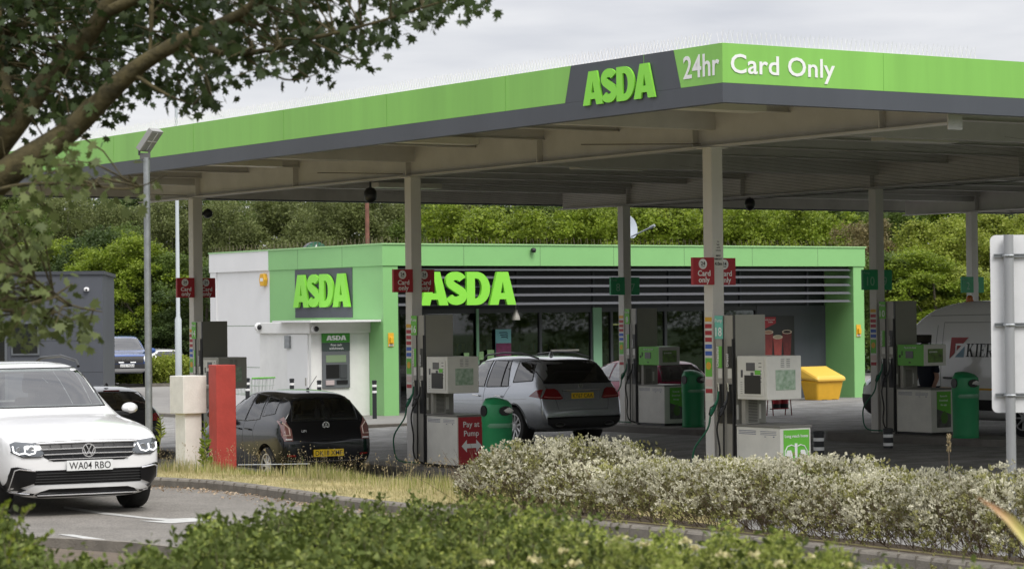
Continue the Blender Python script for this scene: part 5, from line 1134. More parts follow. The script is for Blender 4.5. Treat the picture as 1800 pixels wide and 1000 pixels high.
# silver SUV
SILV = mat('silver_paint', (.36, .38, .41), .26, .75, coat=1)
L = 4.82; h = L / 2; w = .965; B = 1.08; H = 1.76
st = [(h, .5, .72, .5, .62, .56, .46, .66), (h - .04, .34, .86, .66, .80, .76, .64, .80), (h - .2, .26, .97, .82, .93, .90, .78, .90), (h - .6, .24, 1.06, .9, .955, .93, .80, 1.0), (h - 1.1, .24, 1.12, .9, .965, .93, .79, 1.04),
      (h - 1.3, .24, 1.2, .9, .965, .93, .76, 1.06), (h - 1.75, .24, 1.5, .9, .965, .925, .70, B), (h - 2.15, .24, 1.70, .9, .965, .925, .655, B), (h - 2.6, .24, 1.755, .9, .965, .925, .655, B + .01), (-h + 1.5, .24, 1.76, .9, .965, .92, .66, B + .03), (-h + .8, .26, 1.74, .9, .965, .915, .66, B + .06),
      (-h + .46, .28, 1.69, .9, .96, .91, .66, B + .07), (-h + .38, .28, 1.65, .9, .955, .91, .67, B + .07), (-h + .22, .3, 1.38, .9, .95, .90, .76, B + .06), (-h + .10, .32, 1.14, .89, .945, .90, .80, 1.02), (-h + .06, .34, 1.0, .88, .94, .89, .80, .92), (-h, .40, .72, .82, .88, .85, .72, .66), (-h - .01, .44, .62, .8, .85, .8, .7, .58)]
hw = lambda z: .84 if z < B else .70 - (z - B) * .2
s1 = [(h - 1.62, B + .08), (h - 2.15, 1.62), (h - 2.62, 1.655), (h - 2.66, B + .06)]; s2 = [(h - 2.74, B + .06), (h - 2.70, 1.655), (-h + 1.52, 1.65), (-h + 1.30, B + .08)]; s3 = [(-h + 1.17, B + .16), (-h + 1.22, 1.64), (-h + .66, 1.60), (-h + .52, B + .20)]
rw = [(-.70, B + .19), (.70, B + .19), (.60, 1.60), (-.60, 1.60)]
q = P(1026, 700, 49.0); hz = A; cx = q.x - math.sin(hz) * h; cy = q.y + math.cos(hz) * h; uu, vv = UV(cx, cy)
c = Car('suv', 'silver SUV seen from its rear left corner at the pump behind the green bin', 'car', local(uu, vv), hz, st, SILV, (h - .85, -h + 1.05), .385, .82, .275,
        cabin=dict(side=[(h - 1.5, .8), (h - 1.5, B + .05), (h - 2.2, 1.65), (-h + .6, 1.62), (-h + .42, B + .1), (-h + .40, .8)], hw=hw, sides=[s1, s2, s3], ends=[(rw, -h - .3, -h + 1.2), ([(-.7, 1.2), (.7, 1.2), (.6, 1.63), (-.6, 1.63)], h - 3, h - 1)]), rim='five', arch=.05)
for k_, s_ in enumerate((s1, s2, s3)): c.panel('side_window', 'L', [(a, b) for a, b in s_], GLT if k_ else GLS, .004, .1, mirror=True); c.line('window_seal', 'L', s_, .012, TRIM, 0, mirror=True, close=True)
c.line('window_divider', 'L', [(-h + 1.62, 1.64), (-h + 1.56, B + .09)], .012, TRIM, .006)
c.panel('windscreen', 'F', [(-.76, 1.15), (.76, 1.15), (.62, 1.66), (-.62, 1.66)], GLS, .004, .12)
c.panel('rear_window', 'B', [(-.80, B + .16), (.80, B + .16), (.78, B + .30), (.66, 1.655), (-.66, 1.655), (-.78, B + .30)], GLT, .006, .09); c.line('rear_window_seal', 'B', [(-.80, B + .15), (.80, B + .15), (.78, B + .30), (.67, 1.66), (-.67, 1.66), (-.78, B + .30)], .012, TRIM, 0, close=True)
tl = [(-.93, .94), (-.52, .92), (-.46, .94), (-.56, 1.10), (-.62, 1.13), (-.80, 1.13)]
c.panel('tail_lamp', 'B', [(a, b) for a, b in tl], LAMPR, .01, .05, mirror=True)
c.panel('tail_lamp', 'L', [(-h + .13, .95), (-h + .5, .98), (-h + .30, 1.10), (-h + .15, 1.12)], LAMPR, .008, .05, mirror=True)
c.line('lamp_ring', 'B', [(-.50, .96), (-.75, .965), (-.88, .98)], .008, mat('lamp_orange', (.55, .18, .15), .3), .014, mirror=True)
c.panel('plate_recess', 'B', [(-.40, .90), (.40, .90), (.44, 1.08), (-.44, 1.08)], mat('silver_shade', (.30, .315, .34), .35, .7), .003, .08); c.line('chrome_bar', 'B', [(-.44, 1.09), (.44, 1.09)], .014, CHROME, .012)
c.plate('B', 0, .985, 'KY67 CAA', True, off=.02); c.badge('B', 0, 1.17, .045, 'star')
c.line('tailgate_gap', 'B', [(-.80, B + .1), (-.62, .90), (-.58, .72), (.58, .72), (.62, .90), (.80, B + .1)], .005, BLACKP, 0)
c.panel('bumper_skirt', 'B', [(-.86, .585), (.86, .585), (.84, .45), (.66, .36), (-.66, .36), (-.84, .45)], TRIMM, .012, .06); c.line('skid_trim', 'B', [(-.84, .56), (-.3, .575), (.3, .575), (.84, .56)], .012, TRIM, .016)
for sx in (-1, 1): MB().lathe([(.001, 0), (.055, 0), (.065, .03), (.06, -.06)], 16, Matrix.Translation((sx * .58, -h - .012, .44)) @ Matrix.Rotation(R(90), 4, 'X') @ Matrix.Diagonal((1.7, .7, 1, 1))).build('exhaust_tip', mat('exhaust_grey', (.2, .2, .2), .3, .9), c.o)
for sx in (-1, 1):
    MB().tube([(sx * .60, h - 2.2, 1.68), (sx * .62, h - 2.35, 1.76), (sx * .63, h - 3.0, 1.81), (sx * .63, -h + 1.2, 1.805), (sx * .61, -h + .65, 1.71)], .017, 8).build('roof_rail', TRIM, c.o, smooth=True)
MB().lathe([(.05, 0), (.03, .05), (.012, .09), (.001, .1)], 10, Matrix.Translation((0, -h + 1.1, 1.75))).build('shark_fin', SILV, c.o)
for ln in ([(h - 2.70, 1.66), (h - 2.70, .6), (h - 2.6, .36)], [(-h + 1.24, B + .1), (-h + 1.45, .86), (-h + 1.62, .45)], [(h - 1.5, B + .02), (h - 1.42, .36)], [(h - 1.4, .36), (-h + 1.65, .36)]): c.line('door_gap', 'L', ln, .005, BLACKP, -.001, mirror=True)
for y_ in (h - 2.45, -h + 1.55): c.line('door_handle', 'L', [(y_ - .11, .96), (y_ + .11, .975)], .018, CHROME, .02, mirror=True)
c.line('body_crease', 'L', [(-h + .6, .93), (0, .86), (h - 1, .84)], .006, SILV, .0, mirror=True)
c.panel('sill_trim', 'L', [(h - 1.35, .24), (-h + 1.55, .24), (-h + 1.55, .36), (h - 1.35, .36)], TRIMM, .012, .15, mirror=True)
c.line('wheel_arch_trim', 'L', [(-h + 1.05 + .45 * math.cos(R(a)), .385 + .45 * math.sin(R(a))) for a in range(-12, 195, 12)], .012, SILV, .004, mirror=True)
mirror_(c, h - 1.6, B + .10, .96, SILV); seats(c, h - 2.4, .7, (-.4, .4)); seats(c, -h + 1.4, .75, (-.45, .45))
MB().box(-.10, .10, -h + .46, -h + .48, 1.60, 1.625).build('brake_light', mat('lamp_amber', (.5, .2, .02), .3), c.o)
# delivery van
VANW = mat('van_white', (.80, .80, .80), .3, coat=.6); L = 6.0; h = L / 2; w = 1.0; H = 2.58
st = [(h, .45, .80, .6, .72, .66, .55, .72), (h - .05, .32, 1.0, .80, .88, .84, .72, .9), (h - .25, .26, 1.12, .9, .97, .94, .80, 1.0), (h - .6, .26, 1.22, .92, 1.0, .98, .86, 1.1), (h - .85, .26, 1.42, .92, 1.0, .985, .86, 1.2), (h - 1.3, .26, 1.98, .92, 1.01, .985, .84, 1.25),
      (h - 1.65, .26, 2.28, .92, 1.01, .985, .82, 1.3), (h - 2.1, .26, 2.48, .92, 1.01, .985, .80, 1.3), (h - 2.7, .26, 2.56, .92, 1.01, .985, .80, 1.3), (0, .26, 2.58, .92, 1.01, .985, .81, 1.3), (-h + .6, .26, 2.58, .92, 1.01, .985, .81, 1.3), (-h + .06, .28, 2.56, .92, 1.0, .98, .81, 1.3), (-h, .3, 2.5, .88, .97, .95, .78, 1.3)]
a_ = PU(1512, 700, 16.0); uu = 16.0 + 1.0; vv = a_[0] - h + .15
loc = local(uu, vv)
sw = [(h - 1.05, 1.27), (h - 1.50, 1.84), (h - 1.62, 1.90), (h - 2.12, 1.90), (h - 2.16, 1.27)]
hz = A + R(180)  # nose towards -b? set below
van = None
def make_van():
    c = Car('delivery_van', 'white high roof delivery van with a KIER sign on its side, behind pump 10', 'van', local(uu, vv), A, st, VANW, (h - 1.0, -h + 1.35), .36, .86, .23,
            cabin=dict(side=[(h - 1.0, .9), (h - 1.05, 1.25), (h - 1.75, 2.1), (h - 2.4, 2.15), (h - 2.4, .9)], hw=lambda z: .88 if z < 1.2 else .80 - (z - 1.3) * .1, sides=[sw], ends=[([(-.78, 1.35), (.78, 1.35), (.70, 2.05), (-.70, 2.05)], h - 2, h - .4)]), arch=.06)
    c.panel('side_window', 'L', sw, GLT, .004, .1, mirror=True); c.line('window_seal', 'L', sw, .014, BLACKP, 0, mirror=True, close=True)
    c.panel('windscreen', 'F', [(-.84, 1.28), (.84, 1.28), (.74, 2.10), (-.74, 2.10)], GLS, .004, .12)
    c.panel('headlight', 'L', [(h - .12, .86), (h - .40, .92), (h - .62, 1.12), (h - .45, 1.13), (h - .2, 1.0)], mat('lamp_clear_pale', (.35, .37, .4), .1, .5, coat=1), .006, .06, mirror=True)
    c.panel('front_bumper', 'L', [(h - .02, .72), (h - .58, .72), (h - .58, .30), (h - .02, .30)], TRIMM, .012, .08, mirror=True); c.panel('front_bumper', 'F', [(-.95, .72), (.95, .72), (.95, .32), (-.95, .32)], TRIMM, .012, .1)
    c.panel('side_rubbing_strip', 'L', [(h - 1.45, .48), (-h + 1.8, .48), (-h + 1.8, .68), (h - 1.45, .68)], TRIMM, .012, .2, mirror=True); c.panel('yellow_stripe', 'L', [(h - 1.3, .86), (-h + .1, .86), (-h + .1, .90), (h - 1.3, .90)], YEL, .005, .25, mirror=True)
    for ln in ([(h - 2.28, 2.1), (h - 2.30, .5)], [(h - 2.45, 2.15), (h - 2.5, .9), (h - 2.65, .72)], [(h - 2.45, 2.15), (-h + 1.9, 2.15)], [(h - .9, 1.2), (h - 1.4, 1.1), (h - 1.42, .5)], [(h - 2.0, 2.28), (-h + .1, 2.32)]): c.line('panel_gap', 'L', ln, .006, mat('gap_grey', (.18, .18, .18), .6), -.001, mirror=True)  # grey lines along the door and panel gaps
    c.line('door_handle', 'L', [(h - 2.1, 1.10), (h - 1.9, 1.105)], .02, BLACKP, .02, mirror=True); c.line('door_handle', 'L', [(h - 2.85, 1.08), (h - 2.6, 1.085)], .02, BLACKP, .02, mirror=True)
    MB().lathe([(.07, 0), (.075, .03), (.065, .10), (.03, .13), (.001, .135)], 16, Matrix.Translation((-.45, h - 2.75, 2.54))).build('amber_beacon', mat('beacon_amber', (.6, .16, .01), .25), c.o, smooth=True)
    mirror_(c, h - 1.05, 1.45, 1.02, BLACKP, 1.3)
    return c
c = make_van()
# sign on the left side: letters and a red and blue folded square
def side_pt(c, y, z, off): return c.hit('L', y, z, off)
def side_shape(c, polys, name, m_, off):
    for pl in polys: c.panel(name, 'L', pl, m_, off, .25)
def van_yz(px, py): v_, z_ = PU(px, py, uu - 1.0); return v_ - vv, z_ - local(uu, vv).z
y0, z0 = van_yz(1666, 593); y1, z1 = van_yz(1697, 631)
TT = lambda s_, t_: (y0 + (y1 - y0) * s_, z0 + (z1 - z0) * t_)
side_shape(c, [[TT(0, 0), TT(1.0, 0), TT(.72, .28), TT(.28, .28), TT(.28, .72), TT(0, 1)]], 'red_mark', mat('mark_red', (.42, .03, .03), .5), .006)
side_shape(c, [[TT(.38, .38), TT(.62, .38), TT(.38, .62)]], 'red_mark', MATS['mark_red'], .006)
side_shape(c, [[TT(.82, .40), TT(.82, .92), TT(.30, .92)]], 'blue_mark', mat('mark_blue', (.22, .38, .5), .5), .006)
def serif(ch):
    B_ = lambda x0, x1, y0, y1: [(x0, y0), (x1, y0), (x1, y1), (x0, y1)]
    if ch == 'I': return [B_(.12, .30, 0, 1), B_(0, .42, 0, .06), B_(0, .42, .94, 1)], .42
    if ch == 'K': return [B_(.10, .28, 0, 1), B_(0, .38, 0, .06), B_(0, .38, .94, 1), [(.28, .40), (.34, .40), (.70, .94), (.60, .94)], [(.36, .56), (.62, 0), (.84, 0), (.47, .68)], B_(.50, .80, .94, 1), B_(.54, .92, 0, .06)], .92
    if ch == 'E': return [B_(.10, .28, 0, 1), B_(0, .66, 0, .06), B_(0, .66, .94, 1), B_(.28, .5, .48, .54), B_(.60, .66, 0, .25), B_(.60, .66, .75, 1), B_(.45, .5, .38, .64)], .68
    return [B_(.10, .28, 0, 1), B_(0, .38, 0, .06), [(0, .94), (.45, .94), (.62, .87), (.68, .74), (.80, .74), (.72, .92), (.5, 1), (0, 1)], [(.28, .46), (.45, .46), (.64, .55), (.68, .74), (.80, .74), (.74, .50), (.5, .40), (.28, .40)], [(.40, .42), (.62, 0), (.84, 0), (.56, .44)], B_(.56, .92, 0, .06)], .92
ya, za = van_yz(1695, 627); _, zb = van_yz(1715, 604); sc = (zb - za); yy = ya
m_ = MB()
for ch in 'KIER':
    pls, wd_ = serif(ch)
    for k_, pl in enumerate(pls): m_.add([side_pt(c, yy - x * sc * .95, za + y * sc, .006 + .0007 * k_) for x, y in pl], [tuple(range(len(pl)))])
    yy -= (wd_ + .06) * sc * .95
m_.build('company_lettering', TXTB, c.o)
# blue pickup, front view, beside the grey building
BLU = mat('blue_paint', (.02, .075, .28), .22, .4, coat=1); L = 5.3; h = L / 2
st = [(h, .62, .95, .62, .78, .74, .62, .90), (h - .03, .55, 1.10, .76, .88, .86, .76, 1.02), (h - .15, .50, 1.20, .84, .95, .93, .82, 1.12), (h - .6, .45, 1.25, .88, .97, .94, .82, 1.18), (h - 1.2, .45, 1.32, .9, .97, .94, .80, 1.2), (h - 1.35, .45, 1.40, .9, .97, .93, .78, 1.2), (h - 1.75, .45, 1.68, .9, .97, .92, .70, 1.2), (h - 2.1, .45, 1.86, .9, .97, .92, .66, 1.2), (h - 2.9, .45, 1.9, .9, .97, .92, .66, 1.2), (h - 3.45, .45, 1.84, .9, .97, .92, .66, 1.2), (h - 3.6, .45, 1.5, .9, .97, .92, .74, 1.2), (h - 3.7, .45, 1.22, .9, .97, .92, .85, 1.15), (-h + .05, .5, 1.2, .9, .97, .92, .85, 1.13), (-h, .6, 1.15, .85, .93, .88, .8, 1.08)]
q = P(186, 676, 94); hz = R(180) + R(14)
c = Car('pickup_truck', 'blue pickup truck with big black grille emerging from behind the grey building', 'pickup', (q.x + .15 - math.sin(-hz) * -0 , q.y + h, .05), hz, st, BLU, (h - .95, -h + 1.1), .42, .84, .29,
        cabin=dict(side=[(h - 1.45, .9), (h - 1.45, 1.3), (h - 2.1, 1.78), (h - 3.3, 1.78), (h - 3.4, .9)], hw=lambda z: .85 if z < 1.2 else .70 - (z - 1.2) * .2, sides=[[(h - 1.7, 1.27), (h - 2.2, 1.75), (h - 3.2, 1.75), (h - 3.3, 1.27)]], ends=[([(-.72, 1.36), (.72, 1.36), (.6, 1.77), (-.6, 1.77)], h - 2.5, h - .9)]), arch=.07)
c.panel('windscreen', 'F', [(-.78, 1.33), (.78, 1.33), (.63, 1.80), (-.63, 1.80)], GLS, .004, .12); c.panel('side_window', 'L', [(h - 1.68, 1.25), (h - 2.2, 1.77), (h - 3.2, 1.77), (h - 3.32, 1.25)], GLT, .004, .12, mirror=True)
c.panel('grille', 'F', [(-.62, 1.12), (.62, 1.12), (.60, .86), (-.60, .86)], TRIMM, .01, .08); c.panel('headlight', 'F', [(.62, 1.13), (.90, 1.13), (.90, .90), (.62, .92)], LAMPG, .012, .05, mirror=True)
c.line('running_light', 'F', [(.86, 1.11), (.66, 1.11), (.66, .94), (.86, .94)], .016, DRL, .02, mirror=True)
p = c.hit('F', 0, .96, .03); MB().text('FORD', (p.x, p.y, .95), (-1, 0, 0), (0, 0, 1), .10, .02, .03).build('grille_lettering', mat('letter_grey', (.10, .10, .10), .4), c.o)
for x_ in (-.22, .22): c.line('light_bar', 'F', [(x_ - .10, .90), (x_ + .10, .90)], .014, DRL, .02)
c.panel('bumper', 'F', [(-.90, .84), (.90, .84), (.90, .66), (-.90, .66)], TRIMM, .012, .08); c.panel('skid_plate', 'F', [(-.72, .66), (.72, .66), (.60, .52), (-.60, .52)], mat('skid_silver', (.42, .42, .42), .4, .5), .03, .08)
c.plate('F', 0, .78, 'LC2 7GU', False, off=.03); mirror_(c, h - 1.7, 1.30, .97, BLU, 1.2)
# white car behind the pickup
q = P(272, 650, 101.5)
cc = hatch('estate_car', 'low white car with dark rear window parked beyond the clipped green shrubs', 4.4, 1.8, 1.5, 0, 0, A + R(170), mat('pearl_paint', (.7, .7, .7), .25, coat=1), .66, .95, .33, .2, seatsin=False, glass=GLT); cc.o.location = (q.x - .3, q.y, -.12); cc.o.rotation_euler = (0, 0, R(35))
# ------------------------------------------------------------ people
SKIN = mat('skin', (.42, .24, .17), .55); NAVY = mat('navy_cloth', (.012, .016, .03), .85, var=.2, scale=8); HAIR = mat('dark_hair', (.03, .02, .015), .7)
def skinned(name, pts, edges, m, parent, sub=2, root=0):
    me = bpy.data.meshes.new(name); me.from_pydata([p[:3] for p in pts], edges, []); o = bpy.data.objects.new(name, me); C.objects.link(o)
    q = o.modifiers.new('s', 'SKIN'); u = o.modifiers.new('u', 'SUBSURF'); u.levels = u.render_levels = sub
    lay = me.skin_vertices[0].data if me.skin_vertices else None
    if lay is None:
        bpy.context.view_layer.objects.active = o; lay = me.skin_vertices[0].data
    for i, p in enumerate(pts): lay[i].radius = (p[3], p[4] if len(p) > 4 else p[3]); lay[i].use_root = (i == root)
    me2 = evald(o); bpy.data.objects.remove(o); me2.materials.clear(); me2.materials.append(m); me2.polygons.foreach_set('use_smooth', [True] * len(me2.polygons)); me2.name = name
    o = bpy.data.objects.new(name, me2); C.objects.link(o); o.parent = parent; return o
def person():
    q = P(1629, 640, 48.4); g_ = GW(q.x, q.y)
    o = thing('person', 'person in dark navy clothes standing between pump 10 and the white van, forearm bare', 'person', (q.x, q.y, g_), A + R(100))
    # faces +y; body: pelvis, spine, neck, head; arms; legs
    body = [(0, 0, .96, .12, .09), (0, 0, 1.15, .10, .08), (0, .02, 1.36, .13, .085), (0, .03, 1.47, .09, .08), (0, .05, 1.55, .06, .06), (0, .07, 1.64, .082, .095), (0, .07, 1.72, .078, .09),
            (.19, .02, 1.41, .055), (.25, .0, 1.14, .046), (.24, .14, .91, .032), (-.19, .02, 1.41, .055), (-.26, .02, 1.13, .046), (-.25, .16, .90, .032),
            (.10, 0, .88, .075), (.11, .02, .50, .055), (.11, -.01, .09, .045), (.11, .12, .04, .04), (-.10, 0, .88, .075), (-.11, .03, .50, .055), (-.11, 0, .09, .045), (-.11, .13, .04, .04)]
    ed = [(0, 1), (1, 2), (2, 3), (3, 4), (4, 5), (5, 6), (2, 7), (7, 8), (8, 9), (2, 10), (10, 11), (11, 12), (0, 13), (13, 14), (14, 15), (15, 16), (0, 17), (17, 18), (18, 19), (19, 20)]
    b = skinned('body', body, ed, SKIN, o)
    top = [(0, 0, .88, .18, .14), (0, 0, 1.15, .18, .135), (0, .02, 1.36, .21, .14), (0, .03, 1.47, .10, .09), (.20, .02, 1.41, .078), (.245, .0, 1.20, .066), (-.20, .02, 1.41, .078), (-.255, .01, 1.20, .066)]
    skinned('shirt', top, [(0, 1), (1, 2), (2, 3), (2, 4), (4, 5), (2, 6), (6, 7)], NAVY, o)
    leg = [(0, 0, .97, .165, .13), (.10, 0, .88, .105), (.11, .02, .50, .078), (.11, -.01, .10, .066), (-.10, 0, .88, .105), (-.11, .03, .50, .078), (-.11, 0, .10, .066)]
    skinned('trousers', leg, [(0, 1), (1, 2), (2, 3), (0, 4), (4, 5), (5, 6)], NAVY, o)
    MB().lathe([(.001, .12), (.06, .11), (.092, .05), (.098, -.02), (.085, -.09), (.05, -.1)], 16, Matrix.Translation((0, .055, 1.69)) @ Matrix.Diagonal((1, 1.12, 1, 1))).build('hair', HAIR, o, smooth=True)
    for sx in (-1, 1):
        skinned('shoe', [(sx * .11, -.05, .05, .05), (sx * .11, .08, .045, .05), (sx * .11, .19, .035, .04)], [(0, 1), (1, 2)], BLACKP, o)
        hx, hy, hz_ = sx * .245, .17, .86
        fng = [(hx, hy - .01, hz_ + .04, .03, .018), (hx, hy + .03, hz_, .04, .016)]; e_ = [(0, 1)]
        hd_ = skinned('hand', fng, e_, SKIN, b, 1)
        for k_, (dx, ln) in enumerate(((-.03, .065), (-.01, .078), (.01, .072), (.03, .058))): skinned('finger', [(hx + dx, hy + .04, hz_ - .01, .009), (hx + dx, hy + .055, hz_ - .01 - ln * .5, .0085), (hx + dx, hy + .045, hz_ - .01 - ln, .007)], [(0, 1), (1, 2)], SKIN, hd_, 1) if False else None
        m_ = MB()
        for dx, ln in ((-.03, .065), (-.01, .078), (.01, .072), (.03, .058)): m_.tube([(hx + dx, hy + .035, hz_), (hx + dx, hy + .055, hz_ - ln * .5), (hx + dx, hy + .045, hz_ - ln)], [.0095, .009, .007], 6)
        m_.tube([(hx - sx * .035, hy, hz_ + .02), (hx - sx * .06, hy + .03, hz_ - .01), (hx - sx * .055, hy + .05, hz_ - .035)], [.011, .010, .008], 6); m_.build('fingers', SKIN, b, smooth=True)
person()

# ------------------------------------------------------------ vegetation
def big_mesh(name, V, F, m, parent=None, kind=None, smooth=False, mats=None, midx=None):
    V = np.asarray(V, dtype=np.float32); F = np.asarray(F, dtype=np.int32); k = F.shape[1]
    me = bpy.data.meshes.new(name); me.vertices.add(len(V)); me.vertices.foreach_set('co', V.ravel()); me.loops.add(F.size); me.loops.foreach_set('vertex_index', F.ravel())
    me.polygons.add(len(F)); me.polygons.foreach_set('loop_start', np.arange(0, F.size, k, dtype=np.int32)); me.polygons.foreach_set('loop_total', np.full(len(F), k, dtype=np.int32))
    me.update(calc_edges=True)
    if smooth: me.polygons.foreach_set('use_smooth', np.ones(len(F), dtype=bool))
    for q in (mats or [m]): me.materials.append(q)
    if midx is not None: me.polygons.foreach_set('material_index', np.asarray(midx, dtype=np.int32))
    o = bpy.data.objects.new(name, me); C.objects.link(o)
    if parent: o.parent = parent
    if kind: o['kind'] = kind
    return o
OV = np.array([(0, 0, 0), (.5, .38, .10), (.42, .75, .06), (0, 1.05, -.10), (-.42, .75, .06), (-.5, .38, .10)])      # ovate leaf, folded along the middle
OVF = [(0, 1, 2, 3), (0, 3, 4, 5)]
NARROW = OV * np.array((.55, 1, 1)); DIA = np.array([(0, 0, 0), (.45, .5, .06), (0, 1, 0), (-.45, .5, .06)]); DIAF = [(0, 1, 2, 3)]
_m = [(0, 0), (.16, .02), (.38, -.04), (.30, .15), (.60, .30), (.34, .40), (.42, .70), (.15, .58), (0, 1.0)]
MAP = np.array([(x, y, .10 * abs(x)) for x, y in _m] + [(-x, y, .10 * abs(x)) for x, y in _m[1:-1]]); MAPF = None
def frames(n, ax, spread, r):
    """random leaf frames: y axis (leaf direction) around ax with spread, random roll"""
    d = ax + r.normal(0, spread, (n, 3)); d /= np.linalg.norm(d, axis=1, keepdims=True) + 1e-9
    t = r.normal(0, 1, (n, 3)); x = np.cross(d, t); x /= np.linalg.norm(x, axis=1, keepdims=True) + 1e-9; z = np.cross(x, d); return x, d, z
def leaves(cent, ax, size, shape, faces, r, spread=.6, upz=None):
    n = len(cent); x, y, z = frames(n, ax, spread, r)
    if upz is not None:                      # tend to face up
        z2 = z + np.array((0, 0, upz)) * np.sign(z[:, 2:3] + 1e-6) ; z2 -= y * (z2 * y).sum(1, keepdims=True); z2 /= np.linalg.norm(z2, axis=1, keepdims=True) + 1e-9; z = z2; x = np.cross(y, z)
    s = size[:, None, None]; k = len(shape); S = shape[None]
    V = cent[:, None, :] + s * (S[..., 0:1] * x[:, None] + S[..., 1:2] * y[:, None] + S[..., 2:3] * z[:, None])
    F = (np.arange(n)[:, None, None] * k + np.asarray(faces)[None]).reshape(-1, np.asarray(faces).shape[1])
    return V.reshape(-1, 3), F
def sphere_pts(n, r): v = r.normal(0, 1, (n, 3)); return v / np.linalg.norm(v, axis=1, keepdims=True)
def crown_mesh(name, w, h, seed, nl=14, ncl=300, per=46, leaf=.2, droop=0.0, m=None):
    r = np.random.default_rng(seed); lobes = []
    for i in range(nl):
        a = r.uniform(0, 2 * math.pi); rr_ = w * .5 * math.sqrt(r.uniform(.1, 1)) * .85; z = h * (r.uniform(.08, .95)); k = 1 - .55 * max(0, z / h - .5) * 2
        lobes.append((rr_ * k * math.cos(a), rr_ * k * math.sin(a), z, w * r.uniform(.09, .19)))
    cs = []
    for i in range(ncl):
        lx, ly, lz, lr = lobes[r.integers(nl)]; d = sphere_pts(1, r)[0]; d[2] = abs(d[2]) * .9 - .15; cs.append(np.array((lx, ly, lz)) + d * lr * r.uniform(.65, 1.1))
    cs = np.array(cs); c = np.repeat(cs, per, 0) + r.normal(0, leaf * 1.15, (ncl * per, 3)) * np.array((1, 1, .75))
    c[:, 2] -= droop * r.uniform(0, 1, len(c)) ** 2
    V, F = leaves(c, np.array((0, 0, -.5 - droop)), r.uniform(.6, 1.2, len(c)) * leaf, DIA, DIAF, r, .9, .8)
    return V, F, lobes
def trunk_mb(h, r0, lobes, seed, z0=-2.0):
    rr_ = random.Random(seed); m_ = MB(); m_.tube([(0, 0, z0), (rr_.uniform(-.1, .1), 0, z0 + h * .25), (rr_.uniform(-.2, .2), .1, z0 + h * .5), (0, 0, z0 + h * .8)], [r0, r0 * .8, r0 * .6, r0 * .25], 7)
    for lx, ly, lz, lr in lobes[:8]:
        zz = z0 + h * rr_.uniform(.2, .5); m_.tube([(0, 0, zz), (lx * .4, ly * .4, (zz + lz) / 2), (lx, ly, lz)], [r0 * .4, r0 * .25, r0 * .08], 5)
    return m_
BARK = mat('bark', (.10, .085, .06), .9, var=.4, scale=6, bump=.4); BARKP = mat('pale_bark', (.34, .31, .25), .85, var=.5, scale=5)
LM = {'olive': leafmat('leaves_olive', (.12, .15, .045), (.22, .25, .09), trans=.45), 'mid': leafmat('leaves_mid', (.08, .13, .022), (.16, .22, .05), trans=.45), 'bright': leafmat('leaves_bright', (.14, .21, .016), (.28, .35, .045), trans=.45),
      'lime': leafmat('leaves_lime', (.19, .25, .025), (.34, .38, .07), trans=.45), 'dark': leafmat('leaves_dark', (.055, .09, .025), (.11, .16, .05), trans=.45), 'brown': leafmat('leaves_brownish', (.14, .13, .05), (.25, .20, .09))}
protos = []
for k_, (w_, h_, dr) in enumerate(((6.5, 8, 0), (5.5, 8.5, .8), (7, 6.5, .1))):
    V, F, lob = crown_mesh('crown', w_, h_, 20 + k_, 40, 900, 34, .15 if k_ != 1 else .12, dr)
    protos.append((V, F, lob, w_, h_))
first = {}
def tree(kind, colr, label, x, y, z, sx, sz, rz):
    nm = {'dark': 'tree', 'olive': 'birch_tree'}.get(colr, 'broadleaf_tree')
    o = thing(nm, label, 'tree', (x, y, z), rz, 'trees behind the filling station')
    V, F, lob, w_, h_ = protos[kind]
    if kind not in first:
        c_ = big_mesh('crown', V + np.array((0, 0, 1.6)), F, LM[colr], o); t_ = trunk_mb(h_ + 1.6, .16, [(a, b, c + 1.6, d) for a, b, c, d in lob], kind, -.4).build('trunk', BARK, o); first[kind] = (c_.data, t_.data)
    else:
        c_ = bpy.data.objects.new('crown', first[kind][0]); C.objects.link(c_); c_.parent = o; t_ = bpy.data.objects.new('trunk', first[kind][1]); C.objects.link(t_); t_.parent = o
    c_.material_slots[0].link = 'OBJECT'; c_.material_slots[0].material = LM[colr]
    t_.material_slots[0].link = 'OBJECT'; t_.material_slots[0].material = BARKP if colr == 'olive' else BARK
    o.scale = (sx, sx, sz); return o
CN = {'olive': 'muted olive', 'mid': 'mid green', 'bright': 'bright green', 'lime': 'yellow green', 'dark': 'dark green', 'brown': 'brownish green'}
TR = []
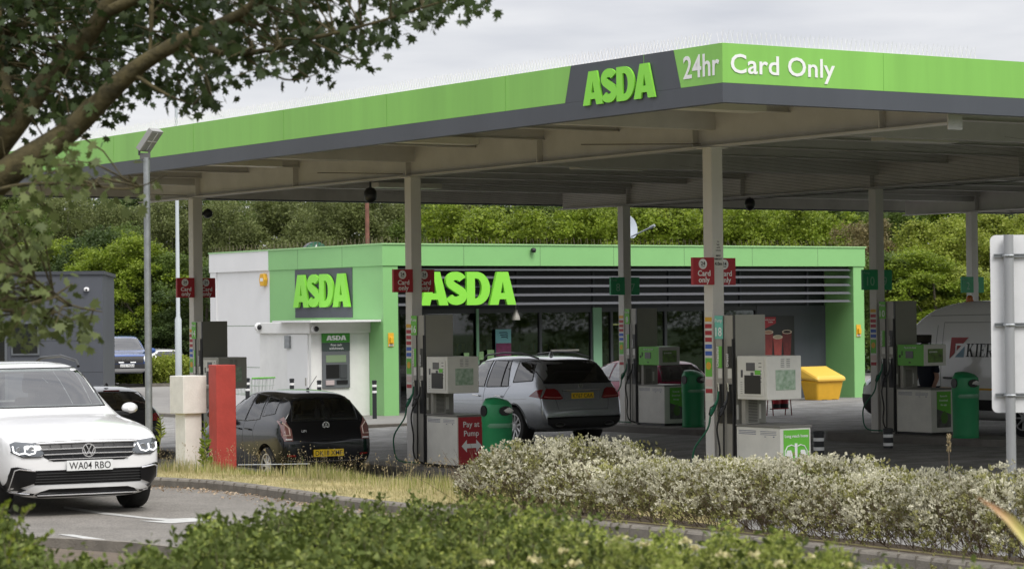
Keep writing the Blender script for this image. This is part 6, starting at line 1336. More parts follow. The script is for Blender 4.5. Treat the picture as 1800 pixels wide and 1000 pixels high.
# back row: px, top y, distance, kind, colour
for i, px in enumerate(range(-240, 2080, 92)): TR.append((px + rng.uniform(-20, 20), rng.uniform(300, 338), rng.uniform(134, 146), i % 3, ('olive', 'dark', 'olive', 'mid')[i % 4] if px < 760 else ('mid', 'bright', 'dark', 'olive')[i % 4]))
TR += [(-70, 345, 118, 1, 'olive'), (40, 372, 116, 0, 'mid'), (115, 340, 120, 1, 'olive'), (205, 352, 119, 1, 'olive'), (300, 338, 121, 1, 'olive'), (400, 345, 118, 1, 'olive'), (480, 352, 119, 0, 'olive'), (560, 340, 117, 1, 'olive'), (650, 345, 119, 0, 'olive'), (735, 350, 118, 1, 'mid'),
       (815, 362, 114, 0, 'bright'), (880, 372, 112, 2, 'bright'), (950, 358, 115, 0, 'mid'), (1015, 368, 112, 2, 'bright'), (1080, 352, 116, 1, 'bright'), (1150, 366, 113, 2, 'bright'), (1215, 355, 114, 0, 'lime'), (1290, 362, 112, 2, 'bright'), (1350, 352, 114, 0, 'bright'), (1415, 366, 112, 2, 'bright'), (1480, 362, 113, 0, 'mid'), (1530, 385, 108, 1, 'brown'),
       (1600, 366, 112, 0, 'mid'), (1655, 392, 106, 2, 'lime'), (1725, 372, 110, 0, 'bright'), (1790, 380, 108, 2, 'lime'), (1870, 360, 112, 0, 'mid'), (1960, 350, 112, 1, 'olive'),
       (95, 430, 112, 2, 'bright'), (195, 440, 108, 2, 'bright'), (262, 425, 106, 0, 'bright'), (150, 415, 111, 0, 'dark'), (315, 455, 107, 2, 'mid'), (365, 470, 104, 0, 'dark'), (1560, 455, 100, 2, 'mid'), (1640, 450, 98, 0, 'bright'), (1720, 480, 99, 2, 'lime'), (20, 440, 110, 0, 'olive'), (225, 395, 112, 1, 'mid')]
pos = ['left end', 'left', 'centre left', 'centre', 'centre right', 'right', 'right end']
for i, (px, ty, d_, kd_, cl_) in enumerate(TR):
    q = P(px, ty, d_); h_ = protos[kd_][4] + 1.9; sz = (q.z + .3) / h_; row = 'far' if d_ > 130 else ('front' if d_ < 109 else 'middle')
    frac = px / 1800
    wh = 'beyond the left edge of the picture' if px < 0 else 'above the grey building' if px < 180 else 'behind the floodlight post' if px < 290 else 'left of the white shop wall' if px < 375 else 'above the white end of the shop' if px < 520 else 'above the green left end of the shop' if px < 700 else 'above the big letters of the shop front' if px < 905 else 'above the middle of the shop' if px < 1100 else 'above the shop near the front column' if px < 1290 else 'above the coffee poster' if px < 1400 else 'above the right end of the shop' if px < 1516 else 'behind pump 10' if px < 1620 else 'above the white van' if px < 1745 else 'beyond the road sign'
    tree(kd_, cl_, f'{CN[cl_]} tree in the {row} row, {wh}', q.x, q.y, 0, max(.8, min(1.25, sz * 1.05)), sz, rng.uniform(0, 6.28))
# low shrubs in front of the trees (clipped bed by the car park), understory
def shrub(name, label, x, y, z, w, d, h, m_, seed, n=9000, leaf=.07, group=None, rz=0):
    r = np.random.default_rng(seed); o = thing(name, label, 'shrub', (x, y, z), rz, group)
    p = sphere_pts(n, r); p[:, 2] = np.abs(p[:, 2]); e_ = .55; p = np.sign(p) * np.abs(p) ** e_; k = 1 + .10 * np.sin(p[:, 0:1] * 9 + seed) * np.cos(p[:, 1:2] * 7) + r.normal(0, .05, (n, 1))
    c = p * np.array((w / 2, d / 2, h)) * k * r.uniform(.75, 1, (n, 1))
    V, F = leaves(c, np.array((0, 0, .6)), r.uniform(.6, 1.3, n) * leaf, DIA, DIAF, r, .9, .5); big_mesh('foliage', V, F, m_, o)
    rs = random.Random(seed); mb = MB()
    for _ in range(14): a = rs.uniform(-.4, .4) * w; b = rs.uniform(-.4, .4) * d; mb.tube([(a * .6, b * .6, 0), (a * .8, b * .8, h * .4), (a, b, h * .8)], [.02, .014, .006], 4)
    mb.build('stems', BARK, o); return o
for k_, (px, w_) in enumerate(((205, 3.0), (265, 3.2), (318, 3.0), (372, 3.0), (430, 3.0))):
    q = P(px, 672, 97); shrub('clipped_shrub', f'low clipped yellow green shrub {("behind the blue pickup", "behind the floodlight post", "at the foot of the thin street lamp", "behind the column for pump 14", "left of the kiosk")[k_]}', q.x, q.y + 1.5, -.05, w_, 3.2, 1.15, LM['lime'], 60 + k_, 9000, .09, 'clipped shrubs by the car park')
m_ = MB(); q0, q1 = P(100, 690, 94.5), P(520, 680, 96); m_.box(-14, 14, 0, .18, -.3, .12); m_.build('car_park_kerb', KERB, loc=(q0.x + 8, 95.2, 0), kind='structure')
for k_, px in enumerate((-60, 60, 170, 245, 330, 1535, 1610, 1690, 1780)):
    q = P(px, 660, 106); shrub('understory_bush', f'dark bushy undergrowth below the trees, {("off the left edge", "behind the grey building", "right of the grey building", "behind the floodlight post", "behind pump 14", "right of the shop", "behind pump 10", "behind the van cab", "behind the road sign")[k_]}', q.x, q.y, -.1, 5.2, 3, 2.9, LM['dark'] if k_ < 5 else LM['mid'], 80 + k_, 9000, .13, 'undergrowth below the trees')

# ------------------------------------------------------------ silvery hedge on the right
r = np.random.default_rng(5)
kx = np.array([[p.x, p.y] for p in KD]); kn = np.array([[*knorm(i)] for i in range(nK)]); cum = np.concatenate([[0], np.cumsum(np.linalg.norm(np.diff(kx, axis=0), axis=1))])
i0 = int(np.argmin(np.abs(kx[:, 0] + 1.05) + 50 * (kx[:, 1] > 30))); s_start = cum[i0]; s_end = cum[-1]
def hedge_pt(s, off, z): x = np.interp(s, cum, kx[:, 0]); y = np.interp(s, cum, kx[:, 1]); nx = np.interp(s, cum, kn[:, 0]); ny = np.interp(s, cum, kn[:, 1]); return np.stack([x + nx * off, y + ny * off, z], -1)
hg = thing('hedge', 'long low silvery leaved hedge with brown twigs behind the kerb', 'hedge', (0, 0, 0))
def hedge_h(s): return .545 + .016 * (s - s_start) + .05 * np.sin(s * 1.7) + .05 * np.sin(s * 4.1 + 1) + .035 * np.sin(s * 9.3) + .17 * np.exp(-((s - s_start - .9) / .9) ** 2)
nR = 26000; s = s_start + (s_end - s_start) * r.uniform(0, 1, nR); th = r.uniform(-.16, 1.0, nR) * math.pi     # from front base over the top to the back
endf = np.sqrt(np.clip((s - s_start) / .75, 0, 1)); k = r.uniform(.72, 1.0, nR) ** .6; bump = 1 + .09 * np.sin(s * 7 + th * 4) + .07 * np.sin(s * 15 - th * 9)
sup = lambda a: np.sign(a) * np.abs(a) ** .62
off = 1.15 - 1.06 * sup(np.cos(th)) * k * bump * (.5 + .5 * endf); zz = .55 + hedge_h(s) * np.clip(sup(np.sin(th)), -.05, 1) * k * (.92 + .08 * bump) * (.55 + .45 * endf)
low = zz < .74; keep = ~low | (r.uniform(0, 1, nR) < .55); s, off, zz, th = s[keep], off[keep], zz[keep], th[keep]
cen = hedge_pt(s, off, zz); nrm = hedge_pt(s, off + .1 * -np.cos(th), zz + .14 * np.abs(np.sin(th)) + .08) - cen; nrm /= np.linalg.norm(nrm, axis=1, keepdims=True)
# each rosette: 8 narrow leaves; silver tips high and outside, olive leaves lower down
per = 8; c8 = np.repeat(cen, per, 0) + r.normal(0, .010, (len(cen) * per, 3)); a8 = np.repeat(nrm, per, 0)
patch = .6 * np.sin(cen[:, 0] * 9.3 + cen[:, 2] * 14) + .6 * np.sin(cen[:, 1] * 7.1 - cen[:, 0] * 5.7 + cen[:, 2] * 9) + r.normal(0, .7, len(cen))
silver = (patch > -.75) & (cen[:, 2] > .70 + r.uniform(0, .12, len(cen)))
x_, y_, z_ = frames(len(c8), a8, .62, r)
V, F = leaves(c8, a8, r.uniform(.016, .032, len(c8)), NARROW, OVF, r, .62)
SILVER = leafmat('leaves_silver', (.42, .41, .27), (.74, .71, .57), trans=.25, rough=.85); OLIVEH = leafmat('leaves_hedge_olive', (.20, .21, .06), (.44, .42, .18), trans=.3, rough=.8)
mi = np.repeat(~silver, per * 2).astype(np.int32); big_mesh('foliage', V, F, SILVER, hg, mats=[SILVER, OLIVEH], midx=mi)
# inner olive leaves so that the hedge is not see-through
n2 = 40000; s = s_start + .15 + (s_end - s_start - .15) * r.uniform(0, 1, n2); endf = np.sqrt(np.clip((s - s_start) / .8, 0, 1)); off = 1.15 + .96 * (r.uniform(-1, 1, n2)) * (.5 + .5 * endf); zz = .56 + (hedge_h(s) - .10) * r.uniform(.2, 1, n2) * (.5 + .5 * endf)
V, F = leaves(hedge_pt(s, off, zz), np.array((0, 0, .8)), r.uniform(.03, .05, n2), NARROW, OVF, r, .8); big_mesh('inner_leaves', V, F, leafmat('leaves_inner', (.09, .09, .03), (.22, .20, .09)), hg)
n3 = 2600; s = s_start + .2 + (s_end - s_start - .2) * r.uniform(0, 1, n3); o0 = r.uniform(.35, 1.6, n3); p0 = hedge_pt(s, o0, np.full(n3, .55)); p1 = hedge_pt(s + r.normal(0, .22, n3), o0 + r.normal(-.18, .25, n3), .55 + hedge_h(s) * r.uniform(.4, .95, n3)); pm_ = (p0 + p1) / 2 + r.normal(0, .04, p0.shape)
V = []; F = []
wv_ = r.normal(0, 1, (n3, 3)); wv_ /= np.linalg.norm(wv_, axis=1, keepdims=True); tw = wv_ * r.uniform(.0025, .006, (n3, 1)); tw2 = np.cross(wv_, (0, 0, 1.0)) * r.uniform(.0025, .005, (n3, 1))
for a in (tw, tw2):
    base = len(V) * 0 + sum(len(q) for q in V); V.append(np.stack([p0 - a, p0 + a, pm_ + a, pm_ - a, p1 + a * .5, p1 - a * .5], 1).reshape(-1, 3)); idx = base + np.arange(n3)[:, None] * 6; F.append(np.concatenate([idx + np.array([[0, 1, 2, 3]]), idx + np.array([[3, 2, 4, 5]])], 0))
big_mesh('twigs', np.concatenate(V), np.concatenate(F), mat('twig_brown', (.16, .12, .08), .9), hg)
vs = []; ks = [i for i in range(nK) if cum[i] > s_start - .1]
for i in ks:
    for o_ in np.linspace(.145, 3.2, 8): vs.append(kpt(i, o_, float(np.interp(.14 + (o_ - .14) / verge_w(i), [q[0] for q in PROF], [q[1] for q in PROF])) + .012))
MB().add(vs, [(i * 8 + j, i * 8 + 8 + j, i * 8 + 9 + j, i * 8 + 1 + j) for i in range(len(ks) - 1) for j in range(7)]).build('hedge_bed', SOIL, kind='structure')
# ------------------------------------------------------------ grasses
def blades(name, pts, h, w, m_, r, lean=.35, kind='stuff'):
    n = len(pts); a = r.uniform(0, 2 * math.pi, n); side = np.stack([np.cos(a), np.sin(a), np.zeros(n)], -1) * (w[:, None]); ln = np.stack([np.cos(a + 1.3), np.sin(a + 1.3), np.zeros(n)], -1) * (h * r.uniform(.05, lean, n))[:, None]; up = np.array((0, 0, 1.0)) * h[:, None]
    V = np.stack([pts - side, pts + side, pts + up * .6 + ln * .4 + side * .6, pts + up * .6 + ln * .4 - side * .6, pts + up + ln + side * .12, pts + up + ln - side * .12], 1).reshape(-1, 3); i_ = np.arange(n)[:, None] * 6
    return big_mesh(name, V, np.concatenate([i_ + np.array([[0, 1, 2, 3]]), i_ + np.array([[3, 2, 4, 5]])], 0), m_, kind=kind)
def verge_z(off): return np.interp(off, [q[0] for q in prof_v], [q[1] for q in prof_v])
prof_v = [(.14, RZ + .10), (.5, RZ + .11), (1.5, RZ + .06), (3, .42), (4.5, .22), (6.5, 0), (8.2, -.25)]
GR1 = leafmat('grass_straw', (.38, .34, .17), (.54, .48, .27), trans=.3, rough=.8); GR2 = leafmat('grass_green', (.16, .20, .05), (.34, .35, .11), trans=.35, rough=.7)
sA = cum[int(np.argmin(np.abs(kx[:, 0] + 9)))]; sB = s_start + .2
n4 = 26000; s = r.uniform(sA, sB, n4); off = .2 + 6.3 * r.uniform(0, 1, n4) ** .9
pt = hedge_pt(s, off, verge_z(off) - .01); hgt = np.where(off > 1.3, r.uniform(.05, .17, n4) * (1 + .4 * np.sin(s * 3 + off * 2)), r.uniform(.02, .07, n4)); hgt *= np.where(r.uniform(0, 1, n4) < .04, 1.35, 1)
gsel = (r.uniform(0, 1, n4) < np.clip((off - .8) / 2.5, .1, .72))
blades('tall_grass', pt[gsel], hgt[gsel], r.uniform(.003, .007, gsel.sum()), GR2, r); blades('dry_grass', pt[~gsel], hgt[~gsel], r.uniform(.0025, .006, (~gsel).sum()), GR1, r)
n5 = 9000; s = r.uniform(sA, sB + .8, n5); off = r.uniform(.16, 1.8, n5); blades('short_dry_turf', hedge_pt(s, off, verge_z(off) - .01), r.uniform(.015, .05, n5), r.uniform(.003, .006, n5), GR1, r, .8)
# seed heads of the tall grass
n6 = 420; s = r.uniform(sA, sB + .6, n6); off = r.uniform(1.2, 4.5, n6); bs = hedge_pt(s, off, verge_z(off)); hh = r.uniform(.2, .38, n6); blades('grass_seed_stems', bs, hh, np.full(n6, .0018), GR1, r, .3)
tops = bs + np.stack([r.normal(0, .04, n6), r.normal(0, .04, n6), hh * .95], -1); c_ = np.repeat(tops, 7, 0) + r.normal(0, 1, (n6 * 7, 3)) * np.array((.012, .012, .045)); V, F = leaves(c_, np.array((0, 0, 1.0)), r.uniform(.010, .022, len(c_)), NARROW, OVF, r, .4); big_mesh('grass_seed_heads', V, F, leafmat('seed_tan', (.34, .27, .15), (.5, .42, .27)), kind='stuff')
# weed by the white post
def weed(label, px, py, d_, h, m_, n=26, w=.12):
    q = P(px, py, d_); o = thing('weed', label, 'weed', (q.x, q.y, q.z - .05)); MB().tube([(0, 0, 0), (.02, 0, h * .5), (.01, 0, h)], [.006, .005, .003], 5).build('stem', m_, o)
    z = np.linspace(.1, 1, n) * h; c_ = np.stack([np.full(n, .01), np.zeros(n), z], -1); a = r.uniform(0, 6.28, n); ax = np.stack([np.cos(a), np.sin(a), np.full(n, .6)], -1); V, F = leaves(c_, ax, np.linspace(1, .4, n) * w, NARROW * np.array((.7, 1, 1)), OVF, r, .15); big_mesh('leaves', V, F, m_, o)
weed('tall green weed between the white post and the red post', 360, 822, 36.8, .72, LM['bright'], 40, .15); weed('yellow flowered weed by the dark car behind the floodlight post', 281, 775, 36, .4, LM['lime']); weed('small green weed at the foot of the floodlight post', 268, 800, 34.5, .3, LM['mid'])
# fallen leaves along the kerb
n7 = 1500; s = r.uniform(sA, s_start + 1, n7); off = -np.abs(r.normal(0, .22, n7)) - .02; V, F = leaves(hedge_pt(s, off, np.full(n7, RZ + .006)), np.array((1.0, 0, 0)), r.uniform(.015, .05, n7), DIA, DIAF, r, 1.2, 3.0); V[:, 2] = np.clip(V[:, 2], RZ + .003, RZ + .03); big_mesh('leaf_litter', V, F, leafmat('litter_tan', (.30, .20, .12), (.55, .45, .33), rough=.9), kind='stuff')

# ------------------------------------------------------------ ground cover in the foreground
prof_px = [(-200, 880), (-40, 900), (0, 915), (40, 935), (70, 965), (130, 985), (200, 992), (245, 972), (300, 950), (345, 935), (380, 915), (440, 898), (520, 890), (600, 890), (660, 880), (760, 888), (860, 886), (930, 884), (970, 890), (1010, 900), (1060, 912), (1150, 921), (1260, 936), (1400, 955), (1500, 970), (1640, 992), (1900, 1030), (2200, 1060)]
n8 = 140000; px = r.uniform(-330, 2150, n8); ty = np.interp(px, [q[0] for q in prof_px], [q[1] for q in prof_px])
ztop = 1.66; hor = 559.4 - .01076 * px; dmax = (CAMZ - ztop) ** -1 * 1.0; dm = FPX * (CAMZ - ztop) / (ty - hor)
t_ = r.uniform(0, 1, n8) ** .8; d_ = 7.4 + (dm - 7.4) * t_; edge = np.clip((dm - d_) / .35, 0, 1)
zz = ztop - .02 - .5 * (1 - np.sqrt(edge)) * r.uniform(.6, 1, n8) + .05 * np.sin(px * .021 + d_ * 2.3) + .05 * np.sin(px * .047 - d_ * 3.1) + r.normal(0, .022, n8) - np.abs(r.normal(0, .05, n8))
X = (px - 900) / FPX * d_; cen = np.stack([X, d_, zz], -1)
fine = r.uniform(0, 1, n8) < np.interp(px, [0, 600, 850, 1000], [.35, .45, .75, .985])
GC1 = leafmat('cover_green', (.06, .085, .015), (.13, .17, .04), (.21, .24, .08), trans=.3, rough=.75); GC2 = leafmat('cover_yellow_green', (.18, .23, .04), (.34, .38, .09), (.42, .43, .18), trans=.35, rough=.75)
A1 = cen[~fine]; V, F = leaves(A1, np.array((0, -.3, .25)), r.uniform(.012, .046, len(A1)) * np.where(r.uniform(0, 1, len(A1)) < .07, 1.35, 1), OV * np.array((.66, 1, 1)), OVF, r, .9, .9); big_mesh('bramble_cover', V, F, GC1, kind='stuff')
A2 = cen[fine]; V, F = leaves(A2, np.array((0, -.1, .6)), r.uniform(.009, .024, len(A2)), OV * np.array((.6, 1, 1)), OVF, r, .8, .4); big_mesh('low_shrub_cover', V, F, GC2, kind='stuff')
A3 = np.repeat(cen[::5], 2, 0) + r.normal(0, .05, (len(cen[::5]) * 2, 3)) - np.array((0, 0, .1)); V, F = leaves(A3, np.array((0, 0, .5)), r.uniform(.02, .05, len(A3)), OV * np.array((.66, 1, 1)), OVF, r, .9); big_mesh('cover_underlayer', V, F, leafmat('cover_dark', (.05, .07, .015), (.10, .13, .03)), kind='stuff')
# upright shoots
n9 = 700; px = r.uniform(-100, 1050, n9); ty = np.interp(px, [q[0] for q in prof_px], [q[1] for q in prof_px]); hor = 559.4 - .01076 * px; dm = FPX * (CAMZ - ztop) / (ty - hor); d_ = dm - r.uniform(0, 2.5, n9); b_ = np.stack([(px - 900) / FPX * d_, d_, np.full(n9, ztop - .1)], -1); hh = r.uniform(.08, .19, n9)
blades('shoots', b_, hh, np.full(n9, .0025), mat('shoot_stem', (.12, .10, .06), .8), r, .4)
c_ = np.repeat(b_, 7, 0); c_[:, 2] += (np.tile(np.linspace(.3, 1, 7), n9) * np.repeat(hh, 7)); V, F = leaves(c_ + r.normal(0, .006, c_.shape), np.array((0, 0, .4)), r.uniform(.016, .038, len(c_)), OV * np.array((.6, 1, 1)), OVF, r, .9, .3); big_mesh('shoot_leaves', V, F, GC1, kind='stuff')
# pale sprigs at the lower left corner
def sprig(label, px, py, d_, h, lean):
    q = P(px, py, d_); o = thing('sprig', label, 'sprig', (q.x, q.y, q.z), 0, 'pale sprigs at the lower left'); st_ = [Vector((lean * t * t, 0, h * t)) for t in np.linspace(0, 1, 7)]; MB().tube(st_, .0025, 4).build('stem', mat('shoot_stem', (.12, .10, .06), .8), o)
    c_ = np.array([[lean * t * t, 0, h * t] for t in np.linspace(.1, 1, 34)]); V, F = leaves(c_, np.array((lean * .8, 0, .5)), r.uniform(.016, .03, 34), OV * np.array((.8, 1, 1)), OVF, r, .8); big_mesh('leaves', V, F, LM['lime'], o)
for k_, (px, py, h_, l_) in enumerate(((-12, 985, .22, .05), (12, 990, .22, .10), (30, 995, .12, .13), (-30, 980, .22, -.03))): sprig(('pale sprig rising at the lower left corner', 'leaning pale sprig, second from the lower left corner', 'short pale sprig leaning over the road marking', 'pale sprig just off the lower left corner')[k_], px, py, 9.6, h_, l_)
# cream flower heads
CREAM = leafmat('petal_cream', (.62, .56, .28), (.75, .70, .42), trans=.3)
for k_, (px, py) in enumerate(((853, 884), (990, 966), (1034, 955), (1089, 946), (1130, 955), (1205, 950), (1222, 962), (1268, 974), (855, 988), (1325, 975), (1372, 990), (1430, 978), (1488, 993), (940, 982), (1010, 990), (905, 890))):
    ty = float(np.interp(px, [q[0] for q in prof_px], [q[1] for q in prof_px])); dd = FPX * (CAMZ - ztop - .03) / (max(py, ty) - (559.4 - .01076 * px)); q = P(px, py, dd); o = thing('flower_head', 'small cream flower head standing above the low green cover', 'flower', (q.x, q.y, q.z), 0, 'cream flower heads in the low cover')
    V, F = leaves(np.array([[r.normal(0, .011), r.normal(0, .011), r.normal(0, .002)] for _ in range(26)]), np.array((0, 0, .12)), r.uniform(.010, .019, 26), OV, OVF, r, .8); big_mesh('petals', V, F, CREAM, o); MB().tube([(0, 0, -.12), (0, 0, 0)], .002, 4).build('stem', LM['mid'], o)
# strap shaped leaf, lower right, close to the camera
q0, q1, q2 = P(1850, 1010, 6.0), P(1775, 912, 6.1), P(1716, 872, 6.2)
o = thing('strap_leaf_plant', 'long yellow green strap leaf with reddish tip at the lower right corner', 'plant', (q0.x, q0.y, 1.1)); base = Vector((q0.x, q0.y, 1.1))
pts = [base, q0, q0.lerp(q1, .5) + Vector((0, 0, .01)), q1, q1.lerp(q2, .5) + Vector((0, 0, .004)), q2]; wd_ = [.020, .022, .019, .014, .007, .001]; mb = MB()
vs = []
for i, p in enumerate(pts):
    d = (pts[min(i + 1, 5)] - pts[max(i - 1, 0)]).normalized(); n_ = Vector((-d.z, 0, d.x)).normalized(); vs += [tuple(p - base - n_ * wd_[i] * .8), tuple(p - base + Vector((0, .008, 0))), tuple(p - base + n_ * wd_[i] * .8)]
m_ = bpy.data.materials.new('strap_leaf'); m_.use_nodes = True; MATS['strap'] = m_; b = m_.node_tree.nodes['Principled BSDF']; tcx = m_.node_tree.nodes.new('ShaderNodeTexCoord'); sp = m_.node_tree.nodes.new('ShaderNodeSeparateXYZ'); rpx = m_.node_tree.nodes.new('ShaderNodeValToRGB')
rpx.color_ramp.elements[0].color = (.46, .28, .15, 1); rpx.color_ramp.elements[1].color = (.40, .41, .09, 1); rpx.color_ramp.elements[0].position = .25; rpx.color_ramp.elements[1].position = .62
m_.node_tree.links.new(tcx.outputs['Generated'], sp.inputs[0]); m_.node_tree.links.new(sp.outputs['X'], rpx.inputs[0]); m_.node_tree.links.new(rpx.outputs[0], b.inputs['Base Color'])
MB().add(vs, [(3 * i + j, 3 * i + j + 1, 3 * i + j + 4, 3 * i + j + 3) for i in range(5) for j in (0, 1)]).build('leaf', m_, o, smooth=True)
# tan seed head rising from the hedge
q = P(1668, 790, 21.6); o = thing('grass_plume', 'single tan grass plume rising above the hedge before the green bin', 'grass plume', (q.x, q.y, q.z - .5)); MB().tube([(0, 0, 0), (0, 0, .5)], .003, 4).build('stem', MATS['twig_brown'], o)
c_ = np.stack([r.normal(0, .008, 60), r.normal(0, .008, 60), r.uniform(.46, .62, 60)], -1); V, F = leaves(c_, np.array((0, 0, 1.0)), np.full(60, .025), NARROW, OVF, r, .35); big_mesh('plume', V, F, MATS['seed_tan'], o)

# ------------------------------------------------------------ overhanging tree, top left
r = np.random.default_rng(12)
ft = thing('overhanging_tree', 'maple tree whose mossy limbs and shaded leaves overhang the upper left', 'tree', (-4.6, 12.8, 1.0)); fo = Vector(ft.location)
MOSS = mat('mossy_bark', (.105, .085, .035), .95, var=.6, scale=9, tone=(.035, .03, .014), bump=.6, bscale=30)
def limb(pp, rs, nm='limb'):
    pts = [P(a, b, c) - fo for a, b, c in pp]; sm = []; ss = []
    for i in range(len(pts) - 1):
        a0, a1, a2, a3 = [pts[max(0, min(len(pts) - 1, i + q))] for q in (-1, 0, 1, 2)]
        for j in range(5): t = j / 5; sm.append(.5 * ((2 * a1) + (a2 - a0) * t + (2 * a0 - 5 * a1 + 4 * a2 - a3) * t * t + (3 * a1 - a0 - 3 * a2 + a3) * t ** 3)); ss.append(rs[i] + (rs[i + 1] - rs[i]) * t)
    sm.append(pts[-1]); ss.append(rs[-1]); ss = [q * (.68 if q > .05 else .8) for q in ss]; MB().tube(sm, ss, 10).build(nm, MOSS, ft, smooth=True); return [p + fo for p in sm]
L_ = []
MB().tube([(0, 0, -.6), (.05, 0, 1.0), (.0, 0, 2.2), (-.05, 0, 3.6), (-.1, 0, 6.0)], [.32, .26, .22, .18, .10], 14).build('trunk', MOSS, ft, smooth=True)
for pp, rs in (([(-640, 520, 12.8), (-300, 420, 12.7), (-60, 350, 12.6), (30, 292, 12.5), (125, 228, 12.5), (230, 128, 12.4), (320, 72, 12.3), (430, 20, 12.2), (520, -60, 12.1)], [.16, .13, .115, .105, .085, .065, .045, .03, .015]),
               ([(-300, 380, 12.8), (-60, 300, 12.8), (15, 230, 12.7), (80, 145, 12.7), (150, 70, 12.6), (190, 5, 12.5), (230, -90, 12.5)], [.12, .105, .10, .075, .065, .06, .04]),
               ([(30, 215, 12.7), (12, 170, 12.8), (2, 110, 12.9), (-5, 30, 13.0), (-20, -80, 13.0)], [.06, .05, .042, .035, .02]),
               ([(320, 72, 12.3), (420, 95, 12.0), (540, 70, 11.8), (660, 40, 11.7), (790, 0, 11.6), (850, -8, 11.6)], [.03, .02, .013, .009, .005, .002]),
               ([(190, 20, 12.5), (300, -20, 12.3), (470, -30, 12.2), (640, -40, 12.0), (740, -50, 12.0)], [.04, .03, .02, .012, .004]),
               ([(265, -20, 12.6), (266, 40, 12.5), (262, 110, 12.4)], [.02, .016, .008]), ([(230, 128, 12.4), (290, 165, 12.3), (340, 185, 12.3)], [.016, .010, .004]), ([(-60, 350, 12.6), (40, 325, 12.2), (140, 325, 12.0), (230, 332, 11.9), (295, 306, 11.8)], [.02, .012, .007, .005, .002]),
               ([(-200, 420, 12.6), (-60, 420, 12.2), (30, 470, 12.0), (110, 530, 11.8), (180, 548, 11.8)], [.035, .02, .012, .007, .003]), ([(-100, 400, 12.5), (-10, 380, 12.2), (60, 370, 12.1), (95, 375, 12.0)], [.015, .01, .006, .003]),
               ([(-300, 500, 12.6), (-100, 540, 12.3), (0, 545, 12.1), (90, 560, 12.0)], [.03, .02, .010, .003]), ([(420, 95, 12.0), (500, 140, 11.9), (560, 130, 11.8)], [.012, .006, .002]), ([(540, 70, 11.8), (620, 105, 11.7), (655, 95, 11.7)], [.008, .004, .002]), ([(320, 72, 12.3), (360, 130, 12.1), (375, 180, 12.0)], [.014, .008, .002])):
    L_.append(limb(pp, rs, 'limb' if rs[0] > .03 else 'twig'))
def inpoly(x, y, pl):
    c = False
    for i in range(len(pl)):
        (ax, ay), (bx, by) = pl[i], pl[i - 1]
        if (ay > y) != (by > y) and x < (bx - ax) * (y - ay) / (by - ay) + ax: c = not c
    return c
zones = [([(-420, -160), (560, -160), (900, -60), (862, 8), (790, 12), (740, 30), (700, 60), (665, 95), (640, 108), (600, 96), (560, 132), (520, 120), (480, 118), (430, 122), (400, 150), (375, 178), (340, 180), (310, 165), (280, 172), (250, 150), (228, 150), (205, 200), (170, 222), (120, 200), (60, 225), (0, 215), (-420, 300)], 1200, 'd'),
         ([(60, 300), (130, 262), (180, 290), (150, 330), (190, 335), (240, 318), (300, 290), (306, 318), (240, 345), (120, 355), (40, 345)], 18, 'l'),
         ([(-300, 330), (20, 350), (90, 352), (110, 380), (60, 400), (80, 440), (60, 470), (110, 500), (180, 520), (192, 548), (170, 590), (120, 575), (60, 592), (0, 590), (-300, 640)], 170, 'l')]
res_ = {'d': [], 'l': []}; stems = []
allp = [p for l in L_ for p in l[::2]]
for pl, n, key in zones:
    xs = [q[0] for q in pl]; ys = [q[1] for q in pl]; k = 0
    while k < n:
        x, y = r.uniform(min(xs), max(xs)), r.uniform(min(ys), max(ys))
        if not inpoly(x, y, pl): continue
        if key == 'd' and x > 380 and r.uniform() < .25: k += .3; continue
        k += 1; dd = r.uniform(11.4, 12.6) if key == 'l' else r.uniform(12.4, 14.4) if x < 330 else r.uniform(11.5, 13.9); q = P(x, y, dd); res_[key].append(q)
        near = min(allp, key=lambda p: (p - q).length)
        if (near - q).length < 1.2: stems.append((near, q))
mb = MB()
for a, b in stems: mid = (a + b) / 2 + Vector((r.normal(0, .04), r.normal(0, .04), .05)); mb.tube([a - fo, mid - fo, b - fo], [.006, .004, .002], 4, False)
mb.build('twigs', MOSS, ft)
MAPQ = [(0, 1, 2, 3), (0, 3, 4, 5), (0, 5, 6, 7), (0, 7, 8, 8)]
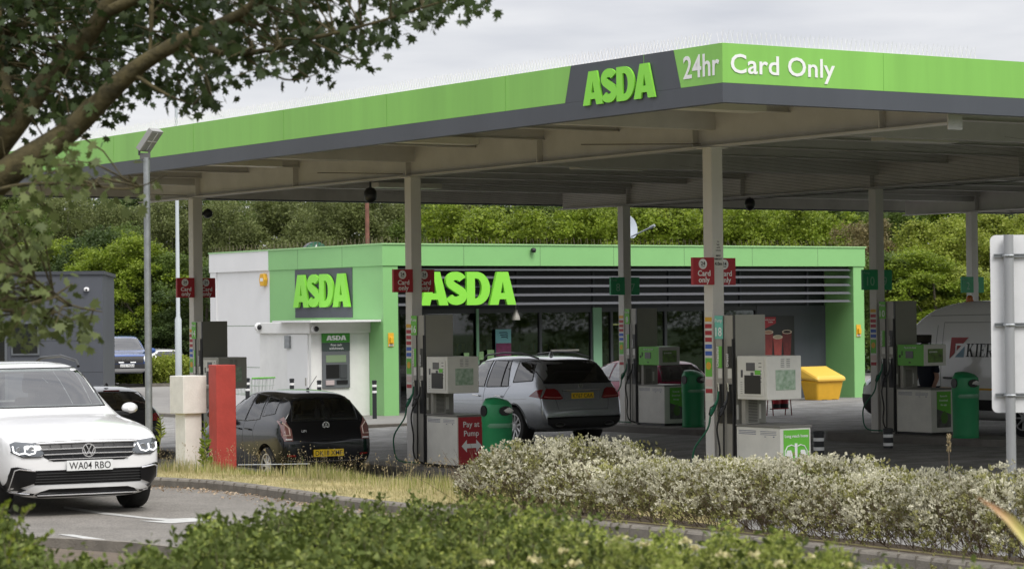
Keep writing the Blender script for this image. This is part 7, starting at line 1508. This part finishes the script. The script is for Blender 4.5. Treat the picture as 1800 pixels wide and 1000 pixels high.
def maple(cs, m_, nm, per):
    c0 = np.array([tuple(q - fo) for q in cs]); c = np.repeat(c0, per, 0) + r.normal(0, 1, (len(c0) * per, 3)) * np.array((.06, .09, .045)); n = len(c)
    x, y, z = frames(n, np.array((0, -.15, -.55)), .55, r); s = r.uniform(.038, .066, n)[:, None, None]; S = MAP[None]
    V = (c[:, None, :] + s * (S[..., 0:1] * x[:, None] + (S[..., 1:2]) * y[:, None] + S[..., 2:3] * z[:, None])).reshape(-1, 3); k = len(MAP)
    return big_mesh(nm, V, (np.arange(n)[:, None] * k + np.arange(k)[None]), m_, ft)
MAPO = [0, 1, 2, 3, 4, 5, 6, 7, 8, 15, 14, 13, 12, 11, 10, 9]; MAP = MAP[MAPO]
maple(res_['d'], leafmat('maple_shaded', (.028, .048, .014), (.065, .095, .03), trans=.35, rough=.5), 'crown', 9); maple(res_['l'], leafmat('maple_lit', (.085, .115, .035), (.18, .215, .075), trans=.35, rough=.5), 'crown', 10)  # same leaves twice: shade painted into the top crown, light into the left sprays

# woodland added out of view all round so windows and paint reflect dark trees
V, F, lob, w_, h_ = protos[0]; Vs = []; Fs = []; nb = 0; sub = slice(0, None, 3)
Fk = F[::3]
for k_ in range(30):
    a = R(118 + k_ * 10.6); d_ = 46 + 6 * (k_ % 2); c_, s_ = math.cos(k_), math.sin(k_); Q = V * np.array((1.4, 1.4, 1.25)); Q = np.stack([Q[:, 0] * c_ - Q[:, 1] * s_ + d_ * math.cos(a), Q[:, 0] * s_ + Q[:, 1] * c_ + d_ * math.sin(a) + 4, Q[:, 2] * 1.25 - .3], -1)
    Vs.append(Q); Fs.append(Fk + nb); nb += len(Q)
for k_ in range(10):
    y0 = -20 + k_ * 9.0; Q = V * np.array((1.4, 1.4, 1.3)) + np.array((58 + 5 * (k_ % 2), y0, -.3)); Vs.append(Q); Fs.append(Fk + nb); nb += len(Q)
big_mesh('reflection_woodland', np.concatenate(Vs), np.concatenate(Fs), LM['mid'], kind='stuff')
